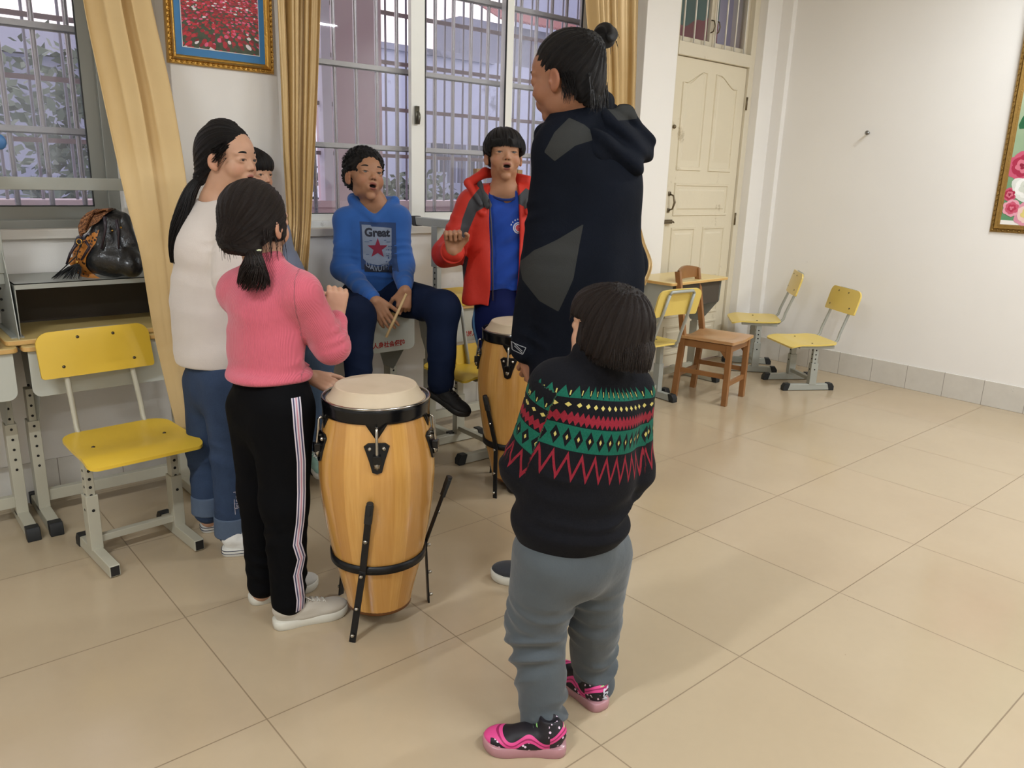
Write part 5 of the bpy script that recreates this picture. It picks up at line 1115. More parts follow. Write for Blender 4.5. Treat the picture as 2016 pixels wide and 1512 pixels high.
def tail(name, pts, rad, n, m, parent, r0=.0013, seed=0, ragged=.12):
    rnd = random.Random(seed); paths = []
    pts = [A3(p) for p in pts]; K = len(pts) - 1
    for _ in range(n):
        a = rnd.random() * 6.283; q = math.sqrt(rnd.random()); L = 1 - ragged * rnd.random() ** 2; path = []
        for i in range(13):
            t = i / 12 * K * L; k = min(int(t), K - 1); g = t - k; p0, p1, p2, p3 = pts[max(k - 1, 0)], pts[k], pts[k + 1], pts[min(k + 2, K)]
            c = .5 * ((2 * p1) + (p2 - p0) * g + (2 * p0 - 5 * p1 + 4 * p2 - p3) * g * g + (3 * p1 - p0 - 3 * p2 + p3) * g ** 3); d = nrm(p2 - p1); u = nrm(np.cross(d, AW + .1)); w_ = np.cross(d, u)
            r = np.interp(t / K, np.linspace(0, 1, len(rad)), rad); an = a + .35 * math.sin(i * .5 + a); path.append(c + (u * math.cos(an) + w_ * math.sin(an)) * r * q)
        paths.append(path)
    return strands(name, paths, r0, m, parent)
tail('ponytail', pt, [.012, .020, .024, .024, .022, .016], 900, HR, ho, .0013, 1)
def torus(name, c, n, R_, r_, m, parent):
    n = Vector(n).normalized(); a = n.orthogonal().normalized(); b = n.cross(a); c = Vector(c); q = MB(); q.tube([c + (a * math.cos(t) + b * math.sin(t)) * R_ for t in [2 * math.pi * i / 24 for i in range(25)]], r_, 8, caps=False); return q.build(name, m, parent, True, world=True)
torus('hair_tie', tie, pt[1] - pt[0], .017, .005, mat('black_tie', (20, 18, 20), .8), ho)
# flyaway strands at the nape and hairline
rnd = random.Random(4); pp = []
for i in range(70):
    a = rnd.uniform(-1, 1); b = H.w(.33, .12 + rnd.uniform(-.1, .08), .55 + rnd.uniform(-.1, .15)); pp.append([b, b + H.R @ V3(.01, -.02, -.02) * rnd.random(), H.w(.335, -.05 + rnd.uniform(-.1, .1), .35 + rnd.uniform(-.05, .1)) if i % 2 else H.w(.30, .2, .75)])
strands('hairline_strands', pp, .0005, HR, ho)
# embroidery on the jeans leg
vs, fs = text_shapes("friend", .030); decal('embroidery', jo, [(-y, x) for x, y in vs], fs, J(467, 985, -.1), dirv(.95, .3), UPV, mat('silver_thread', (190, 184, 196), .5), .0015)
decal('embroidery', jo, [(-.001, -.03), (.001, -.03), (.001, .03), (-.001, .03)], [(0, 1, 2, 3)], J(462, 998, -.1), dirv(.95, .3), UPV, MATS['silver_thread'], .0015, sub=.008)

# ---------------------------------------------------------------- B: girl in the pink turtleneck
F = Fig('person', .27, -.17, 'girl in a pink turtleneck and black striped trousers, her back turned'); J = F.J
f = dirv(.42, .90); sd = nrm(np.cross(f, UPV)); hd = dirv(.38, .92, .02)
nb_, sl, sr = J(524, 528), J(468, 575, .05), J(594, 578, -.04); hip = J(532, 800); wst = J(520, 690); chs = J(520, 610)
H = Head(J(507, 428, .02), hd, H=.220)
el, rw = J(652, 682, .02), J(661, 622, .10); lel, lw = J(520, 700, .27), J(612, 742, .14)
body = H.skin(neck=J(520, 522, .02), nr=.045) + torso(F, hip, wst, chs, nb_, sl, sr, f, (.10, .08, .09), sr_=.032) + limb([sr, el, rw], [.032, .027, .020]) + limb([sl, lel, lw], [.032, .027, .020]) \
    + hand(rw, dirv(.08, .15, 1), dirv(.25, -.95, .1), -1, .140, (1.25, 1.3, 1.35, 1.4), .8, .05) + hand(lw, dirv(.92, -.25, -.30), dirv(.1, -.45, .9), -1, .140, (.2,) * 4, .2) \
    + limb([J(508, 800, .05), J(505, 960, .05), J(515, 1165, .05)], [.07, .045, .030]) + limb([J(560, 805, -.04), J(565, 980, -.05), J(570, 1195, -.06)], [.07, .045, .030])
bo = sdf_mesh('body', body, .003, SK1, F.e, attrs=H.attrs); H.features(bo)
m, nb = newmat('pink_ribbed_knit', .85, .2); n = nb.noise(5, 4); nb.link(nb.mix(n, srgb(196, 88, 104), srgb(214, 106, 122)), nb.b.inputs['Base Color']); nb.b.inputs['Sheen Weight'].default_value = .3
rb = nb.m('SINE', nb.m('MULTIPLY', nb.attr('rib'), 1500.0)); nb.bump(nb.m('ADD', nb.m('MULTIPLY', rb, .06), nb.m('MULTIPLY', nb.noise(10, 3), .5)), .75, .010); PINKK = m
ax = (sr, el)
def ribattr(V):
    side = (V - chs) @ sd; d1 = np.linalg.norm(np.cross(V - sr, nrm(el - sr)), axis=1); ua = nrm(np.cross(el - sr, f)); arm = (V - sr) @ ua
    use = (V @ RT) > ((chs + RT * .115) @ RT); ff = nrm(np.cross(rw - el, AW)); fa = (V - el) @ ff
    return {'rib': np.where(use, arm, side)}
sw = torso(F, J(531, 742), J(522, 680), J(520, 615), nb_, sl, sr, f, (.112, .108, .108), .74, .04, .050) + limb([sr, el, J(661, 634, .08)], [.053, .050, .036], .025) + limb([sl, lel, lw - f * .0], [.053, .048, .034], .025) + [(Cone(J(518, 545, .0), J(521, 512, .02), .056, .052), .02, '+'), (Ell(J(531, 735), (.123, .123, .035)), .02, '+'), (Plane(J(535, 762, -.1), -UPV, lo=J(400, 900, -.3) - .5, hi=J(600, 770, .3) + V3(.3, .3, .6)), .006, '-')]
so = sdf_mesh('turtleneck', sw, .004, PINKK, F.e, disp=lambda p: .003 * wob(p, 13, 3.) + fold_field(p, sr, el, .055, .006, 4, .35, 1.05, 1) + fold_field(p, el, rw, .045, .005, 3, -.05, .5, 2) + fold_field(p, J(531, 740), J(520, 600), .11, .004, 3, 0, 1, 1.2), attrs=ribattr)
BLK = clothmat('black_jersey', (11, 11, 13), .8, 300, .2, .1, .5, 12, .15)
hl, hr, kl, kr, al, ar = J(508, 800, .05), J(556, 802, -.04), J(510, 965, .05), J(560, 985, -.05), J(517, 1150, .05), J(569, 1180, -.06)
tr = limb([J(532, 765), J(534, 820)], [.112, .114], .03, (f, .84)) + limb([hl, kl, al], [.092, .062, .047], .03) + limb([hr, kr, ar], [.094, .068, .052], .03)
to = sdf_mesh('trousers', tr, .004, BLK, F.e, disp=lambda p: .0025 * wob(p, 14, 5.) + fold_field(p, kr, ar, .055, .007, 6, .1, 1.05, 1) + fold_field(p, kl, al, .055, .007, 6, .1, 1.05, 2))
# side stripe: five narrow bands following the leg
ST = [mat('stripe_white', (214, 206, 214), .7), mat('stripe_navy', (60, 60, 96), .7), mat('stripe_pink', (196, 140, 156), .7)]
def stripe(px, o, w, cols, obj, dr):
    C_ = [J(u, v, o) for u, v in px]; pts = []
    for i in range(len(C_) - 1):
        for t in np.linspace(0, 1, 9)[:-1]: pts.append(C_[i] * (1 - t) + C_[i + 1] * t)
    pts.append(C_[-1]); t = bvh(obj); n = A3(dr)
    def hitp(p):
        h = t.ray_cast(Vector(p + n * .3), Vector(-n), .6); return (h[0] + h[1] * .0016) if h[0] else None
    k = len(cols); off = 0
    s_ = nrm(np.cross(n, UPV)) * -1
    for i, c in enumerate(cols):
        b = MB(); rows = []
        for p in pts:
            a_, c_ = hitp(p + s_ * (w * (i / k - .5))), hitp(p + s_ * (w * ((i + 1) / k - .5)))
            if a_ is None or c_ is None: continue
            rows.append([a_, c_])
        b.grid(rows).build('side_stripe', c, obj, True, world=True)
stripe([(579, 775), (583, 830), (590, 900), (591, 960), (588, 1020), (582, 1060), (591, 1090), (583, 1120), (590, 1170), (588, 1192)], -.06, .026, [ST[0], ST[1], ST[0], ST[2], ST[0], ST[1], ST[0]], to, dirv(.35, -.94))
GREYC = clothmat('grey_canvas', (184, 176, 162), .7, 200, .3, .06, .15); RUB2 = mat('offwhite_rubber', (208, 204, 190), .5, 0, .08, 20)
def plain_shoe(F, heel, toe, L, m, rub, **k): return shoe(F.e, heel, toe, L, m, rub, W=.37, sole_h=.024, laces=mat('grey_lace', (200, 194, 182), .7), **k)
h_ = PZ(538, 1235, 0); plain_shoe(F, h_, PZ(668, 1205, 0), .232, GREYC, RUB2)
h_ = PZ(491, 1187, 0); plain_shoe(F, h_, h_ + dirv(.8, .55) * .23, .230, clothmat('silver_grey_canvas', (196, 192, 184), .6, 200, .3, .05, .1), RUB2)
tie = J(500, 492, -.085)
hc = [(H.E((0, -.10, .655), (.375, .44, .375)), .02, '+'), (H.E((0, -.22, .45), (.335, .30, .32)), .03, '+'), (H.E((.28, .05, .36), (.06, .12, .20)), .03, '+'), (Cone(H.w(0, -.45, .32), tie, .045, .02), .03, '+'),
      (H.E((0, .42, .40), (.36, .33, .50)), .012, '-'), (H.E((0, .08, .10), (.4, .34, .26)), .02, '-')]
ho = sdf_mesh('hair', hc, .003, HRB, F.e, disp=hair_disp(H, (0, -.85, -.55), .003), attrs=hair_attr(H, (0, -.85, -.55)))
tail('ponytail', [tie, J(500, 512, -.10), J(499, 535, -.10), J(500, 561, -.085)], [.013, .026, .038, .046], 1000, HRB, ho, .0012, 2, .25)
torus('hair_tie', tie, (0, 0, 1), .015, .005, mat('pale_green_tie', (206, 210, 170), .7), ho)
rnd = random.Random(7); pp = []
for i in range(130):
    a = rnd.uniform(-1, 1); s0 = -1 if i % 3 else 1; b = H.w(s0 * .34, -.12 + .2 * a, .42 + .1 * rnd.random()); pp.append([b, b - UPV * .03 + RT * s0 * .004 * rnd.random(), b - UPV * (.05 + .05 * rnd.random()) + RT * rnd.uniform(-.004, .012)])
strands('loose_strands', pp, .0005, HRB, ho)

# ---------------------------------------------------------------- C: girl half hidden, perched on the desk
F = Fig('person', .86, .93, 'girl with a straight black fringe, almost hidden behind the two girls with ponytails'); J = F.J
f = dirv(.75, -.65); hd = dirv(.90, -.42, 0)
nb_ = J(508, 404, -.02); sl, sr = J(540, 440, .06), J(500, 440, -.12); hip = J(575, 600, .02); wst = J(550, 540, .0); chs = J(526, 470, -.02)
H = Head(J(497, 336, -.02), hd, H=.205)
rh, rk, ra = J(585, 630, .05), J(628, 700, -.14), J(618, 880, -.10); lh, lk, la = J(570, 620, .05), J(540, 715, -.2), J(495, 945, -.22)
lw, rw = J(640, 640, -.05), J(560, 640, -.15)
body = H.skin(neck=J(520, 405, .02), nr=.045) + torso(F, hip, wst, chs, nb_, sl, sr, f, (.10, .08, .09), sr_=.032) + limb([sr, J(510, 560, -.16), rw], [.032, .027, .02]) + limb([sl, J(590, 560, .1), lw], [.032, .027, .02]) + hand(lw, dirv(.3, -.8, -.3), dirv(.2, -.3, .9), 1, .14) + hand(rw, dirv(.3, -.8, -.3), dirv(.2, -.3, .9), -1, .14) \
    + limb([rh, rk, ra], [.06, .045, .03]) + limb([lh, lk, la], [.06, .045, .03])
bo = sdf_mesh('body', body, .0033, SK1, F.e, attrs=H.attrs); H.features(bo, gaze=(.2, 1, 0))
sdf_mesh('shirt', torso(F, hip + UPV * .03, wst, chs, nb_ - UPV * .02, sl, sr, f, (.108, .100, .108), .72, .04, .045) + limb([sr, J(510, 560, -.16), rw], [.048, .043, .03]) + limb([sl, J(590, 560, .1), lw], [.048, .043, .03]), .005, clothmat('grey_blue_shirt', (120, 128, 148)), F.e, disp=lambda p: .003 * wob(p, 12, 1))
sdf_mesh('jeans', limb([hip, hip + UPV * .02], [.105, .10]) + limb([rh, rk, ra - (ra - rk) * .08], [.088, .066, .054], .03) + limb([lh, lk, la - (la - lk) * .06], [.088, .066, .054], .03), .0045, JEANS2, F.e, disp=lambda p: .003 * wob(p, 15, 2))
ring_cuff(F, ra - (ra - rk) * .14, ra - (ra - rk) * .05, .058, CUFF, 'jeans_cuff'); ring_cuff(F, la - (la - lk) * .14, la - (la - lk) * .04, .058, CUFF, 'jeans_cuff')
MINT = clothmat('mint_canvas', (150, 190, 176), .7, 200, .3, .05, .1)
for a_, dd in ((ra, dirv(.55, -.85)), (la, dirv(.35, -.93))):
    g = a_ - UPV * .10 - dd * .05; shoe(F.e, g, g + dd * .225, .225, MINT, WHITE_RUB, W=.36, sole_h=.024, laces=mat('white_lace', (232, 230, 224), .7))
hc = [(H.E((0, -.10, .665), (.375, .44, .375)), .02, '+'), (H.E((0, -.2, .35), (.35, .28, .40)), .03, '+'), (H.E((0, .20, .68), (.33, .22, .22)), .03, '+'), (H.E((.30, .06, .42), (.07, .10, .26)), .03, '+'), (H.E((-.30, .06, .42), (.07, .10, .26)), .03, '+'),
      (Rbox(H.w(0, .60, .31), np.array((.275, .40, .235)) * H.H, H.R, .01), .01, '-')]
ho = sdf_mesh('hair', hc, .003, HR, F.e, disp=hair_disp(H, (0, -.1, 1), .0028), attrs=hair_attr(H, (0, -.1, 1)))
# ---------------------------------------------------------------- D: boy in the blue hoodie sitting on the desk
F = Fig('person', 1.26, 1.0, 'boy in a blue printed hoodie sitting on a desk, holding a stick'); J = F.J
f = dirv(.30, -.95); sd = nrm(np.cross(f, UPV)); hd = dirv(.52, -.78, .26)
nb_, sl, sr = J(738, 398), J(783, 432, -.01), J(682, 436, .0); hip = J(740, 566, .06); wst = J(738, 530, .02); chs = J(738, 460)
H = Head(J(719, 341, .0), hd, H=.236, roll=-.10)
er, wr_, el, wl = J(676, 528, -.06), J(738, 592, -.28), J(792, 526, -.06), J(798, 572, -.22)
kr, kl, ar, al = J(705, 622, -.33), J(872, 606, -.26), J(705, 752, -.36), J(868, 752, -.30)
hr_, hl_ = J(708, 588, .02), J(775, 582, .04)
body = H.skin(mouth=.75, neck=J(738, 396, .01), nr=.040) + torso(F, hip, wst, chs, nb_, sl, sr, f, (.11, .09, .10), sr_=.033) + limb([sr, er, wr_], [.034, .029, .022]) + limb([sl, el, wl], [.034, .029, .022]) \
    + hand(wr_, dirv(.50, -.10, -.86), dirv(-.15, -.95, .25), -1, .158, (.12, .22, .3, .38), .25, .16, .003, .5) + hand(wl, dirv(-.10, -.10, -.98), dirv(.1, -1, .1), 1, .150, (.85, .95, 1.05, 1.1), .5, .05) \
    + limb([hr_, kr, ar], [.065, .045, .03]) + limb([hl_, kl, al], [.065, .045, .03])
bo = sdf_mesh('body', body, .003, SK2, F.e, attrs=H.attrs); H.features(bo, gaze=(.12, 1, .22))
BLUE = clothmat('blue_hoodie_jersey', (50, 98, 172), .85, 300, .25, .07, .5, 11)
sw = torso(F, J(738, 556, .03), J(735, 510), J(737, 465), nb_ - UPV * .03, sl, sr, f, (.142, .132, .125), .72, .045, .055) + limb([sr, er, wr_ - (wr_ - er) * .10], [.056, .054, .038], .03) + limb([sl, el, wl - (wl - el) * .22], [.056, .054, .038], .03)
sw += [(Cone(J(696, 392, .05), J(736, 402, .08), .030, .036), .03, '+'), (Cone(J(736, 402, .08), J(774, 398, .05), .036, .028), .03, '+'), (Cone(J(694, 394, .01), J(738, 434, -.085), .026, .016), .015, '+'), (Cone(J(776, 396, .01), J(740, 434, -.085), .024, .016), .015, '+'), (Cone(J(738, 412, -.02), J(732, 360, -.0), .050, .064), .010, '-'), (Cone(J(740, 414, -.08), J(736, 385, -.09), .010, .034), .008, '-')]
so = sdf_mesh('hoodie', sw, .004, BLUE, F.e, disp=lambda p: .0035 * wob(p, 13, 4.) + fold_field(p, sr, er, .056, .008, 4, .4, 1.1, 1) + fold_field(p, er, wr_, .045, .007, 5, 0, .95, 2) + fold_field(p, sl, el, .056, .008, 4, .4, 1.1, 3) + fold_field(p, el, wl, .045, .007, 4, 0, .8, 4) + fold_field(p, J(736, 552), J(737, 470), .13, .006, 4, 0, .8, 1.5, 1.2))
for a_, b_ in ((wr_ - (wr_ - er) * .17, wr_ - (wr_ - er) * .06), (wl - (wl - el) * .32, wl - (wl - el) * .18)): ring_cuff(F, a_, b_, .036, BLUE, 'sleeve_cuff')
# chest print: pale panel, red star and lettering
O = J(745, 487, -.13); rt_, up_ = dirv(.94, .28), UPV
PAN = mat('print_pale', (128, 140, 160), .8, 0, .12, 60); DRK = mat('print_dark', (34, 38, 52), .8); REDS = mat('print_red', (128, 32, 58), .8)
pw_, ph_ = .130, .180
decal('chest_print', so, [(-.075, -.105), (.085, -.105), (.085, .11), (-.075, .11)], [(0, 1, 2, 3)], O, rt_, up_, mat('print_navy_haze', (44, 68, 112), .85, 0, .1, 40), .0014, sub=.012)
decal('chest_print', so, [(-.065, -.055), (-.045, -.075), (.0, -.085), (.045, -.078), (.064, -.055), (.066, .085), (-.025, .09), (-.028, .096), (-.067, .097)], [tuple(range(9))], O, rt_, up_, PAN, .0022, sub=.010)
st_ = [(math.sin(i * math.pi / 5) * (.048 if i % 2 == 0 else .0195), math.cos(i * math.pi / 5) * (.048 if i % 2 == 0 else .0195) - .008) for i in range(10)]
decal('red_star', so, st_, [tuple(range(10))], O, rt_, up_, REDS, .0030, sub=.008)
vs, fs = text_shapes('Great', .050, .0022); decal('lettering', so, [(x * .95, y * 1.0 + .062) for x, y in vs], fs, O, rt_, up_, DRK, .0030)
decal('chest_print', so, [(-.060, -.115), (.062, -.118), (.064, -.084), (.0, -.093), (-.060, -.080)], [tuple(range(5))], O, rt_, up_, DRK, .0022, sub=.01)
vs, fs = text_shapes('DAVUTIS', .034, .001); decal('lettering', so, [(x * .80, y - .102 + 6 * x * x) for x, y in vs], fs, O, rt_, up_, PAN, .0034)
for i, (x, y, w_) in enumerate([(-.047, .022, .02), (.05, .022, .02), (-.045, -.035, .014), (.047, -.040, .014), (.034, .03, .012), (-.03, .028, .012)]): decal('print_line', so, [(x - w_ / 2, y - .0012), (x + w_ / 2, y - .0012), (x + w_ / 2, y + .0012), (x - w_ / 2, y + .0012)], [(0, 1, 2, 3)], O, rt_, up_, MATS['print_navy_haze'], .0030)
NAVYT = clothmat('navy_track_cloth', (26, 36, 60), .8, 260, .2, .12, .55, 10)
tr = limb([hip, hip - UPV * .02], [.125, .125], .03) + limb([hr_, kr, ar], [.098, .074, .060], .035) + limb([hl_, kl, al], [.098, .074, .060], .035)
to = sdf_mesh('trousers', tr, .004, NAVYT, F.e, disp=lambda p: .003 * wob(p, 12, 6.) + fold_field(p, hr_, kr, .09, .007, 4, .1, .9, 1) + fold_field(p, kr, ar, .065, .005, 3, .3, 1.05, 2) + fold_field(p, hl_, kl, .09, .006, 3, .1, .9, 3) + fold_field(p, kl, al, .065, .006, 3, .55, 1.05, 4))
BSH = mat('black_knit_shoe', (14, 14, 16), .75, 0, .3, 60, .3, 200); BSO = mat('black_sole', (18, 18, 20), .5, 0, .2, 20)
def hang_shoe(F, ank, d, L=.235, dn=.10, back=.055, m=BSH, ms=BSO, lc=None):
    d = nrm(d); u = nrm(UPV - d * (UPV @ d)); g = A3(ank) - u * dn - d * back; return tilted_shoe(F, g, d, L, m, ms, lc)
def tilted_shoe(F, g, d, L, m, ms, lc):
    """a shoe off the ground: built flat at the same heel and pitched about it"""
    hz = nrm(A3((d[0], d[1], 0))); up, X = shoe(F.e, g, g + hz * L, L, m, ms, W=.37, sole_h=.024, laces=lc or mat('black_lace', (20, 20, 22), .7))
    ang = math.asin(float(d[2])); ax_ = Vector(np.cross(hz, UPV)); M = Matrix.Translation(Vector(g)) @ Matrix.Rotation(ang, 4, ax_) @ Matrix.Translation(-Vector(g))
    up.matrix_parent_inverse = up.matrix_parent_inverse @ M; return up
hang_shoe(F, J(872, 750, -.30), dirv(.80, -.42, -.38), .240, .09, .055)
hang_shoe(F, J(705, 752, -.36), dirv(.05, -.95, -.2), .240, .09, .05)
hc = [(H.E((0, -.09, .68), (.372, .445, .385)), .02, '+'), (H.E((.0, -.25, .50), (.32, .26, .26)), .03, '+'), (H.E((0, .42, .34), (.325, .34, .450)), .012, '-'), (H.E((.37, .06, .36), (.14, .20, .20)), .015, '-'), (H.E((-.37, .06, .36), (.14, .20, .20)), .015, '-'), (H.E((0, -.05, .08), (.4, .40, .24)), .02, '-')]
def spiky(h, amp=.006):
    def fn(p): L = h.loc(p); return -amp * np.abs(np.sin(L[:, 0] * 34 + 2 * np.sin(L[:, 2] * 19)) * np.sin(L[:, 1] * 31 + 2 * np.sin(L[:, 0] * 21)) * np.sin(L[:, 2] * 29 + 2 * np.sin(L[:, 1] * 17)))
    return fn
ho = sdf_mesh('hair', hc, .003, HR, F.e, disp=spiky(H, .011), attrs=hair_attr(H, (0, .2, 1)))
rnd = random.Random(3); pp = []
for i in range(900):
    t = rnd.uniform(-1.9, 1.9); q_ = rnd.uniform(.15, 1.0); th = q_ * 1.35; d = np.array([math.sin(t) * math.sin(th), math.cos(t) * math.sin(th) * .95 - .12, math.cos(th)])
    if d[1] > .72 and d[2] < .42: continue
    b = H.w(d[0] * .365, d[1] * .43 - .08, .655 + d[2] * .385); o_ = H.R @ nrm(d + np.array([rnd.gauss(0, .3), rnd.gauss(.15, .3), rnd.gauss(0, .3)])); pp.append([b + o_ * .004, b + o_ * .012, b + o_ * .020 + RT * .001])
strands('hair_tips', pp, .0016, HR, ho)
# stick held between both hands
a_, b_ = J(800, 578, -.30), J(760, 664, -.34); q_ = MB(); q_.tube([a_, a_ * .5 + b_ * .5, b_], [.0055, .0065, .0060], 10); tag(q_.build('drum_stick', mat('pale_bamboo', (206, 176, 128), .5, 0, .12, 30), smooth=True), 'short pale wooden stick held by the boy in the blue hoodie', 'stick')

# ---------------------------------------------------------------- E: boy in the red jacket
F = Fig('person', 1.60, .44, 'boy in an open red jacket over a blue shirt, one fist raised'); J = F.J
f = dirv(.18, -.98); sd = nrm(np.cross(f, UPV)); hd = dirv(.16, -.95, .20)
nb_, sl, sr = J(992, 372), J(1052, 402, .02), J(931, 404, .0); hip = J(985, 600); wst = J(988, 530); chs = J(990, 440)
H = Head(J(992, 300, .0), hd, H=.222)
er, wr_, el, wl = J(880, 500, -.03), J(893, 494, -.20), J(1072, 520, .03), J(1060, 600, -.10)
ar, al = J(1004, 900, .06), J(1046, 900, .08)
body = H.skin(mouth=.7, neck=J(991, 368, .01), nr=.043) + torso(F, hip, wst, chs, nb_, sl, sr, f, (.11, .09, .10), sr_=.035) + limb([sr, er, wr_], [.035, .030, .023]) + limb([sl, el, wl], [.035, .030, .023]) \
    + hand(wr_, dirv(-.05, -.25, .97), dirv(-.12, .95, .3), -1, .165, ((1.5, 1.7, .9), (1.5, 1.7, .9), (1.55, 1.7, .9), (1.6, 1.7, .9)), .9, .05) + hand(wl, dirv(-.3, -.2, -.9), dirv(.3, -.9, .1), 1, .16) \
    + limb([J(965, 620), J(985, 760, .04), ar], [.07, .048, .032]) + limb([J(1012, 620), J(1034, 760, .06), al], [.07, .048, .032])
bo = sdf_mesh('body', body, .003, SK2, F.e, attrs=H.attrs); H.features(bo, gaze=(.08, 1, .25))
TEE = clothmat('royal_blue_tee', (20, 62, 150), .75, 300, .15, .06, .6, 9)
tq = torso(F, J(985, 570), J(988, 520), J(990, 445), nb_ - UPV * .02, sl, sr, f, (.128, .122, .118), .74, .045, .048) + [(Cone(J(992, 382, -.012), J(992, 345, -.01), .047, .062), .006, '-'), (Plane(J(985, 566), -UPV), .006, '-')]
te = sdf_mesh('t_shirt', tq, .004, TEE, F.e, disp=lambda p: .003 * wob(p, 12, 2.) + .004 * np.sin(((p - nb_) @ sd) * 55 + ((p - nb_) @ UPV) * 70) + fold_field(p, J(985, 568), J(989, 480), .12, .005, 3, 0, .7, 1, 1.))
ring_c = sdf_mesh('neckline_band', [(Cone(J(992, 384, -.02), J(992, 380, -.02), .056, .056, (f, .9)), .004, '+')], .003, clothmat('navy_trim', (20, 24, 44)), F.e) if False else None
torus('neckband', J(992, 384, -.012), UPV * .93 + f * .36, .0535, .006, clothmat('navy_trim', (18, 40, 104)), te)
# crest on the chest
O = J(1023, 450, -.12); r_ = dirv(.98, .15)
circ = lambda R_, n=24: ([(R_ * math.cos(2 * math.pi * i / n), R_ * math.sin(2 * math.pi * i / n)) for i in range(n)], [tuple(range(n))])
WPR = mat('print_white', (196, 200, 212), .7)
for R_, m_, o_ in ((.024, WPR, .0014), (.019, TEE, .002), (.0165, WPR, .0026), (.013, mat('print_crest_red', (176, 60, 70), .7), .0032)):
    v_, f_ = circ(R_); decal('crest', te, v_, f_, O, r_, UPV, m_, o_, sub=.01)
for i in range(7):
    a_ = math.radians(160 - i * 22); c_ = (.034 * math.cos(a_), .034 * math.sin(a_) + .002); decal('crest_letters', te, [(c_[0] - .0035, c_[1] - .003), (c_[0] + .0035, c_[1] - .003), (c_[0], c_[1] + .005)], [(0, 1, 2)], O, r_, UPV, WPR, .0016)
# jacket: open front, dark shoulders
m, nb = newmat('red_jacket_shell', .6, .35); n = nb.noise(6, 4); red = nb.mix(n, srgb(184, 40, 30), srgb(208, 56, 40)); gry = nb.mix(n, srgb(56, 58, 62), srgb(70, 72, 76))
mk = nb.m('LESS_THAN', nb.attr('dark_sd'), 0.0); nb.link(nb.mix(mk, red, gry), nb.b.inputs['Base Color']); nb.bump(nb.m('ADD', nb.m('MULTIPLY', nb.noise(300, 2), .04), nb.m('MULTIPLY', nb.noise(10, 4), .5)), .6, .012); JKM = m
jq = torso(F, J(982, 588), J(986, 520), J(990, 445), nb_ - UPV * .02, sl, sr, f, (.165, .150, .142), .80, .05, .062) + limb([sr, er, wr_ - (wr_ - er) * .18], [.066, .058, .050], .03) + limb([sl, el, wl], [.064, .058, .046], .03)
jq += [(Cone(J(940, 372, .03), J(992, 368, .06), .022, .024), .02, '+'), (Cone(J(992, 368, .06), J(1042, 372, .03), .024, .022), .02, '+'), (Cone(J(938, 376, .02), J(948, 418, -.10), .022, .016), .02, '+'), (Cone(J(1042, 376, .02), J(1040, 418, -.10), .022, .016), .02, '+')]
jq += [(Cone(J(922, 360, -.04), J(955, 340, .04), .017, .020), .02, '+'), (Cone(J(955, 340, .04), J(992, 344, .085), .020, .020), .02, '+'), (Cone(J(992, 344, .085), J(1040, 354, .03), .020, .018), .02, '+'), (Cone(J(922, 360, -.04), J(947, 402, -.10), .017, .012), .015, '+')]
# hollow it: remove the inner body and the front opening
jq += [(Cone(J(985, 610), J(988, 520), .148, .134, (f, .78)), .01, '-'), (Cone(J(988, 520), J(990, 440), .134, .124, (f, .78)), .01, '-'), (Cone(J(991, 400, -.01), J(992, 330, .0), .050, .075), .01, '-'),
       (Rbox(J(998, 480, -.16), (.5 * .128, .14, .30), np.stack([sd, f, UPV], 1), .01), .006, '-'), (Plane(J(982, 596), -UPV), .006, '-')]
cut1, cut2 = None, None
dk = pol(F, [(905, 470), (912, 430), (925, 395), (946, 368), (975, 395), (940, 415), (925, 450), (915, 480)]); dk2 = pol(F, [(1010, 395), (1035, 370), (1075, 395), (1100, 480), (1080, 480), (1060, 420)]); dk3 = pol(F, [(905, 545), (918, 500), (924, 505), (912, 560)])
def jat(V):
    q = flat2(V); d = np.minimum(np.minimum(poly_sd(q, dk), poly_sd(q, dk2)), poly_sd(q, dk3))
    inner = (np.linalg.norm(np.cross(V - J(985, 500), UPV) * 1.0, axis=1) < 0)
    return {'dark_sd': np.where((V - J(990, 440)) @ AW > .09, .05, d)}
jk = sdf_mesh('jacket', jq, .004, JKM, F.e, disp=lambda p: .0035 * wob(p, 11, 7.) + .004 * np.sin(((p - nb_) @ sd) * 60 + 1.5 * np.sin(((p - nb_) @ UPV) * 9)) * np.clip(((chs - p) @ UPV) * 6, 0, 1) + fold_field(p, sr, er, .06, .007, 4, .3, 1.1, 1), attrs=jat)
sdf_mesh('jacket_lining', [(Cone(J(942, 356, .01), J(961, 404, -.095), .012, .016), .01, '+'), (Cone(J(1036, 372, .01), J(1038, 408, -.085), .012, .014), .01, '+'), (Cone(J(950, 372, .01), J(992, 362, .055), .012, .012), .01, '+'), (Cone(J(992, 362, .055), J(1036, 372, .01), .012, .012), .01, '+')], .0035, clothmat('dark_grey_lining', (64, 66, 68)), jk)
ring_cuff(F, er + (wr_ - er) * .62, er + (wr_ - er) * .86, .052, JKM, 'sleeve_cuff')
zz = MB(); zp_ = [J(963, 392, -.10), J(967, 440, -.125), J(969, 490, -.135), J(970, 550, -.135), J(970, 592, -.135)]; zz.tube(zp_, .0035, 6); zz.build('zipper', mat('dark_zip', (52, 46, 54), .5), jk, True, world=True)
tr = limb([hip, hip - UPV * .04], [.12, .12]) + limb([J(968, 640), J(985, 760, .04), ar], [.088, .066, .055], .03) + limb([J(1012, 640), J(1034, 760, .06), al], [.088, .066, .055], .03)
to = sdf_mesh('trousers', tr, .0045, clothmat('navy_sport_trousers', (22, 30, 74), .75), F.e, disp=lambda p: .003 * wob(p, 12, 6.))
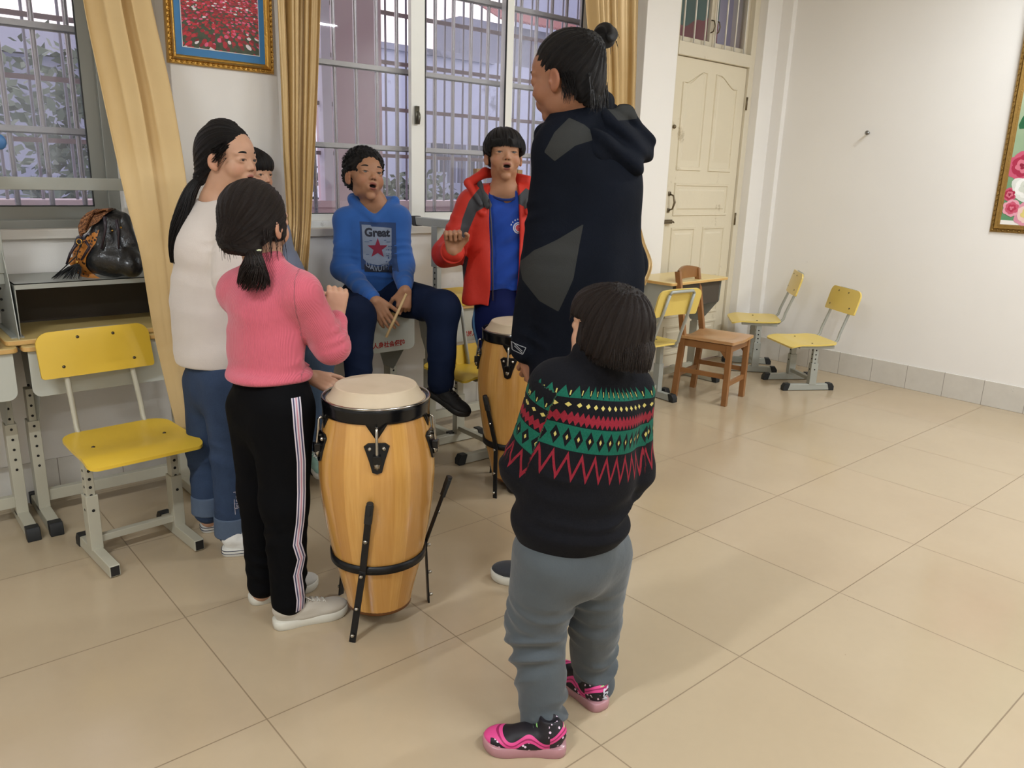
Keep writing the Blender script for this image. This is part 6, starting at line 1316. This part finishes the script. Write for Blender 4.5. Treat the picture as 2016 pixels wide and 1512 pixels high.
stripe([(938, 600), (941, 640), (948, 700)], 0, .016, [mat('sky_stripe', (96, 150, 200), .7)], to, dirv(-.3, -.95))
g_ = PZ(1002, 936, 0); shoe(F.e, g_, g_ + dirv(.2, -.95) * .24, .24, BSH, BSO, laces=MATS['black_lace']); g_ = PZ(1052, 930, 0); shoe(F.e, g_, g_ + dirv(.35, -.9) * .24, .24, BSH, BSO, laces=MATS['black_lace'])
hc = [(H.E((0, -.08, .675), (.385, .43, .375)), .02, '+'), (H.E((0, .14, .68), (.33, .25, .24)), .03, '+'), (H.E((0, -.22, .48), (.33, .27, .22)), .03, '+'), (H.E((.33, .10, .56), (.05, .14, .13)), .03, '+'), (H.E((-.33, .10, .56), (.05, .14, .13)), .03, '+'),
      (Rbox(H.w(0, .60, .28), np.array((.285, .44, .30)) * H.H, H.R, .05 * H.H), .01, '-'), (H.E((.38, -.02, .34), (.12, .25, .16)), .015, '-'), (H.E((-.38, -.02, .34), (.12, .25, .16)), .015, '-')]
ho = sdf_mesh('hair', hc, .003, HR, F.e, disp=hair_disp(H, (0, -.15, 1), .0035), attrs=hair_attr(H, (0, -.15, 1)))
def fringe(H, ho, m, n, x0, x1, ztop, zbot, y0=.37, seed=1, zz=.02, r=.0016):
    rnd = random.Random(seed); pp = []
    for i in range(n):
        x = rnd.uniform(x0, x1); c_ = 1 - 1.3 * max(0, abs(x) - .05) ** 2 * 3; yb = y0 * max(.2, c_); pp.append([H.w(x * .8, yb - .05, ztop), H.w(x * .95, yb + .012, (ztop + zbot) / 2 + .02), H.w(x, yb + .006, zbot + rnd.uniform(-zz, zz))])
    return strands('fringe', pp, r, m, ho)
fringe(H, ho, HR, 420, -.30, .30, .78, .575, seed=5, y0=.40)
# ---------------------------------------------------------------- F: tall adult with the hair bun
F = Fig('person', .95, -.62, 'tall adult in a black and grey hooded jacket with a hair bun'); J = F.J
f = dirv(-.50, .86); sd = nrm(np.cross(f, UPV)); hd = dirv(-.86, .48, -.14)
nb_, sl, sr = J(1150, 228, .02), J(1108, 300, -.05), J(1205, 288, .14); hip = J(1150, 720, .0); wst = J(1150, 560); chs = J(1155, 380, .02)
H = Head(J(1108, 143, .0), hd, H=.226)
el, wl, er, wr_ = J(1078, 520, -.04), J(1036, 690, -.02), J(1225, 520, .20), J(1100, 700, .03)
body = H.skin(neck=J(1152, 235, .03), nr=.058, smile=1) + torso(F, hip, wst, chs, nb_, sl, sr, f, (.13, .11, .13), sr_=.045) + limb([sl, el, wl], [.045, .036, .028]) + limb([sr, er, wr_], [.045, .036, .028]) \
    + hand(wl, dirv(.42, -.12, -.80), dirv(-.1, -.9, .1), -1, .175, (.45, .5, .55, .6), .3, .08) + hand(wr_, dirv(-.72, -.12, -.35), dirv(-.1, -.8, .5), 1, .170, (.55, .6, .65, .7), .4, .08) \
    + limb([J(1130, 740, -.03), J(1100, 930, .0), J(1075, 1092, .06)], [.09, .060, .04]) + limb([J(1200, 740, .03), J(1185, 920, .12), J(1160, 1060, .16)], [.09, .060, .04])
H.c0 = None
bo = sdf_mesh('body', body, .0032, SK3, F.e, attrs=H.attrs); H.features(bo, gaze=(0, 1, -.1))
# jacket with grey shoulder yoke and elbow patch
m, nb = newmat('black_softshell', .9, .2); n = nb.noise(7, 4); blk = nb.mix(n, srgb(10, 13, 19), srgb(20, 24, 34)); gry = nb.mix(n, srgb(46, 47, 46), srgb(58, 58, 56)); nb.b.inputs['Specular IOR Level'].default_value = .1
nb.link(nb.mix(nb.m('LESS_THAN', nb.attr('patch_sd'), 0.0), blk, gry), nb.b.inputs['Base Color']); nb.bump(nb.m('ADD', nb.m('MULTIPLY', nb.noise(280, 2), .06), nb.m('MULTIPLY', nb.noise(8, 4), .5)), .6, .016); JKB = m
jq = torso(F, J(1148, 745), J(1148, 560), J(1156, 380, .03), nb_ - UPV * .03, sl, sr, f, (.178, .168, .166), .84, .06, .078) + limb([sl, el, wl - (wl - el) * .02], [.080, .074, .052], .014) + limb([sr, er, wr_], [.082, .070, .048], .035)
jq += [(Cone(J(1108, 240, -.02), J(1176, 198, .05), .024, .032), .03, '+'), (Cone(J(1176, 198, .05), J(1192, 200, .10), .032, .028), .03, '+'), (Cone(J(1100, 246, -.02), J(1072, 264, .06), .026, .022), .03, '+'), (Cone(J(1072, 264, .06), J(1064, 284, .08), .022, .018), .03, '+'), (Plane(J(1160, 768), -UPV), .01, '-')]
yk = pol(F, [(1120, 232), (1150, 246), (1180, 272), (1130, 288), (1090, 318), (1070, 300), (1090, 262)], -.08); ep = pol(F, [(1145, 438), (1136, 480), (1124, 540), (1096, 604), (1060, 585), (1028, 548), (1022, 516), (1050, 490), (1095, 468)], -.06)
def jat(V): q = flat2(V); near = (V - sl) @ AW < .10; return {'patch_sd': np.where(near, np.minimum(poly_sd(q, yk), poly_sd(q, ep)), .1)}
jk = sdf_mesh('jacket', jq, .0045, JKB, F.e, disp=lambda p: .004 * wob(p, 8, 2.) + .006 * np.sin(((p - nb_) @ sd) * 38 + 1.5 * np.sin(((p - nb_) @ UPV) * 6)) * np.clip(((J(1160, 350) - p) @ UPV) * 4, 0, 1) + fold_field(p, sl, el, .08, .009, 4, .4, 1.1, 1) + fold_field(p, el, wl, .06, .008, 4, .3, 1.0, 2), attrs=jat)
# hood hanging behind the neck
hM = np.stack([dirv(.80, .42, -.42), dirv(-.42, .90), nrm(np.cross(dirv(.80, .42, -.42), dirv(-.42, .90)))], 1)
hq = [(Cone(J(1120, 246, -.06), J(1178, 290, -.07), .022, .036), .03, '+'), (Cone(J(1178, 290, -.07), J(1232, 318, -.02), .036, .044), .03, '+'), (Cone(J(1232, 318, -.02), J(1258, 292, .06), .044, .040), .03, '+'), (Cone(J(1258, 292, .06), J(1235, 250, .14), .040, .036), .03, '+'),
      (Cone(J(1235, 250, .14), J(1190, 215, .14), .036, .026), .03, '+'), (Ell(J(1196, 262, .04), (.115, .10, .050), hM), .04, '+'), (Cone(J(1235, 222, .05), J(1200, 235, .0), .018, .026), .03, '+'), (Cone(J(1235, 222, .05), J(1240, 262, .08), .020, .036), .03, '+')]
bd = pol(F, [(1188, 207), (1258, 204), (1258, 232), (1212, 240)], .0)
def hat_(V): return {'patch_sd': poly_sd(flat2(V), bd)}
sdf_mesh('hood', hq, .004, JKB, jk, disp=lambda p: .004 * wob(p, 14, 5.) + .005 * np.sin((p @ RT) * 70 + (p[:, 2]) * 95), attrs=hat_)
LG = mat('reflective_grey', (140, 142, 146), .5); tk = .0022
dl = [(-.016, .016), (.022, .004), (.014, -.016), (-.014, -.006)]
for i in range(4):
    a_, b_ = np.array(dl[i]), np.array(dl[(i + 1) % 4]); n_ = np.array([-(b_ - a_)[1], (b_ - a_)[0]]); n_ = n_ / np.linalg.norm(n_) * .0011; decal('cuff_logo', jk, [tuple(a_ - n_), tuple(b_ - n_), tuple(b_ + n_), tuple(a_ + n_)], [(0, 1, 2, 3)], J(1019, 684, -.05), dirv(1, .1), UPV, LG, tk, sub=.008)
for k_ in (-.004, .002): decal('cuff_logo', jk, [(-.010, .010 + k_), (-.008, .011 + k_), (.014, -.008 + k_), (.012, -.009 + k_)], [(0, 1, 2, 3)], J(1019, 684, -.05), dirv(1, .1), UPV, LG, tk, sub=.008)
sdf_mesh('jeans', limb([hip + UPV * .03, hip], [.16, .16], .03, (f, .85)) + limb([J(1135, 760, -.03), J(1105, 930, .0), J(1080, 1095, .06)], [.108, .082, .070], .03) + limb([J(1200, 760, .03), J(1188, 920, .12), J(1162, 1065, .16)], [.108, .082, .070], .03), .005, JEANS, F.e, disp=lambda p: .003 * wob(p, 11, 2.))
NVC = clothmat('navy_canvas', (50, 52, 57), .7, 200, .3, .08, .1)
g_ = PZ(1118, 1150, 0); shoe(F.e, g_, PZ(1006, 1140, 0), .27, NVC, RUB2, W=.37, sole_h=.026, laces=mat('white_lace', (232, 230, 224), .7)); g_ = PZ(1185, 1112, 0); shoe(F.e, g_, g_ + dirv(-.7, .7) * .27, .27, NVC, RUB2, W=.37, sole_h=.026, laces=MATS['white_lace'])
tie = J(1169, 90, .03)
hc = [(H.E((0, -.11, .665), (.362, .435, .372)), .02, '+'), (H.E((0, -.28, .42), (.30, .24, .34)), .03, '+'), (Cone(H.w(0, -.36, .76), tie, .042, .018), .02, '+'), (H.E((0, .43, .42), (.36, .35, .46)), .012, '-'), (H.E((-.40, .06, .32), (.20, .17, .22)), .012, '-'), (H.E((.40, .06, .32), (.20, .17, .22)), .012, '-'), (H.E((0, .08, .08), (.42, .34, .26)), .02, '-')]
ho = sdf_mesh('hair', hc, .003, HR, F.e, disp=hair_disp(H, (0, -.75, .5), .003), attrs=hair_attr(H, (0, -.75, .5)))
bc = J(1191, 70, .04)
def bunat(V): d = V - bc; return {'hu': np.arctan2(d @ RT, d[:, 2]) * 1.5 + (d @ AW) * 20, 'hv': (d @ AW) * 12}
sdf_mesh('hair_bun', [(Ell(bc, (.034, .034, .032)), .01, '+'), (Cone(tie, bc, .022, .020), .012, '+')], .0025, HR, ho, disp=lambda p: .0022 * np.sin(np.arctan2((p - bc) @ RT, (p - bc)[:, 2]) * 4 + (p - bc) @ AW * 180), attrs=bunat)
torus('hair_tie', tie + (bc - tie) * .25, bc - tie, .023, .0055, mat('black_tie', (20, 18, 20), .8), ho)
rnd = random.Random(9); pp = []
for i in range(160):
    b = H.w(rnd.uniform(-.28, .28), -.46, .30 + rnd.uniform(-.1, .15)); pp.append([b, b - UPV * .03 + RT * rnd.uniform(-.002, .006), b - UPV * rnd.uniform(.03, .06) + RT * rnd.uniform(-.01, .008)])
for i in range(22):
    a = rnd.uniform(0, 6.28); b = bc + (RT * math.cos(a) + UPV * math.sin(a)) * .033; o_ = RT * rnd.uniform(-.2, 1) + UPV * rnd.uniform(-1, .4); pp.append([b, b + o_ * .005, b + o_ * .010 - UPV * .012])
for i in range(110):
    b = H.w(-.335, rnd.uniform(-.30, -.12), .50 - rnd.uniform(0, .25)); pp.append([b, b - UPV * .012 + H.R @ V3(-.002, -.006, 0), b - UPV * rnd.uniform(.02, .035) + H.R @ V3(.001, -.002, 0)])
strands('loose_strands', pp, .0007, HR, ho)

# ---------------------------------------------------------------- G: small child in the patterned sweater
F = Fig('person', .56, -1.09, 'small child from behind in a black sweater with green and red pattern'); J = F.J
f = dirv(-.42, .90); sd = nrm(np.cross(f, UPV)); hd = dirv(-.76, .64, .08)
nb_, sl, sr = J(1172, 708, .0), J(1098, 765, -.03), J(1236, 772, .06); hip = J(1128, 1060); wst = J(1145, 940); chs = J(1165, 830)
H = Head(J(1194, 636, -.005), hd, H=.188)
el, wl, er, wr_ = J(1040, 915, .02), J(1100, 940, .17), J(1238, 925, .06), J(1150, 930, .20)
hl_, kl, al, hr_, kr, ar = J(1085, 1090, -.02), J(1054, 1240, .01), J(1072, 1425, -.02), J(1172, 1085, .05), J(1170, 1215, .09), J(1168, 1356, .16)
body = H.skin(neck=J(1176, 702, .0), nr=.040) + torso(F, hip, wst, chs, nb_, sl, sr, f, (.10, .085, .09), sr_=.03) + limb([sl, el, wl], [.030, .026, .019]) + limb([sr, er, wr_], [.030, .026, .019]) \
    + hand(wl, dirv(.5, .4, -.2), dirv(0, 1, .2), 1, .115, (.6,) * 4) + hand(wr_, dirv(-.5, .4, -.2), dirv(0, 1, .2), -1, .115, (.6,) * 4) + limb([hl_, kl, al], [.055, .038, .026]) + limb([hr_, kr, ar], [.055, .038, .026])
bo = sdf_mesh('body', body, .0027, SK1, F.e, attrs=H.attrs); H.features(bo, gaze=(0, 1, .1))
# knitted band pattern: pu runs round the garment in cells, pv is the drop below the top of the band in metres
m, nb = newmat('fair_isle_knit', .92, .15)
pu, pv = nb.attr('pu'), nb.attr('pv'); tri = lambda x: nb.m('MULTIPLY', nb.m('ABSOLUTE', nb.m('SUBTRACT', nb.m('FRACT', x), .5)), 2.0)
def rng(a, b): return nb.m('MULTIPLY', nb.m('GREATER_THAN', pv, a), nb.m('LESS_THAN', pv, b))
t1 = tri(nb.m('MULTIPLY', pu, 1.25)); t2 = tri(pu); t3 = tri(nb.m('MULTIPLY', pu, 2.0)); tz = tri(nb.m('MULTIPLY', pu, .85))
blk = srgb(13, 13, 16); n = nb.noise(260, 2); BK = nb.mix(n, srgb(10, 10, 13), srgb(22, 22, 27)); GR = nb.mix(n, srgb(16, 72, 58), srgb(28, 102, 82)); RD = nb.mix(n, srgb(112, 24, 38), srgb(144, 40, 52)); YL_ = srgb(190, 176, 100)
c = BK
g1 = nb.m('MULTIPLY', rng(0, .026), nb.m('GREATER_THAN', pv, nb.m('MULTIPLY', t1, .026))); c = nb.mix(g1, c, GR)
c = nb.mix(nb.m('MULTIPLY', rng(.010, .020), nb.m('GREATER_THAN', t1, .90)), c, YL_)
d1 = nb.m('ADD', nb.m('MULTIPLY', nb.m('SUBTRACT', 1.0, t1), .6), nb.m('DIVIDE', nb.m('ABSOLUTE', nb.m('SUBTRACT', pv, .041)), .016)); c = nb.mix(nb.m('MULTIPLY', rng(.028, .056), nb.m('LESS_THAN', d1, .34)), c, YL_)
c = nb.mix(nb.m('MULTIPLY', rng(.056, .084), nb.m('LESS_THAN', nb.m('ABSOLUTE', nb.m('SUBTRACT', pv, .070)), nb.m('ADD', .004, nb.m('MULTIPLY', t3, .011)))), c, RD)
dd = nb.m('ADD', t2, nb.m('DIVIDE', nb.m('ABSOLUTE', nb.m('SUBTRACT', pv, .113)), .027)); c = nb.mix(rng(.086, .140), c, GR); c = nb.mix(nb.m('MULTIPLY', rng(.086, .140), nb.m('LESS_THAN', dd, .80)), c, BK); c = nb.mix(nb.m('MULTIPLY', rng(.1, .13), nb.m('LESS_THAN', dd, .24)), c, YL_)
zc = nb.m('ADD', .150, nb.m('MULTIPLY', tz, .050)); c = nb.mix(nb.m('MULTIPLY', rng(.142, .212), nb.m('LESS_THAN', nb.m('ABSOLUTE', nb.m('SUBTRACT', pv, zc)), .0085)), c, RD)
nb.link(c, nb.b.inputs['Base Color']); nb.b.inputs['Sheen Weight'].default_value = .02; nb.bump(nb.m('ADD', nb.m('MULTIPLY', n, .08), nb.m('MULTIPLY', nb.noise(9, 4), .5)), .6, .012); FAIR = m
bandtop = J(1190, 768, -.09)[2]
ua = nrm(el - sl); armtop = (J(1068, 768, -.06) - sl) @ ua; ub = nrm(er - sr)
def knit(V):
    # torso coordinates
    ax_ = chs + 0 * V; ax_ = chs[None] + ((V[:, 2] - chs[2]) / (hip[2] - chs[2]))[:, None] * (hip - chs)[None]; d = V - ax_; an = np.arctan2(d @ sd, -(d @ f)); puT = an * .135 / .030; pvT = bandtop - V[:, 2] - .13 * (d @ RT)
    def arm(a, b, u, r, top):
        L = V - a; t = L @ u; rad = L - t[:, None] * u; q = nrm(np.cross(u, f)); w_ = np.cross(u, q); return np.linalg.norm(rad, axis=1), np.arctan2(rad @ w_, rad @ q) * r / .030, t - top, t
    r1, pu1, pv1, t1_ = arm(sl, el, ua, .062, armtop); r2, pu2, pv2, t2_ = arm(sr, er, ub, .062, (J(1240, 768, -.02) - sr) @ ub)
    rt = np.linalg.norm(np.cross(d, UPV), axis=1) - .135
    s1 = r1 - .062; s2 = r2 - .062; a1 = (s1 < rt) & ((V - chs) @ RT < -.05) & (t1_ > -.02); a2 = (s2 < rt - .004) & ((V - chs) @ RT > .085) & (t2_ > -.02)
    pu_ = np.where(a1, pu1, np.where(a2, pu2, puT)); pv_ = np.where(a1, pv1, np.where(a2, pv2, pvT)); fore = (((V - chs) @ f) > .10); pv_ = np.where(fore & ~a1 & ~a2, -.05, pv_); return {'pu': pu_ + 20, 'pv': pv_}
sw = torso(F, J(1124, 1010), J(1140, 930), J(1162, 830), nb_ - UPV * .025, sl, sr, f, (.138, .128, .118), .82, .04, .050) + limb([sl, el, wl], [.062, .062, .042], .028) + limb([sr, er, wr_], [.060, .058, .042], .028)
sw += [(Cone(J(1166, 722, .0), J(1170, 694, -.01), .054, .050), .012, '+'), (Ell(J(1124, 1022), (.136, .120, .040), np.stack([RT, AW, nrm(UPV + RT * .06)], 1)), .03, '+'), (Plane(J(1124, 1074), -UPV + RT * .10), .012, '-')]
so = sdf_mesh('sweater', sw, .0035, FAIR, F.e, disp=lambda p: .003 * wob(p, 11, 3.) + fold_field(p, J(1125, 1040), J(1150, 900), .13, .012, 3, .1, 1, .5, 1.0) + fold_field(p, sl, el, .06, .005, 3, .5, 1.1, 2), attrs=knit)
sdf_mesh('ribbed_hem', [(Cone(J(1126, 1050), J(1127, 1066), .112, .108, (f, .86)), .01, '+'), (Plane(J(1127, 1082), -UPV + RT * .08), .006, '-')], .004, clothmat('black_rib', (14, 14, 17), .9), so)
GRT = clothmat('grey_brushed_trousers', (78, 84, 88), .9, 240, .3, .10, .6, 12)
tr = limb([J(1128, 1040), J(1130, 1090)], [.116, .118], .03, (f, .86)) + limb([hl_, kl, al], [.094, .074, .058], .02) + limb([hr_, kr, ar], [.092, .068, .056], .02)
sdf_mesh('trousers', tr, .0035, GRT, F.e, disp=lambda p: .003 * wob(p, 13, 1.) + fold_field(p, kl, al, .07, .022, 6, -.15, 1.1, 1, 1.6) + fold_field(p, kr, ar, .065, .022, 6, -.2, 1.1, 2.2, 1.6) + fold_field(p, hl_, kl, .09, .007, 3, .4, 1.0, 3) + fold_field(p, hr_, kr, .09, .008, 3, .3, 1.0, 4))
# trainers: black with stars, pink wave and clear pinkish sole
m, nb = newmat('kids_trainer', .55, .4); sx, sy, sz = nb.attr('a'), nb.attr('b'), nb.attr('c')
wave = nb.m('ADD', .030, nb.m('MULTIPLY', nb.m('SINE', nb.m('ADD', nb.m('MULTIPLY', sx, 15.0), 1.2)), .010)); wave = nb.m('ADD', wave, nb.m('MULTIPLY', nb.m('LESS_THAN', sx, .2), .016))
dw = nb.m('ABSOLUTE', nb.m('SUBTRACT', sz, nb.m('ADD', wave, .012))); pk = nb.m('LESS_THAN', dw, .0085); ln = nb.m('LESS_THAN', dw, .0018); toe_ = nb.m('GREATER_THAN', sx, .90)
v = nb.n('ShaderNodeTexVoronoi'); v.inputs['Scale'].default_value = 85; tc = nb.n('ShaderNodeTexCoord'); nb.link(tc.outputs['Object'], v.inputs['Vector']); stars = nb.m('MULTIPLY', nb.m('LESS_THAN', v.outputs['Distance'], .26), nb.m('LESS_THAN', sz, nb.m('ADD', wave, .004)))
stars = nb.m('MAXIMUM', stars, nb.m('MULTIPLY', nb.m('LESS_THAN', v.outputs['Distance'], .26), nb.m('LESS_THAN', sx, .22)))
c = nb.mix(stars, srgb(26, 22, 28), srgb(222, 196, 214)); c = nb.mix(nb.m('MAXIMUM', pk, toe_), c, srgb(214, 70, 134)); c = nb.mix(nb.m('MULTIPLY', ln, nb.m('LESS_THAN', sx, .9)), c, srgb(150, 34, 86)); nb.link(c, nb.b.inputs['Base Color']); TRN = m
CLS = mat('clear_pink_sole', (206, 150, 156), .25, 0, .08, 30, trans=.35)
at_ = lambda a, b, c: {'a': a, 'b': b, 'c': c}
def kid_shoe(hp, tp, ank):
    d = nrm(PZ(*tp, 0) - PZ(*hp, 0)); L = .205; up, X = shoe(F.e, PZ(*hp, 0), PZ(*hp, 0) + d * L, L, TRN, CLS, W=.39, sole_h=.024, high=1.05, attrs=at_, solefn=lambda a, z: .03 * math.sin(a * 60) if .2 < z < .9 else 0)
    q = MB(); q.tube([X(.20 + .16 * math.cos(t), .33 * math.sin(t), .066 + .006 * math.cos(2 * t)) for t in np.linspace(0, 2 * math.pi, 25)], .0022, 6, caps=False); q.build('green_trim', mat('lime_trim', (150, 214, 120), .6), up, True, world=True)
    q = MB()
    for i in range(4): q.tube([X(.40 + i * .07, -.14, .062 - i * .006), X(.40 + i * .07, 0, .070 - i * .006), X(.40 + i * .07, .14, .062 - i * .006)], .003, 6)
    q.build('straps', mat('black_strap', (22, 22, 24), .6), up, True, world=True); return up, X, d
k1, X1, d1_ = kid_shoe((1114, 1478), (962, 1470), al)
k2, X2, d2_ = kid_shoe((1188, 1400), (1128, 1352), ar)
vs, fs = text_shapes('LOVE', .017, .0012); s2_ = nrm(np.cross(d2_, UPV)); decal('lettering', k2, [(y, -x) for x, y in vs], fs, X2(.04, .10, .045), nrm(RT + AW * .0), UPV, mat('print_white', (226, 226, 226), .6), .0018)
hc = [(H.E((0, -.11, .655), (.385, .455, .385)), .02, '+'), (H.E((0, -.24, .36), (.365, .33, .36)), .04, '+'), (H.E((.25, -.0, .36), (.12, .22, .26)), .04, '+'), (H.E((-.25, -.02, .36), (.12, .20, .26)), .04, '+'), (H.E((0, .20, .70), (.32, .22, .22)), .03, '+'),
      (Rbox(H.w(0, .60, .22), np.array((.42, .50, .38)) * H.H, H.R, .06 * H.H), .015, '-'), (Plane(H.w(0, -.2, .17), H.R @ V3(0, .25, -1)), .01, '-')]
ho = sdf_mesh('hair', hc, .0027, HRB, F.e, disp=hair_disp(H, (0, -.35, 1), .0034), attrs=hair_attr(H, (0, -.35, 1)))
rnd = random.Random(11); pp = []
for i in range(1500):
    az = rnd.uniform(-2.25, 2.25); s_, c_ = math.sin(az), math.cos(az); k_ = rnd.uniform(.97, 1.02)
    pp.append([H.w(s_ * .36 * k_, -c_ * .44 * k_ - .10, .56), H.w(s_ * .385 * k_, -c_ * .50 * k_ - .13, .36), H.w(s_ * .355 * k_, -c_ * .49 * k_ - .13, .19 - rnd.uniform(-.02, .05) - .04 * c_)])
strands('hair_ends', pp, .0011, HRB, ho)
for i in range(1): fringe(H, ho, HRB, 300, -.30, .30, .80, .56, seed=2, y0=.41)
# ================================================================= LEATHER BACKPACK ON THE UPTURNED DESK
F = Fig('backpack', .10, 1.03, 'black leather backpack with a tooled tan flap and a tassel, on the upturned desk'); F.e['category'] = 'bag'; J = F.J
F.e.location = (.10, 1.03, .915)
m, nb = newmat('black_bag_leather', .28, .6); nb.link(nb.mix(nb.noise(14, 5), srgb(12, 13, 15), srgb(30, 32, 36)), nb.b.inputs['Base Color']); nb.bump(nb.m('ADD', nb.m('MULTIPLY', nb.noise(16, 4), .8), nb.m('MULTIPLY', nb.noise(200, 2), .05)), .8, .012); BL = m
bq = [(Ell(J(225, 508, .0), (.105, .085, .072)), .03, '+'), (Ell(J(222, 465, .01), (.082, .070, .085)), .04, '+'), (Ell(J(225, 435, .02), (.055, .055, .045)), .03, '+'), (Ell(J(168, 500, -.02), (.040, .050, .075)), .03, '+'), (Ell(J(258, 520, -.03), (.045, .04, .05)), .02, '+'), (Plane(J(222, 547, -.06), -UPV), .006, '-')]
body = sdf_mesh('bag_body', bq, .003, BL, F.e, disp=lambda p: .0035 * wob(p, 22, 2.) + .005 * np.abs(np.sin(((p - J(225, 420, .02)) @ RT) * 75)) * np.clip(((p - J(225, 500)) @ UPV) * 12, 0, 1))
m, nb = newmat('tooled_tan_leather', .42, .5); v = nb.n('ShaderNodeTexWave'); v.wave_type = 'RINGS'; v.inputs['Scale'].default_value = 30; v.inputs['Distortion'].default_value = 9; v.inputs['Detail'].default_value = 3; v.inputs['Detail Scale'].default_value = 6
tc = nb.n('ShaderNodeTexCoord'); nb.link(tc.outputs['Object'], v.inputs['Vector']); nb.link(nb.mix(v.outputs['Fac'], srgb(84, 48, 30), srgb(186, 128, 84)), nb.b.inputs['Base Color']); nb.bump(v.outputs['Fac'], .8, .003); TAN = m
m2, nb = newmat('orange_tan_leather', .42, .5); v = nb.n('ShaderNodeTexVoronoi'); v.inputs['Scale'].default_value = 70; tc = nb.n('ShaderNodeTexCoord'); nb.link(tc.outputs['Object'], v.inputs['Vector']); nb.link(nb.mix(nb.m('LESS_THAN', v.outputs['Distance'], .33), srgb(186, 118, 46), srgb(44, 26, 16)), nb.b.inputs['Base Color'])
O = J(200, 480, -.05)
def px2(pts, o=-.08): return [(float((J(u, v, o) - J(200, 480, o)) @ RT), float((J(u, v, o) - J(200, 480, o))[2])) for u, v in pts]
decal('side_panel', body, px2([(198, 452), (194, 478), (180, 505), (176, 522), (182, 540), (198, 549), (178, 548), (158, 545), (144, 532), (133, 516), (140, 500), (156, 484), (172, 466)]), [tuple(range(13))], O, RT, UPV, m2, .0025, sub=.006)
fl_ = decal('flap', body, px2([(214, 411), (207, 424), (196, 438), (180, 450), (166, 464), (160, 474), (156, 462), (154, 445), (160, 430), (172, 418), (190, 410)]), [tuple(range(11))], O, RT, UPV, TAN, .008, sub=.006)
md = fl_.modifiers.new('s', 'SOLIDIFY'); md.thickness = .004
PUR = mat('dark_purple_leather', (44, 34, 44), .4)
q = MB()
for pts in ([(158, 466), (160, 478), (158, 486)], [(150, 480), (138, 500), (131, 520)], [(168, 474), (176, 486), (160, 512)], [(206, 426), (208, 450), (200, 490)], [(229, 432), (233, 455), (234, 490)]):
    q.tube([J(u, v, -.085) for u, v in pts], [.006, .005, .004], 8)
q.build('straps', PUR, body, True, world=True)
q = MB(); c = J(156, 476, -.09); q.tube([c + RT * (.010 * math.cos(t)) + UPV * (.010 * math.sin(t)) for t in np.linspace(0, 6.283, 17)], .0022, 8, caps=False); q.ball(tuple(J(152, 516, -.09)), .006, 8); q.ball(tuple(J(221, 454, -.07)), .004, 6); q.ball(tuple(J(238, 448, -.07)), .004, 6); q.build('brass_fittings', mat('brass', (206, 160, 80), .25, 1.0), body, True, world=True)
rnd = random.Random(2); pp = []; a_ = J(152, 520, -.085)
for i in range(90):
    g = J(rnd.uniform(100, 160), 549 + rnd.uniform(-3, 2), -.10 + rnd.uniform(-.02, .03)); pp.append([a_ + RT * rnd.uniform(-.008, .008), a_ * .55 + g * .45 + UPV * .012 + RT * .01, g])
strands('tassel', pp, .0016, mat('black_suede', (16, 18, 20), .7), body, sides=4)
q = MB(); q.tube([J(160, 480, -.09), J(150, 505, -.10), J(125, 528, -.11), J(106, 545, -.11)], .0022, 6); q.build('cord', MATS['black_suede'], body, True, world=True)
